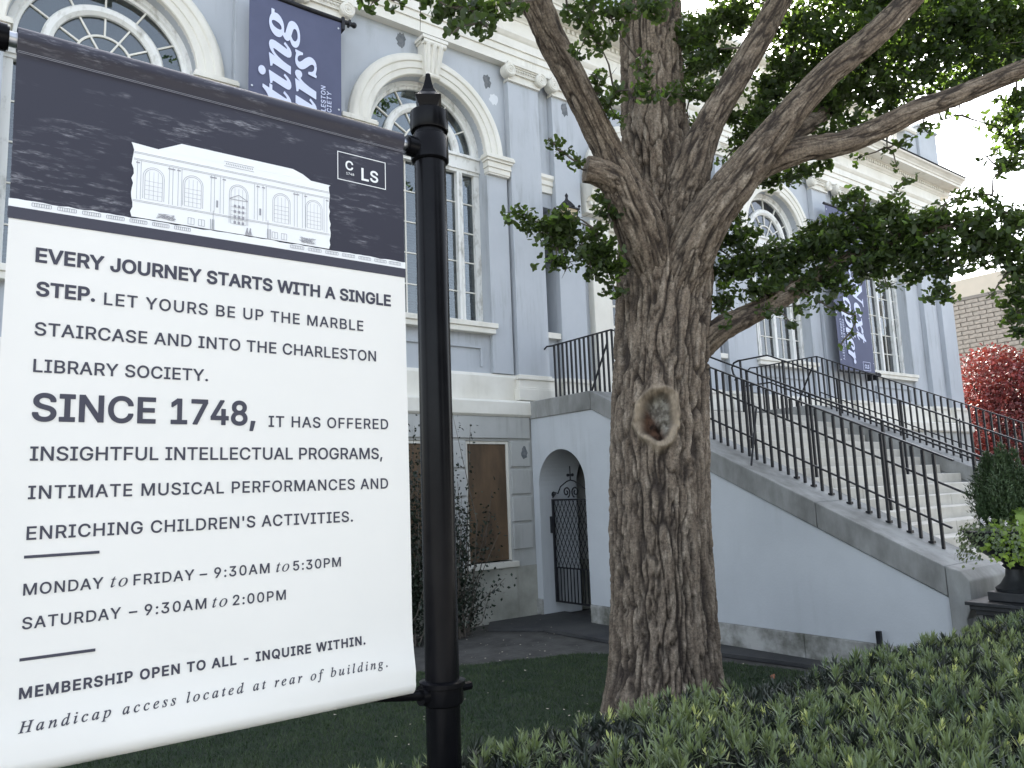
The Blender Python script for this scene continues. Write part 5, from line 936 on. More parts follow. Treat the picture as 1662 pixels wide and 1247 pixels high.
L('MEMBERSHIP OPEN TO ALL - INQUIRE WITHIN.', .152, .899, -.3680, .0200, BO)
L('Handicap access located at rear of building.', .152, .957, -.4315, .0205, .008, ITALIC, capu=IH)
def pbox(x0, x1, z0, z1, name, mat, k=0): MB().box(x0, x1, ysheet((x0+x1)/2, (z0+z1)/2)-.0016-k, ysheet((x0+x1)/2, (z0+z1)/2)-.0009-k, z0, z1).build(name, mat, BN)
pbox(.148, .285, -.0950, -.0890, 'rule', m_ink); pbox(.149, .284, -.2965, -.2905, 'rule', m_ink)
def poly(pts, name, mat, k=0): MB().plate(pts, [], lambda u, v, w: (u, ysheet(u, v)-.0012-k-w, v), .0002).build(name, mat, BN)
# the drawn library on its dark sky: white brushwork with a ragged edge, fine grey lines on it
rr = random.Random(3)
edge = [(X0+.001+(X1-X0-.002)*i/60, .6610+rr.uniform(-.0012, .0018)) for i in range(61)]
for i in range(12): poly([(edge[i*5][0]-(.0002 if i else .0), .6435), (edge[i*5+5][0]+.0002, .6435)]+edge[i*5:i*5+6][::-1], 'white_strip', m_white, .00005*(i % 2))
mstripe = M('navy_stripe_print', (.040, .039, .056), .5)
for i in range(6):
    a, b = X0+.0005+(X1-X0-.001)*i/6, X0+.0005+(X1-X0-.001)*(i+1)/6; poly([(a, .6172), (b, .6172), (b, .6434), (a, .6434)], 'navy_stripe', mstripe)
left = [(.325+rr.uniform(-.0035, .002), z) for z in np.linspace(.838, .664, 16)]; right = [(.808+rr.uniform(-.002, .003), z) for z in np.linspace(.664, .838, 16)]
sil = left+right+[(.811, .8425), (.756, .8440), (.733, .857), (.706, .8655), (.430, .8665), (.412, .857), (.378, .8400), (.320, .8440)]
poly(sil, 'drawn_building', m_white, .0009)
ln = MB()
def seg(a, b, w=.0011):
    (x0, z0), (x1, z1) = a, b; d = math.hypot(x1-x0, z1-z0) or 1; nx_, nz_ = -(z1-z0)/d*w/2, (x1-x0)/d*w/2; y = ysheet((x0+x1)/2, (z0+z1)/2)-.0030
    ln.quad((x0+nx_, y, z0+nz_), (x1+nx_, y, z1+nz_), (x1-nx_, y, z1-nz_), (x0-nx_, y, z0-nz_))
for z in (.8225, .8195, .8060, .8030, .7050, .7020):
    for i in range(6): seg((.326+.0803*i, z), (.326+.0803*(i+1), z), .0009)
ctr = [.370, .458, .567, .676, .764]
for c_ in ctr:
    w = .019; z0, zs = .712, .768
    if c_ == .567: z0 = .688
    for w2 in (w, w+.004):
        pts = [(c_-w2, z0), (c_-w2, zs)]+[(c_-w2*math.cos(PI*i/10), zs+w2*math.sin(PI*i/10)) for i in range(11)]+[(c_+w2, z0)]
        for a, b in zip(pts, pts[1:]): seg(a, b, .0009)
    for dx in (-.0095, 0, .0095): seg((c_+dx, z0), (c_+dx, zs+.012), .0006)
    for dz in range(5): seg((c_-w, z0+.011*dz), (c_+w, z0+.011*dz), .0006)
seg((.545, .752), (.567, .764), .0016); seg((.567, .764), (.589, .752), .0016); seg((.545, .751), (.589, .751), .0016)
for dx in (-.012, -.002, .008): 
    for dz in (.692, .706, .720, .734): seg((.567+dx, dz), (.567+dx+.006, dz), .007)
for x in (.334, .342, .404, .412, .424, .432, .500, .508, .522, .530, .606, .614, .628, .636, .710, .718, .732, .740, .792, .800):
    seg((x, .708), (x, .802), .0009)
    if int(x*1000) % 3: seg((x-.003, .797), (x+.005, .797), .003)
for x in (.515, .621): seg((x, .722), (x, .740), .0045)
seg((.530, .846), (.604, .846)); seg((.530, .834), (.604, .834)); 
for i in range(16): seg((.535+i*.0043, .838), (.5365+i*.0043, .8425), .0014)
for x0 in (.448, .472, .652, .676):
    for a, b in (((x0, .684), (x0+.014, .684)), ((x0+.014, .684), (x0+.014, .668)), ((x0+.014, .668), (x0, .668)), ((x0, .668), (x0, .684)), ((x0+.007, .684), (x0+.007, .668))): seg(a, b, .0009)
for i in range(90):
    cx_ = rr.choice((.398, .400, .745, .748)); seg((cx_+rr.uniform(-.022, .022), .668+rr.uniform(0, .016)), (cx_+rr.uniform(-.022, .022), .668+rr.uniform(0, .018)), .0007)
for x in (.500, .504, .508, .640, .644, .648): seg((x, .664), (x, .690), .0014)
seg((.506, .664), (.506, .712), .0010); seg((.641, .664), (.641, .712), .0010)
for x in (.588, .596): seg((x, .664), (x+.001, .683), .0032); seg((x-.004, .664), (x, .680), .0016); seg((x, .680), (x+.005, .664), .0016)
for x0 in (.130, .178, .226, .274, .322, .370, .418, .700, .748, .796, .844, .892, .940, .985):
    if x0+.036 > X1: continue
    seg((x0, .6575), (x0+.036, .6575), .0012); seg((x0, .6500), (x0+.036, .6500), .0009)
    for i in range(9): seg((x0+i*.0045, .6505), (x0+i*.0045, .6570), .0011)
ln.build('line_drawing', m_inkgrey, BN)
pf2 = lambda u, v, w: (u, ysheet(u, v)-.0011-w, v)
def LW(s, x0, x1, z, cap, bold): text_mesh(s, SANS, x0, x1, z, cap, pf2, bold=bold, t=.0002).build('logo_lettering', m_white, BN)
LW('C', .8565, .8825, .9005, .0250, .018); LW('L', .9045, .9190, .8800, .0340, .018); LW('S', .9310, .9530, .8815, .0315, .018); LW('1748', .8580, .8810, .8860, .0065, .015)
MB().plate([(.8320, .8665), (.9790, .8665), (.9790, .9480), (.8320, .9480)], [[(.8342, .8687), (.9768, .8687), (.9768, .9458), (.8342, .9458)]], pf2, .0002).build('logo_frame', m_white, BN)
for z in (.9965, .993): MB().box(X0+.002, X1-.002, ysheet(.5, z)-.0034, ysheet(.5, z)-.0026, z-.0004, z+.0004).build('stitching', m_inkgrey, BN)
# ================================================================ ginkgo tree
T = thing('ginkgo_tree', 'big ginkgo tree with furrowed grey-brown trunk and an oval pruning scar', 'tree', (5.9, 5.35, GZ))
def cr(pts, n):
    """Catmull-Rom resample of rows (x,y,z,r)"""
    P = np.array(pts, float); P = np.vstack([2*P[0]-P[1], P, 2*P[-1]-P[-2]]); out = []
    for i in range(1, len(P)-2):
        for t in np.linspace(0, 1, n, endpoint=False):
            a, b, c, d = P[i-1:i+3]; out.append(.5*(2*b+(c-a)*t+(2*a-5*b+4*c-d)*t*t+(3*b-a-3*c+d)*t**3))
    out.append(P[-2]); return np.array(out)
def limb(pts, name, nround=64, step=.03, flare=False, knot=None, cellw=.075, depth=1., cut=False, seed=0, lump=.06):
    C = cr(pts, 24); seg_ = np.linalg.norm(np.diff(C[:, :3], axis=0), axis=1); s = np.r_[0, np.cumsum(seg_)]
    m = max(6, int(s[-1]/step)); q = np.linspace(0, s[-1], m+1); C = np.stack([np.interp(q, s, C[:, k]) for k in range(4)], 1)
    D_ = np.gradient(C[:, :3], axis=0); D_ /= np.linalg.norm(D_, axis=1)[:, None]
    ref = np.array([1., 0, 0]) if abs(D_[0][0]) < .9 else np.array([0, 1., 0]); refs = []
    for d in D_:
        ref = ref-d*ref.dot(d); ref = ref/np.linalg.norm(ref); refs.append(ref)
    Rf = np.array(refs); Sf = np.cross(D_, Rf); th = np.linspace(0, 2*PI, nround, endpoint=False)
    c, sn = np.cos(th), np.sin(th); r = C[:, 3]
    N = Rf[:, None, :]*c[None, :, None]+Sf[:, None, :]*sn[None, :, None]
    base = C[:, None, :3]; rr = np.repeat(r[:, None], nround, 1)
    U = np.stack([rr*c, rr*sn, np.repeat(q[:, None], nround, 1)], 2).reshape(-1, 3)+seed*3.7      # bark space
    low = fbm(U*np.array([1.6, 1.6, .8])+9, 3, seed+5).reshape(rr.shape)-.5
    rr = rr*(1+lump*2*low)
    if flare:
        zz = base[:, :, 2]; k = np.clip((-1.5-zz)/.7, 0, 1)**2; lob = .5+.5*np.cos(th*6+.7)[None, :]; rr = rr*(1+k*(.05+.16*lob))
    warp = np.stack([fbm(U*np.array([3, 3, 1.6])+k*13, 3, seed+k) for k in range(3)], 1)-.5
    W_ = U+warp*np.array([.13, .13, .30]); ks = .078/cellw
    def vein(fx, fz, sd, wdt): return np.clip(abs(fbm(W_*np.array([fx, fx, fz])*ks, 3, seed+sd)-.5)/wdt-.12, 0, 1)
    v1, v2, v3 = vein(8.0, 1.15, 11, .05), vein(14, 2.4, 15, .06), vein(30, 7, 19, .08)
    cc_ = np.clip(cells(W_/np.array([cellw*1.3, cellw*1.3, cellw*4.6]), seed)/.22, 0, 1)
    plate_ = np.minimum(v1, .30+.70*v2)*(.78+.22*cc_); plate_ = plate_*plate_*(3-2*plate_)
    fine = fbm(U*np.array([38, 38, 16]), 3, seed+8)
    grain = fbm(U*np.array([18, 18, 3.2]), 3, seed+2)
    size = np.clip(r/.36, .3, 1)[:, None]
    disp = (.044*(plate_.reshape(rr.shape)-.75)+.010*(v3.reshape(rr.shape)-.5)+.022*(fine.reshape(rr.shape)-.5)+.022*(grain.reshape(rr.shape)-.5))*size*depth
    furrow = (plate_*(.62+.38*v3)).reshape(rr.shape)
    rotten = np.zeros_like(rr); scar = np.zeros_like(rr); hollow = np.zeros_like(rr)
    P0 = base+N*rr[:, :, None]
    if knot:
        kc = np.array(knot[0]); view = kc/np.linalg.norm(kc); side_ = np.array([view[1], -view[0], 0]); side_ /= np.linalg.norm(side_)
        rel = P0-kc; sx = rel@side_; sz = rel[:, :, 2]; front = (N@(-view)) > .1
        sx2 = sx/(.178*(1+.16*sz/.25)); sz2 = (sz-.02*sx2)/.262; rho = np.sqrt(sx2**2+sz2**2); an = np.arctan2(sz2, sx2)
        rho = rho*(1+.07*np.sin(an*3+1)+.04*np.sin(an*5)+.35*(fbm(U*np.array([9, 9, 9]), 3, 61).reshape(rr.shape)-.5))
        lip = np.exp(-((rho-1)/.165)**2)*front; ins = np.clip((.86-rho)/.12, 0, 1)*front; ins = ins*ins*(3-2*ins)
        swell = np.exp(-((rho-1)/.6)**2)*front*(rho > 1)
        mask = np.clip(lip*1.6, 0, 1); keep = 1-np.clip(mask+ins, 0, 1)
        rough = (fbm(U*np.array([22, 22, 22]), 4, 44).reshape(rr.shape)-.5)
        disp = disp*keep+.060*lip+.022*swell-.11*ins*(1+.9*rough)-.02*ins*np.clip(-sz2+.2, 0, 1)+mask*.014*(fine.reshape(rr.shape)-.5)+mask*.012*(plate_.reshape(rr.shape)-.6)+mask*.004*np.sin(rho*60+3*low)
        scar = np.clip(mask*1.1, 0, 1); hollow = ins; rotten = np.clip(.5+(-sz2*.9-sx2*.9-.1)*2.2, 0, 1)
    P = base+N*(rr+disp)[:, :, None]
    V = P.reshape(-1, 3); i = np.arange(m)[:, None]; k = np.arange(nround)[None, :]; k2 = (k+1) % nround
    F = np.stack([i*nround+k, i*nround+k2, (i+1)*nround+k2, (i+1)*nround+k], -1).reshape(-1, 4)
    if cut:
        n0 = len(V); cen = C[-1, :3]; V = np.vstack([V, cen[None]]); e = m*nround
        F = np.vstack([F, [[e+a, e+(a+1) % nround, n0, n0] for a in range(0)]]) if False else F
        V = V[:-1]
        for rr_ in (.93, .5, .05):
            ring = cen+(V[e:e+nround]-cen)*rr_+D_[-1]*(-.004 if rr_ < .9 else .004); o = len(V); V = np.vstack([V, ring]); pe = e if rr_ == .93 else o-nround
            F = np.vstack([F, np.stack([pe+k[0], pe+k2[0], o+k2[0], o+k[0]], -1)])
    V = V-np.array(ORIG[T]); me = fast_mesh(name, V, F, m_bark, True)
    ext = len(V)-len(U); U2 = np.vstack([U, U[-ext:]]) if ext else U
    a = me.attributes.new('bark', 'FLOAT_VECTOR', 'POINT'); a.data.foreach_set('vector', U2.astype(np.float32).ravel())
    for nm, arr in (('furrow', furrow), ('scar', scar), ('hollow', hollow), ('rot', rotten)):
        v = arr.ravel(); v = np.r_[v, np.full(ext, .9 if nm == 'furrow' else 0)]; a = me.attributes.new(nm, 'FLOAT', 'POINT'); a.data.foreach_set('value', v.astype(np.float32))
    link(name, me, T, tuple(ORIG[T])); return C
def A(p, r): return (*p, r)
KC = (5.343,4.930,0.650)
trunk = [A((5.76, 5.35, GZ-.12), .60), A((5.663,5.350,-2.133), .545), A((5.690,5.350,-1.574), .515), A((5.718,5.350,-1.001), .49), A((5.735,5.350,-0.352), .48), A((5.820,5.350,0.562), .475),
         A((5.941,5.350,1.458), .475), A((6.064,5.350,2.265), .490), A((6.133,5.350,2.787), .480), A((6.098,5.350,3.335), .40), A((6.049,5.350,3.852), .345), A((6.069,5.350,4.504), .325),
         A((6.111,5.350,5.180), .32), A((6.318,5.400,6.444), .28), A((6.854,5.500,9.327), .20), A((7.528,5.600,14.663), .10)]
limb(trunk, 'trunk', 300, .016, True, (KC,), .074, 1.0, seed=1, lump=.03)
LB = {}
LB['a'] = limb([A((5.792,5.256,2.136), .20), A((5.548,5.175,2.561), .235), A((5.293,5.117,2.896), .205), A((5.100,5.084,3.184), .155), A((4.880,5.068,3.487), .138), A((4.601,5.028,3.826), .134), A((4.316,4.995,4.148), .136), A((4.095,4.927,4.396), .138), A((3.817,4.884,4.739), .125), A((3.347,4.876,5.346), .09), A((2.976,4.785,6.005), .05)], 'limb', 110, .016, seed=3, cellw=.06)
LB['g'] = limb([A((5.566,5.139,2.683), .20), A((5.337,5.111,2.885), .19), A((5.115,5.105,3.000), .155), A((4.961,5.138,3.040), .132), A((4.855,5.188,3.059), .126)], 'limb_stub', 90, .014, cut=True, seed=4, cellw=.06)
LB['b'] = limb([A((6.022,5.163,2.409), .24), A((6.024,5.013,2.894), .235), A((6.054,4.856,3.297), .19), A((6.166,4.706,3.678), .145), A((6.337,4.507,4.082), .128), A((6.567,4.315,4.551), .124), A((6.802,4.108,5.089), .115), A((7.132,3.844,5.908), .09), A((7.518,3.598,7.093), .06)], 'limb', 96, .018, seed=5, cellw=.056)
LB['c'] = limb([A((5.958,5.107,1.928), .22), A((5.968,4.902,2.327), .235), A((6.010,4.689,2.642), .225), A((6.159,4.463,2.940), .20), A((6.346,4.200,3.286), .170), A((6.548,3.922,3.649), .140), A((6.713,3.689,3.909), .130), A((6.961,3.394,4.179), .122), A((7.237,3.128,4.517), .110), A((7.712,2.649,5.225), .08), A((8.239,2.116,6.018), .05)], 'limb', 110, .016, seed=6, cellw=.06)
LB['d'] = limb([A((6.321,4.523,2.984), .12), A((6.467,4.320,3.163), .135), A((6.748,4.090,3.277), .125), A((7.044,3.799,3.319), .116), A((7.322,3.507,3.444), .108), A((7.508,3.284,3.559), .102), A((7.764,3.075,3.661), .096), A((8.014,2.806,3.776), .090), A((8.245,2.552,3.885), .084), A((8.629,2.169,4.072), .06), A((8.966,1.754,4.284), .04)], 'limb', 90, .018, seed=7, cellw=.056)
LB['e'] = limb([A((6.100,5.256,1.196), .14), A((6.226,5.057,1.430), .135), A((6.339,4.883,1.581), .125), A((6.549,4.705,1.702), .108), A((6.779,4.510,1.840), .098), A((6.967,4.280,1.990), .085), A((7.231,4.047,2.193), .070), A((7.451,3.733,2.333), .05), A((7.787,3.341,2.420), .032), A((8.160,2.925,2.485), .018)], 'limb', 70, .02, seed=8, cellw=.05)
LB['f'] = limb([A((6.463,4.177,3.274), .06), A((6.896,4.180,3.570), .09), A((7.450,4.210,3.918), .09), A((8.238,4.121,4.659), .08), A((9.173,3.792,5.426), .05)], 'limb', 50, .03, seed=9, cellw=.05)

# ---- ginkgo leaves: fan blades on short spurs
def fan_leaf(s=1., fold=.25, n=6):
    V = [(0, 0, 0)]
    for i in range(n+1):
        a = R(-62+124*i/n); rr = 1-.08*math.cos(a*5)-(.18 if i == n//2 else 0); V.append((math.sin(a)*rr*s, math.cos(a)*rr*s, abs(math.sin(a))*fold*s))
    return np.array(V), np.array([(0, i+1, i+2) for i in range(n)])
def rot(n):
    q = rng.normal(size=(n, 4)); q /= np.linalg.norm(q, axis=1)[:, None]; w, x, y, z = q.T
    return np.stack([1-2*(y*y+z*z), 2*(x*y-z*w), 2*(x*z+y*w), 2*(x*y+z*w), 1-2*(x*x+z*z), 2*(y*z-x*w), 2*(x*z-y*w), 2*(y*z+x*w), 1-2*(x*x+y*y)], 1).reshape(n, 3, 3)
def orient(nrm, tip):
    """rotation matrices whose z is nrm and y is close to tip"""
    z = nrm/np.linalg.norm(nrm, axis=1)[:, None]; y = tip-z*(tip*z).sum(1)[:, None]; y /= np.linalg.norm(y, axis=1)[:, None]+1e-9; x = np.cross(y, z)
    return np.stack([x, y, z], 2)
def scatter(T_, P, Rm, S):
    v, f = T_; n = len(P); V = np.einsum('nij,vj->nvi', Rm, v)*S[:, None, None]+P[:, None, :]
    return V.reshape(-1, 3), (f[None]+(np.arange(n)*len(v))[:, None, None]).reshape(-1, f.shape[1])
# clusters: centre, radii (metres), leaf count
blobs = []
def bl(p, rad, n): blobs.append((p, rad if hasattr(rad, '__len__') else (rad, rad, rad*.6), n))
# low sprays left of the trunk
for p, r_, n in (((4.195,5.484,2.595), .09, 22), ((4.343,5.442,2.567), .14, 46), ((4.496,5.406,2.487), .18, 75), ((4.672,5.346,2.439), .17, 75), ((4.586,5.373,2.287), .11, 30), ((4.849,5.285,2.390), .15, 50), ((4.987,5.226,2.496), .12, 32), ((5.065,5.263,2.315), .20, 90),
                 ((5.147,5.234,2.134), .18, 80), ((4.905,5.271,2.230), .14, 40), ((4.701,5.312,2.149), .12, 34), ((4.520,5.386,2.141), .11, 34), ((5.186,5.230,2.703), .16, 60), ((5.222,5.296,2.893), .12, 34), ((5.197,5.234,1.924), .10, 24), ((4.962,5.260,2.052), .08, 14),
                 ((4.463,5.177,3.207), .07, 9), ((4.568,5.171,3.152), .09, 16), ((4.698,5.149,3.088), .08, 14), ((4.410,5.209,3.250), .04, 5),
                 ((4.556,5.295,2.500), .13, 70), ((4.508,5.354,2.370), .10, 40), ((4.671,5.281,2.456), .10, 40), ((4.584,5.258,2.596), .08, 30), ((4.680,5.257,2.553), .08, 30),
                 # top left hanging spray
                 ((2.546,4.081,3.239), .07, 16), ((2.621,4.019,3.277), .10, 26), ((2.775,4.025,3.305), .12, 40), ((2.948,4.009,3.375), .13, 48), ((2.745,3.949,3.148), .08, 16), ((2.611,3.938,3.063), .05, 6), ((2.866,3.977,3.188), .07, 12), ((2.581,3.967,3.024), .035, 4), ((3.107,4.001,3.463), .10, 26),
                 ((2.185,4.337,3.313), .05, 8), ((2.301,4.249,3.324), .06, 10), ((2.131,4.364,3.394), .08, 14), ((2.431,4.139,3.400), .14, 40),
                 ((4.032,4.362,3.935), .12, 30), ((4.227,4.355,3.862), .14, 40), ((4.391,4.326,4.047), .14, 44), ((4.155,4.445,3.660), .09, 16), ((4.364,4.397,3.761), .10, 22), ((4.463,4.301,3.887), .10, 26), ((4.172,4.246,4.004), .12, 30),
                 ((4.844,4.906,3.842), .12, 30), ((4.902,4.899,3.638), .11, 28), ((4.980,4.867,3.490), .08, 16), ((4.804,4.957,3.729), .08, 12),
                 ((4.558,4.192,4.101), .16, 60), ((4.747,4.046,4.134), .16, 60), ((4.835,4.415,3.811), .08, 12), ((4.909,4.384,3.671), .10, 18), ((4.829,4.472,3.511), .12, 26), ((4.964,4.378,3.478), .11, 22), ((4.764,4.637,3.568), .10, 20), ((5.243,4.400,3.600), .12, 24)): bl(p, r_, n)
# right of the leader and between the limbs
for p, r_, n in (((6.284,4.925,4.791), .28, 130), ((6.616,4.875,5.100), .30, 150), ((6.328,4.950,4.461), .22, 80), ((6.587,4.852,4.639), .22, 90), ((6.136,4.900,4.132), .14, 34), ((6.216,4.730,4.042), .14, 36), ((6.383,5.131,3.919), .12, 18), ((6.724,4.669,5.097), .28, 120),
                 ((6.820,4.709,3.751), .20, 70), ((6.542,4.762,3.909), .12, 26), ((6.831,4.544,3.928), .22, 90), ((7.080,4.408,4.361), .26, 120), ((6.983,4.513,4.169), .20, 80), ((7.079,4.224,4.693), .30, 150), ((7.276,4.032,4.943), .32, 170), ((7.320,4.323,4.539), .24, 100),
                 ((6.803,4.868,3.635), .12, 24), ((6.755,5.047,3.536), .10, 14), ((6.887,4.706,3.485), .12, 30), ((6.636,5.103,3.723), .10, 12), ((6.849,4.346,3.539), .10, 20),
                 ((7.094,4.949,3.376), .13, 34), ((7.229,4.728,3.340), .16, 60), ((7.357,4.506,3.343), .16, 60), ((7.452,4.304,3.374), .12, 34), ((6.988,5.170,3.286), .10, 16)): bl(p, r_, n)
for p, r_, n in (((7.318, 3.817, 4.559), .34, 200), ((7.585, 3.653, 4.357), .32, 180), ((7.593, 3.819, 4.096), .28, 140), ((7.406, 4.102, 3.998), .24, 110), ((7.857, 3.636, 4.020), .28, 130), ((7.884, 3.399, 4.533), .36, 210), ((8.134, 3.192, 4.648), .36, 210), ((8.004, 3.366, 4.211), .30, 150),
                       ((8.306, 3.121, 4.324), .32, 160), ((8.495, 2.926, 4.631), .34, 190), ((8.585, 2.723, 4.688), .34, 190), ((8.609, 2.782, 4.251), .30, 140), ((8.471, 3.033, 4.127), .20, 60), ((8.172, 3.287, 3.951), .18, 40), ((7.599, 3.663, 4.959), .34, 190), ((7.858, 3.466, 4.979), .34, 180), ((7.510, 3.948, 3.716), .16, 40),
                       ((7.863, 3.794, 3.815), .12, 18), ((7.307, 4.115, 3.630), .14, 30), ((8.021, 3.538, 3.884), .10, 12), ((7.684, 4.182, 4.513), .3, 120), ((8.486, 3.129, 4.951), .34, 150), ((9.114, 2.837, 4.659), .3, 110), ((8.424, 3.409, 5.051), .3, 110), ((7.446, 4.288, 4.201), .2, 60)): bl(p, r_, n)
for p, r_, n in (((7.419, 3.841, 3.277), .07, 10), ((7.546, 3.614, 3.318), .06, 8), ((7.692, 3.490, 3.403), .09, 16), ((7.837, 3.366, 3.489), .09, 14), ((7.983, 3.243, 3.574), .07, 8), ((8.026, 3.085, 3.570), .04, 3), ((7.729, 3.629, 3.169), .05, 5),
                       ((8.314, 2.759, 3.488), .16, 60), ((8.376, 2.755, 3.245), .18, 80), ((8.338, 2.818, 3.055), .14, 44), ((8.223, 2.847, 3.372), .10, 20), ((8.122, 2.911, 3.437), .07, 10), ((8.378, 2.680, 3.665), .14, 50), ((8.268, 2.882, 2.980), .07, 9), ((8.246, 2.993, 3.165), .05, 6),
                       ((8.101, 2.933, 2.689), .08, 14), ((7.954, 3.035, 2.731), .09, 18), ((7.812, 3.148, 2.690), .10, 22), ((7.614, 3.499, 2.963), .05, 7), ((7.547, 3.571, 2.845), .07, 12), ((7.456, 3.664, 2.697), .10, 26), ((7.275, 3.773, 2.845), .08, 18), ((7.180, 3.857, 2.771), .11, 30),
                       ((8.197, 2.787, 2.398), .14, 44), ((8.060, 2.908, 2.287), .16, 60), ((8.209, 2.819, 2.164), .16, 60), ((8.174, 2.886, 1.932), .10, 22), ((8.255, 2.857, 1.753), .12, 36), ((8.071, 3.014, 2.353), .16, 60), ((8.206, 2.883, 2.524), .14, 40), ((8.168, 2.870, 2.049), .14, 40), ((8.019, 2.959, 2.173), .12, 30), ((8.246, 2.833, 1.928), .12, 34), ((8.228, 2.897, 1.637), .12, 34), ((8.301, 2.895, 1.341), .10, 26), ((8.176, 2.967, 1.464), .07, 12), ((8.244, 2.906, 1.519), .10, 30), ((8.108, 2.950, 1.847), .05, 7), ((8.228, 2.944, 1.374), .06, 10),
                       ((8.015, 3.030, 2.503), .12, 34), ((8.044, 3.023, 1.704), .05, 6), ((7.979, 3.014, 2.028), .06, 9)): bl(p, r_, n)
# the dark middle bough
for p, r_, n in (((6.521, 4.853, 2.771), .14, 50), ((6.459, 4.950, 2.486), .16, 60), ((6.554, 4.743, 2.542), .20, 90), ((6.521, 4.828, 2.196), .22, 110), ((6.380, 4.867, 1.860), .14, 46), ((6.611, 4.619, 2.285), .24, 140), ((6.594, 4.566, 1.945), .20, 100), ((6.954, 4.584, 2.463), .16, 60),
                       ((6.846, 4.468, 2.150), .24, 140), ((6.989, 4.330, 2.330), .24, 140), ((6.965, 4.276, 2.021), .20, 100), ((7.097, 4.118, 2.353), .26, 160), ((7.072, 4.071, 2.016), .20, 100), ((7.288, 3.945, 2.529), .24, 140), ((7.261, 3.900, 2.190), .24, 140), ((7.396, 3.757, 2.426), .26, 160),
                       ((7.437, 3.780, 2.120), .22, 120), ((7.502, 3.580, 2.265), .26, 160), ((7.535, 3.622, 2.602), .18, 80), ((7.639, 3.447, 2.439), .24, 140), ((7.655, 3.488, 2.138), .20, 90), ((7.779, 3.323, 2.553), .18, 80), ((7.741, 3.284, 2.220), .22, 110), ((7.876, 3.153, 2.391), .16, 60),
                       ((7.937, 3.149, 2.152), .18, 70), ((7.802, 3.281, 1.980), .16, 60), ((7.740, 3.358, 1.805), .14, 44), ((7.817, 3.317, 1.713), .07, 12), ((8.029, 3.066, 2.236), .16, 54), ((7.242, 4.213, 2.636), .14, 40), ((7.118, 4.321, 2.547), .12, 30), ((7.380, 3.850, 2.679), .16, 60),
                       ((7.616, 3.549, 1.960), .12, 30), ((7.426, 3.705, 1.879), .08, 14), ((7.228, 3.978, 1.887), .10, 20), ((6.662, 4.179, 1.708), .10, 16), ((6.395, 4.265, 1.635), .09, 10), ((6.398, 4.157, 1.522), .08, 8), ((6.805, 4.068, 1.731), .09, 14), ((6.963, 3.963, 1.664), .10, 16), ((7.092, 3.880, 1.587), .06, 7),
                       ((7.062, 3.931, 1.422), .05, 5), ((6.996, 4.000, 1.307), .03, 3), ((6.149, 4.710, 1.578), .07, 8), ((6.459, 4.455, 1.714), .10, 14)): bl(p, r_, n)
for p, r_, n in (((8.549,2.332,4.196), .30, 150), ((8.641,2.201,3.838), .28, 130), ((8.857,1.969,4.237), .32, 150), ((9.064,1.869,3.935), .28, 120), ((9.280,1.637,4.334), .34, 150), ((8.629,2.378,3.600), .22, 80), ((8.848,2.100,3.536), .22, 80), ((8.546,2.638,2.478), .24, 100), ((8.631,2.487,2.261), .22, 90), ((8.890,2.498,4.674), .34, 160), ((9.162,2.128,4.905), .36, 160), ((8.627,2.591,3.113), .18, 60), ((8.409,2.702,1.979), .16, 60)): bl(p, r_, n)
nb_view = len(blobs)
# the crown above the frame, seen only as shade
for k in range(150):
    a = random.uniform(0, 2*PI); rad = math.sqrt(random.random())*4.2; z = random.uniform(4.6, 9.5)
    x, y = 6.4+rad*math.cos(a), 5.0+rad*math.sin(a)*.85
    f_ = Vector((x, y, z)); u = f_ @ Matrix(((0.804163,-0.053318,-0.592013),(-0.593226,-0.134808,-0.793669),(-0.037491,0.989436,-0.140037))).col[1] if False else None
    cc = Matrix(((0.804163,-0.053318,-0.592013),(-0.593226,-0.134808,-0.793669),(-0.037491,0.989436,-0.140037))).transposed() @ f_
    if -cc.z > 0 and cc.y/-cc.z*1250 < 690: continue
    bl((x, y, z), .42, 110)
leaf_T = fan_leaf(1.0); PP, RR, SS, near = [], [], [], []
for bi, (c_, rad, n) in enumerate(blobs):
    inview = bi < nb_view; n = int(n*((3.6 if c_[2] > 3.6 and n > 25 else 2.6 if n > 25 else 1.5) if c_[0] > 5.0 and inview else 1.5 if inview else .8)); ns = max(1, n//6)
    d = rng.normal(size=(ns, 3)); d /= np.linalg.norm(d, axis=1)[:, None]; spur = np.array(c_)+d*(rng.random((ns, 1))**.5)*np.array(rad)*(1.12 if n > 60 else 1)
    idx = rng.integers(0, ns, n); out = rng.normal(size=(n, 3)); out[:, 2] = out[:, 2]*.6-.35; out /= np.linalg.norm(out, axis=1)[:, None]
    p = spur[idx]+out*rng.uniform(.02, .06, (n, 1)); nr = rng.normal(size=(n, 3))*.75+np.array([0, 0, .8])
    PP.append(p); RR.append(orient(nr, out)); SS.append(rng.uniform(.030, .060, n)*(1 if inview else 1.7))
    near.append(np.full(n, 1 if inview else 0))
PP, RR, SS, near = np.vstack(PP), np.vstack(RR), np.concatenate(SS), np.concatenate(near)
CM = np.array(Matrix(((0.804163,-0.053318,-0.592013),(-0.593226,-0.134808,-0.793669),(-0.037491,0.989436,-0.140037)))); cc = PP@CM; sx_ = cc[:, 0]/-cc[:, 2]*1250; sy_ = cc[:, 1]/-cc[:, 2]*1250
vis = (near > 0) & (abs(sx_) < 820) & (abs(sy_) < 615); score = np.where(vis, SS/-cc[:, 2], -1)
order = np.argsort(-score); own = order[:300]; rest = np.ones(len(PP), bool); rest[own] = False
lm = [fast_mesh('leaf', *fan_leaf(1., fo), mt) for fo in (.15, .3, .42) for mt in (m_leaf, m_leaf)]
for me in lm: me.name = 'leaf'
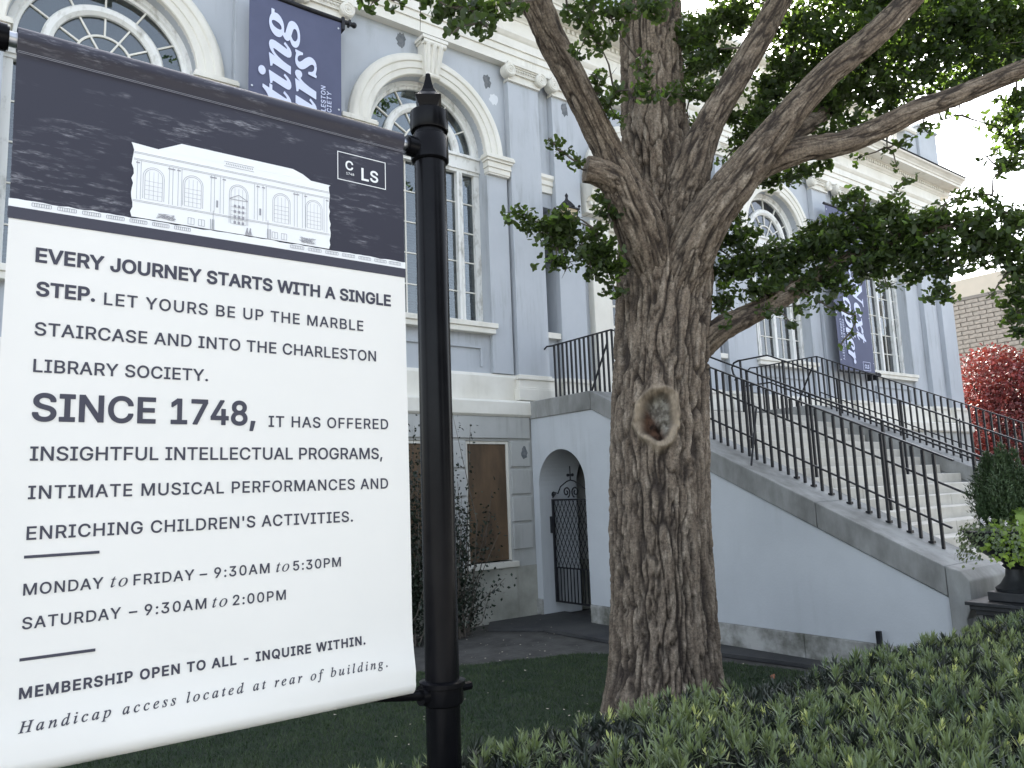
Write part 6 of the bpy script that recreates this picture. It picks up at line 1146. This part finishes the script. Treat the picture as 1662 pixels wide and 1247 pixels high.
for i in own:
    o = bpy.data.objects.new('leaf', lm[i % len(lm)]); COL.objects.link(o); o.parent = T
    m4 = Matrix(RR[i].tolist()).to_4x4(); m4.translation = Vector(PP[i])-ORIG[T]; s_ = float(SS[i]); o.matrix_basis = m4 @ Matrix.Diagonal((s_, s_, s_, 1)); ORIG[o] = Vector(PP[i])
V, F = scatter(leaf_T, PP[rest]-np.array(ORIG[T]), RR[rest], SS[rest])
sunlit_tone = rng.random(rest.sum()) < .10  # random share of leaves coloured as if sunlit
me = fast_mesh('foliage', V, F, m_leaf); me.materials.append(m_leaf2)
me.polygons.foreach_set('material_index', np.repeat(sunlit_tone.astype(np.int32), 6))
tag(link('foliage', me, T, tuple(ORIG[T])), kind='stuff')
# twigs joining the sprays to the limbs
tw = MB(); lpts = np.vstack([c_[:, :3] for c_ in LB.values()])
bc = np.array([b_[0] for b_ in blobs[:nb_view]]); dl_ = np.array([np.min(np.linalg.norm(lpts-q_, axis=1)) for q_ in bc])
for bi, (c_, rad, n) in enumerate(blobs[:nb_view]):
    c_ = np.array(c_); others = np.vstack([lpts, bc[dl_ < dl_[bi]-.02]]); dd = np.linalg.norm(others-c_, axis=1); j = int(np.argmin(dd))
    q = others[j]; mid = (c_+q)/2+rng.normal(size=3)*.10*dd[j]; m1 = (q*3+mid)/4+rng.normal(size=3)*.03*dd[j]; tw.tube([tuple(q), tuple(m1), tuple(mid), tuple((mid+c_)/2), tuple(c_)], [.012, .010, .008, .006, .004], 5, False)
    for k in range(3):
        e = c_+rng.normal(size=3)*np.array(rad)*.7; tw.tube([tuple(c_), tuple((c_+e)/2+rng.normal(size=3)*.01), tuple(e)], [.004, .003, .0015], 4, False)
tag(tw.build('twigs', m_twig, T), kind='stuff')

# ================================================================ clipped hedge
Hd = thing('clipped_hedge', 'clipped podocarpus hedge with pale green shoots along the bottom of the view', 'hedge', (3.2, 1.3, GZ))
def htop(x, y):
    far = 2.19-.085*(x-1.2); e = np.clip((y-(far-.16))/.16, 0, 1.4); l_ = np.clip((.98-x)/.20, 0, 1.5)
    wave = .035*(fbm(np.stack([x*2.3, y*2.3, x*0], 1), 3, 21)-.5)*2
    return -.75+wave-.10*e**2-.14*l_**2
xs, ys = np.meshgrid(np.linspace(.74, 6.0, 170), np.linspace(.25, 2.25, 70)); xs, ys = xs.ravel(), ys.ravel(); far = 2.17-.085*(xs-1.2); yc = np.minimum(ys, far)
zs = htop(xs, yc)-.055+.03*(rng.random(len(xs))-.5); zs = np.where(ys > far+.001, GZ, zs)
V = np.stack([xs, yc, zs], 1)-np.array(ORIG[Hd]); ii = np.arange(69)[:, None]*170+np.arange(169)[None]; F = np.stack([ii, ii+1, ii+171, ii+170], -1).reshape(-1, 4)
link('hedge_body', fast_mesh('hedge_body', V, F, m_hdark, True), Hd, tuple(ORIG[Hd]))
MB().prism([(.74, .25, GZ), (.74, 2.17, GZ), (.74, 2.17, -1.05), (.74, .25, -1.05)], (.01, 0, 0)).build('hedge_end', m_hdark, Hd)
def shoot_T(nl, L_, spread, seed, wd=.0036):
    r2 = random.Random(seed); V, F = [], []
    for k in range(nl):
        a = k*2.4+r2.uniform(-.3, .3); t = k/nl; el = R(80-spread*(1-t)*r2.uniform(.8, 1.2)); h = -.035+.04*t; ln_ = L_*r2.uniform(.75, 1.1)*(1-.25*t)
        dx, dy = math.cos(a), math.sin(a); px_, py_ = -dy, dx; cx_, cz_ = math.cos(el), math.sin(el)
        p1 = np.array((dx*cx_*ln_*.5, dy*cx_*ln_*.5, h+cz_*ln_*.5)); p2 = np.array((dx*cx_*ln_, dy*cx_*ln_, h+cz_*ln_*.97)); w1 = np.array((px_, py_, 0))*wd; b = len(V)
        V += [np.array((0, 0, h)), p1+w1, p1-w1, p2, p1*0.55+np.array((0, 0, h))*.45+w1*.8, p1*.55+np.array((0, 0, h))*.45-w1*.8]
        F += [(b, b+5, b+4), (b+4, b+5, b+2), (b+4, b+2, b+1), (b+1, b+2, b+3)]
    return np.array(V), np.array(F)
tmpl = [shoot_T(15, .052, 62, 1), shoot_T(18, .060, 55, 2), shoot_T(12, .045, 70, 3), shoot_T(20, .056, 48, 4), shoot_T(9, .040, 40, 5)]
def hedge_pts(n, dens=1.):
    x = rng.uniform(.76, 5.7, n); y = .75+rng.random(n)*1.5; far = 2.17-.085*(x-1.2); k = (y < far) & (y > .72+0*x); return x[k], y[k]
hx, hy = hedge_pts(9500); patchn = fbm(np.stack([hx*5, hy*5, hx*0], 1), 3, 31); keep = rng.random(len(hx)) < np.clip((patchn-.36)*3.6, .12, .85); hx, hy, patchn = hx[keep], hy[keep], patchn[keep]
hz = htop(hx, hy)+rng.uniform(-.032, .018, len(hx)); P = np.stack([hx, hy, hz], 1); n = len(P)
nr = np.stack([rng.normal(0, .28, n), rng.normal(-.05, .28, n), np.ones(n)], 1); far = 2.17-.085*(hx-1.2); nr[:, 1] += np.clip((hy-far+.15)/.15, 0, 1)*.7; nr[:, 0] -= np.clip((.98-hx)/.20, 0, 1)*.7
Rm = orient(nr, rng.normal(size=(n, 3))); S_ = rng.uniform(.5, 1.25, n); kind = rng.integers(0, 4, n); mat_i = np.where(rng.random(n) < .10, 1, np.where(rng.random(n) < .24, 2, 0))
small = mat_i == 1; kind = np.where(small, 4, kind)
cc = P@CM; d_ = -cc[:, 2]; vx = abs(cc[:, 0]/d_*1250) < 820; vy = abs(cc[:, 1]/d_*1250) < 618
score = np.where(vx & vy, 1/d_, -1); own = np.argsort(-score)[:300]; isown = np.zeros(n, bool); isown[own] = True
mats = [m_hleaf, m_hleaf_y, m_hleaf_d]; sme = {}
for i in own:
    k = (int(kind[i]), int(mat_i[i]))
    if k not in sme: sme[k] = fast_mesh('leafy_shoot', *tmpl[k[0]], mats[k[1]])
    o = bpy.data.objects.new('leafy_shoot', sme[k]); COL.objects.link(o); o.parent = Hd; m4 = Matrix(Rm[i].tolist()).to_4x4(); m4.translation = Vector(P[i])-ORIG[Hd]
    s_ = float(S_[i]); o.matrix_basis = m4 @ Matrix.Diagonal((s_, s_, s_, 1)); ORIG[o] = Vector(P[i])
Vs, Fs, Ms, b = [], [], [], 0
for t in range(5):
    for mi in range(3):
        sel = (kind == t) & (mat_i == mi) & ~isown
        if sel.any():
            V, F = scatter(tmpl[t], P[sel]-np.array(ORIG[Hd]), Rm[sel], S_[sel]); Vs.append(V); Fs.append(F+b); b += len(V); Ms.append(np.full(len(F), mi))
# leaves darkened to imitate shade under the fresh shoots, and the far flank
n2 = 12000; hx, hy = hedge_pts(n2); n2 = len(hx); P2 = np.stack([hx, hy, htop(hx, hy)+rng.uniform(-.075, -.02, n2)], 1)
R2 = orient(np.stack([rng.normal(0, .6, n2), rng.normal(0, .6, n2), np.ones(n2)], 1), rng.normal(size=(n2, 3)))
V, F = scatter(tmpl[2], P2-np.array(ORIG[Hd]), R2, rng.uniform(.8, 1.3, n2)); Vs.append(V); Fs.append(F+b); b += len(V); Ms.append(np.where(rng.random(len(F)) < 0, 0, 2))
n3 = 2500; fx = rng.uniform(.95, 5.6, n3); fz = rng.uniform(GZ+.1, -.85, n3); P3 = np.stack([fx, 2.17-.085*(fx-1.2)+.02, fz], 1); R3 = orient(np.stack([rng.normal(0, .4, n3), np.ones(n3), rng.normal(.3, .4, n3)], 1), rng.normal(size=(n3, 3)))
V, F = scatter(tmpl[1], P3-np.array(ORIG[Hd]), R3, rng.uniform(1, 1.5, n3)); Vs.append(V); Fs.append(F+b); b += len(V); Ms.append(np.full(len(F), 2))
n3 = 900; fy = rng.uniform(.7, 2.15, n3); fz = rng.uniform(GZ+.1, -.9, n3); P3 = np.stack([np.full(n3, .73), fy, fz], 1); R3 = orient(np.stack([-np.ones(n3), rng.normal(0, .4, n3), rng.normal(.3, .4, n3)], 1), rng.normal(size=(n3, 3)))
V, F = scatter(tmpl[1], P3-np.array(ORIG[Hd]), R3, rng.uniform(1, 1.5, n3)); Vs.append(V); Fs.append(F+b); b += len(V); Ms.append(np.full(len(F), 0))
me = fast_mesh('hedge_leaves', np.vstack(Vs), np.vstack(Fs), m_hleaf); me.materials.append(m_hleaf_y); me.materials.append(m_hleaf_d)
me.polygons.foreach_set('material_index', np.concatenate(Ms).astype(np.int32)); tag(link('hedge_leaves', me, Hd, tuple(ORIG[Hd])), kind='stuff')
dl = MB(); q = (3.050,2.226,-0.870)
for k in range(5): dl.quad((q[0]+.005*k, q[1], q[2]), (q[0]+.012+.005*k, q[1]+.006, q[2]+.004*k), (q[0]+.007*k, q[1]+.009, q[2]+.018), (q[0]-.006+.003*k, q[1]+.003, q[2]+.012))
tag(dl.build('fallen_leaf', m_dead), 'dead orange leaf caught on top of the clipped hedge', 'leaf')

# ================================================================ lawn grass
n = 150000; gx_ = rng.uniform(.8, 8.3, n); gy_ = rng.uniform(3.0, 9.0, n)
lp_ = np.array(lawn_pts); ins = np.zeros(n, bool)
for i in range(len(lp_)):
    (x1, y1_), (x2, y2_) = lp_[i-1], lp_[i]
    with np.errstate(divide='ignore', invalid='ignore'): ins ^= ((y1_ > gy_) != (y2_ > gy_)) & (gx_ < (x2-x1)*(gy_-y1_)/(y2_-y1_+1e-12)+x1)
edge_n = fbm(np.stack([gx_*1.5, gy_*1.5, gx_*0], 1), 2, 3)
gx_, gy_ = gx_[ins], gy_[ins]; n = len(gx_)
a = rng.uniform(0, 2*PI, n); h = rng.uniform(.02, .05, n); w_ = rng.uniform(.0025, .005, n); ln_ = rng.uniform(.0, .03, (n, 2))*rng.choice([-1, 1], (n, 2))
B0 = np.stack([gx_-np.cos(a)*w_, gy_-np.sin(a)*w_, np.full(n, GZ+.015)], 1); B1 = np.stack([gx_+np.cos(a)*w_, gy_+np.sin(a)*w_, np.full(n, GZ+.015)], 1); Tp = np.stack([gx_+ln_[:, 0], gy_+ln_[:, 1], GZ+.015+h], 1)
V = np.stack([B0, B1, Tp], 1).reshape(-1, 3); F = np.arange(3*n).reshape(-1, 3)
tag(link('lawn_grass', fast_mesh('lawn_grass', V, F, m_grass), None, (0, 0, 0)), 'short dark green grass between the hedge and the bare earth', 'grass', 'stuff')

# ================================================================ small leaved plants
def leafy(T_, P, S, up=.5):
    n = len(P); return scatter(T_, P, orient(np.stack([rng.normal(0, 1, n), rng.normal(0, 1, n), rng.normal(up, 1, n)], 1), rng.normal(size=(n, 3))), S)
blade = (np.array([(0, 0, 0), (.32, .5, .05), (0, 1, 0), (-.32, .5, .05)]), np.array([(0, 1, 2), (0, 2, 3)]))
def shrub(name, label, base, branches, cat, group, mat, seed):
    t = thing(name, label, cat, base, group); rg = np.random.default_rng(seed); st = MB(); P = []
    for bx, by, bz, nleaf in branches:
        e = np.array((bx, by, bz)); b0 = np.array(base)+rg.normal(size=3)*np.array([.08, .08, 0]); mid = (e+b0)/2+rg.normal(size=3)*.12
        st.tube([tuple(b0), tuple(mid), tuple(e)], [.012, .008, .003], 5, False)
        for k in range(nleaf):
            s_ = rg.uniform(.25, 1.02); q = (1-s_)**2*b0+2*(1-s_)*s_*mid+s_*s_*e; P.append(q+rg.normal(size=3)*.085*(.5+s_*.6))
    st.build('stem', m_twig, t); V, F = leafy(blade, np.array(P)-np.array(base), rg.uniform(.035, .08, len(P)))
    tag(link('shrub_leaves', fast_mesh('shrub_leaves', V, F, mat), t, tuple(base)), kind='stuff'); return t
rr = random.Random(11)
br = [(5.75+rr.uniform(-.9, .55), 10.55+rr.uniform(-.35, .3), rr.uniform(-1.9, 1.1), 150) for k in range(60)]
shrub('dark_shrub', 'dark wispy shrub against the basement wall, left of the black post', (5.7, 10.6, GZ), br, 'shrub', 'shrubs before the basement windows', m_shrub, 5)
br = [(6.55+rr.uniform(-.4, .35), 10.55+rr.uniform(-.35, .25), rr.uniform(-1.7, .6), 80) for k in range(30)]+[(6.95, 10.5, 1.15, 50), (6.6, 10.5, 1.35, 60), (7.3, 10.45, .05, 70), (7.25, 10.45, -.35, 70), (7.4, 10.4, -.6, 60), (7.4, 10.3, -1.35, 80), (7.15, 10.35, -1.5, 70), (6.9, 10.35, -1.25, 80)]
shrub('dark_shrub', 'dark wispy shrub covering the left edge of the brown boarded window', (6.7, 10.6, GZ), br, 'shrub', 'shrubs before the basement windows', m_shrub, 6)
# ---- red maple beyond the corner of the building
RM = thing('red_maple', 'red-leaved maple lit by the sun beyond the right corner of the building', 'tree', (30.5, 11.2, GZ))
mt = MB()
for k in range(7):
    a = k*.9; mt.tube([(30.5, 11.2, GZ), (30.5+.6*math.cos(a), 11.2+.6*math.sin(a), 0), (30.5+1.8*math.cos(a), 11.2+1.4*math.sin(a), 3.2)], [.14, .09, .03], 6)
mt.build('trunk', m_bark, RM)
n = 42000; d = rng.normal(size=(n, 3)); d /= np.linalg.norm(d, axis=1)[:, None]; lob = 1+.28*(fbm(d*2.6+7, 3, 12)-.5)*2
P = d*(rng.uniform(.55, 1, (n, 1))**.5)*lob[:, None]*np.array([3.2, 2.3, 3.2])+np.array([31.0, 11.1, 1.25])
V, F = leafy(blade, P-np.array(ORIG[RM]), rng.uniform(.09, .18, n), .8)
tag(link('foliage', fast_mesh('foliage', V, F, m_red), RM, tuple(ORIG[RM])), kind='stuff')
# ---- low greenery at the far foot of the building corner
br = [(24.0+rr.uniform(-1.6, 1.6), 10.4+rr.uniform(-.5, .4), rr.uniform(-1.4, .75), 60) for k in range(40)]
shrub('corner_shrub', 'dark low shrub at the foot of the building corner behind the railings', (24.0, 10.5, GZ), br, 'shrub', None, m_shrub, 7)

# ================================================================ painted brick wall beyond
BW = thing('brick_wall', 'pale painted brick wall with a beige parapet behind the red maple', 'wall', (38, 14, GZ))
MB().box(38.06, 38.5, 4, 17.5, GZ, 8.08).build('mortar_core', m_mortar, BW)
MB().box(37.98, 38.52, 4, 17.5, 8.10, 8.24).build('coping_course', m_mortar, BW)
MB().box(38.03, 38.5, 4, 17.5, 8.245, 9.1).build('parapet_render', m_beige, BW)
br_me = MB().box(-.055, .0, -.27, .27, -.085, .085).mesh('brick', m_brick, bevel=.012)
st = []
z = 8.0; row = 0
while z > 5.2:
    y = 15.75+(.29 if row % 2 else 0)
    while y > 11.6: st.append((y, z)); y -= .58
    z -= .205; row += 1
st = st[:300]
for y, z in st:
    o = link('brick', br_me, BW, (38.06+random.uniform(-.008, .012), y+random.uniform(-.006, .006), z)); o.rotation_euler = (random.uniform(-.012, .012), 0, random.uniform(-.01, .01))

# ================================================================ urn planter
ux, uy = 8.83, 3.42
U_ = thing('urn_planter', 'black footed urn on a square pedestal at the end of the near stair wall', 'urn', (ux, uy, GZ))
MB().box(ux-.26, ux+.26, uy-.26, uy+.26, GZ, -1.40).build('pedestal', m_urn, U_, bevel=.01)
MB().box(ux-.37, ux+.37, uy-.37, uy+.37, -1.30, -1.265).box(ux-.34, ux+.34, uy-.34, uy+.34, -1.345, -1.302).box(ux-.30, ux+.30, uy-.30, uy+.30, -1.397, -1.347).build('pedestal_cap', m_urn, U_, bevel=.006)
MB().box(ux-.21, ux+.21, uy-.21, uy+.21, -1.262, -1.17).build('urn_foot', m_urn, U_, bevel=.01)
up = [(.19, -1.168), (.20, -1.14), (.15, -1.10), (.10, -1.02), (.09, -.95), (.12, -.92), (.10, -.90), (.13, -.87), (.24, -.82), (.34, -.74), (.39, -.66), (.40, -.61), (.43, -.585), (.44, -.565), (.42, -.555), (.37, -.56), (.36, -.62), (.02, -.63)]
MB().lathe(up, (ux, uy, 0), 40).build('urn_bowl', m_urn, U_, sm=True)
MB().lathe([(.355, -.64), (.30, -.60), (.1, -.58), (.01, -.575)], (ux, uy, 0), 20).build('soil', m_dirt, U_)
Cy = thing('topiary_cypress', 'dense dark green conical cypress growing in the black urn', 'shrub', (ux, uy, -.6))
MB().tube([(ux, uy, -.6), (ux+.01, uy, .1)], [.025, .01], 8).build('trunk', m_twig, Cy)
plumes = [(0, 0, .86, .12)]+[(rng.uniform(.05, .19)*math.cos(q), rng.uniform(.05, .19)*math.sin(q), rng.uniform(.42, .80), rng.uniform(.07, .12)) for q in rng.uniform(0, 2*PI, 30)]
P, od = [], []
for px_, py_, hh, rr_ in plumes:
    m_ = 1000; t = rng.random(m_)**.85; a = rng.uniform(0, 2*PI, m_); lean = 1+.55*np.sin(PI*np.clip(t*1.15, 0, 1)); w_ = rr_*np.interp(t, [0, .15, .5, .85, 1], [.6, .95, 1, .55, .05])*rng.uniform(.25, 1.12, m_)**.6
    P.append(np.stack([px_*lean+w_*np.cos(a), py_*lean+w_*np.sin(a), .04+t*hh], 1)); od.append(np.stack([np.cos(a)*.8, np.sin(a)*.8, np.full(m_, 1.6)], 1)+rng.normal(size=(m_, 3))*.5)
P, od = np.vstack(P), np.vstack(od); n = len(P)
needle = (np.array([(0, 0, 0), (.12, .5, 0), (0, 1, 0), (-.12, .5, 0)]), np.array([(0, 1, 2), (0, 2, 3)]))
V, F = scatter(needle, P, orient(rng.normal(size=(n, 3)), od), rng.uniform(.035, .065, n)); tag(link('foliage', fast_mesh('foliage', V, F, m_cypress), Cy, (ux, uy, -.6)), kind='stuff')
Iv = thing('trailing_ivy', 'lime green ivy spilling over the right rim of the black urn', 'plant', (ux+.15, uy-.1, -.58))
def trail(n, a0, a1, zmin, zmax, r0=.36):
    a = rng.uniform(a0, a1, n); dn = rng.random(n); r_ = r0+.09*np.sin(np.clip(dn, 0, 1)*PI*.6)+rng.normal(0, .03, n); z = zmax-(zmax-zmin)*dn**1.3*(.55+.45*vnoise(np.stack([a*4, a*0, a*0], 1), 9))+.03*rng.normal(size=n)
    top = dn < .22; r_ = np.where(top, r0*rng.random(n)**.5+.04, r_); return np.stack([ux+r_*np.cos(a), uy+r_*np.sin(a), z], 1), a
lobed = (np.array([(0, 0, 0), (.5, .1, .04), (.42, .5, .06), (.16, .55, .02), (0, 1, -.02), (-.16, .55, .02), (-.42, .5, .06), (-.5, .1, .04)]), np.array([(0, 1, 2), (0, 2, 3), (0, 3, 4), (0, 4, 5), (0, 5, 6), (0, 6, 7)]))
def leaves_on(P, a, T_, s0, s1, mat, parent, name):
    n = len(P); out = np.stack([np.cos(a), np.sin(a), np.full(n, .7)], 1)+rng.normal(size=(n, 3))*.45; tip = np.stack([np.cos(a)*.3, np.sin(a)*.3, -np.ones(n)], 1)+rng.normal(size=(n, 3))*.4
    V, F = scatter(T_, P-np.array(ORIG[parent]), orient(out, tip), rng.uniform(s0, s1, n)); tag(link(name, fast_mesh(name, V, F, mat), parent, tuple(ORIG[parent])), kind='stuff')
P, a = trail(1000, R(212), R(335), -1.12, -.38); leaves_on(P, a, lobed, .06, .115, m_ivy, Iv, 'ivy_leaves')
Fl = thing('bedding_flowers', 'small white flowers and variegated leaves on the left of the black urn', 'flowers', (ux-.2, uy-.1, -.58))
P, a = trail(700, R(95), R(222), -.90, -.47); leaves_on(P, a, blade, .03, .06, m_hleaf, Fl, 'small_leaves')
P, a = trail(220, R(170), R(235), -.98, -.47); leaves_on(P, a, lobed, .035, .065, m_ivy, Fl, 'variegated_leaves')
for k in range(16):
    a_ = random.uniform(R(150), R(215)); p = (ux+.40*math.cos(a_)+random.uniform(-.05, .05), uy+.38*math.sin(a_), -.50+random.uniform(-.07, .07)); f = MB()
    for q in range(5):
        b_ = q*1.257; f.quad(p, (p[0]+.022*math.cos(b_-.4), p[1]-.012, p[2]+.022*math.sin(b_-.4)), (p[0]+.030*math.cos(b_), p[1]-.018, p[2]+.030*math.sin(b_)), (p[0]+.022*math.cos(b_+.4), p[1]-.012, p[2]+.022*math.sin(b_+.4)))
    f.build('flower', m_flower, Fl)
St = tag(MB().box(8.71, 8.76, 4.86, 4.91, GZ, -1.72).build('stub_post', m_iron), 'short black stub post at the foot of the white stair wall', 'post')

# ================================================================ trees over the street, seen mirrored in the window panes
def street_tree(x, y, h, w, label, seed):
    t = thing('street_tree', label, 'tree', (x, y, GZ), 'trees across the street'); rg = np.random.default_rng(seed)
    MB().tube([(x, y, GZ), (x+.2, y, GZ+h*.35), (x, y, GZ+h*.6)], [.35, .28, .12], 10).build('trunk', m_twig, t)
    n = 5200; d = rg.normal(size=(n, 3)); d /= np.linalg.norm(d, axis=1)[:, None]; lob = 1+.5*(fbm(d*2.2+seed, 3, seed)-.5)*2
    P = d*(rg.uniform(.2, 1, (n, 1))**.5)*lob[:, None]*np.array([w, w, h*.36])+np.array([0, 0, h*.62])
    V, F = leafy(blade, P, rg.uniform(.35, .7, n)); tag(link('foliage', fast_mesh('foliage', V, F, m_shrub), t, (x, y, GZ)), kind='stuff')
for i, (x, y, h, w, lb) in enumerate(((11, -13, 11, 3.6, 'dark round tree across the street mirrored in the second arched window'), (18, -15, 12.5, 4, 'tall dark tree across the street mirrored in the door panes'), (29, -14, 11, 4.5, 'broad dark tree across the street mirrored in the far right windows'), (40, -13, 10, 5, 'low dark tree across the street, last of the row'), (3, -15, 10, 4, 'small dark tree across the street, first of the row'))): street_tree(x, y, h, w, lb, i+3)
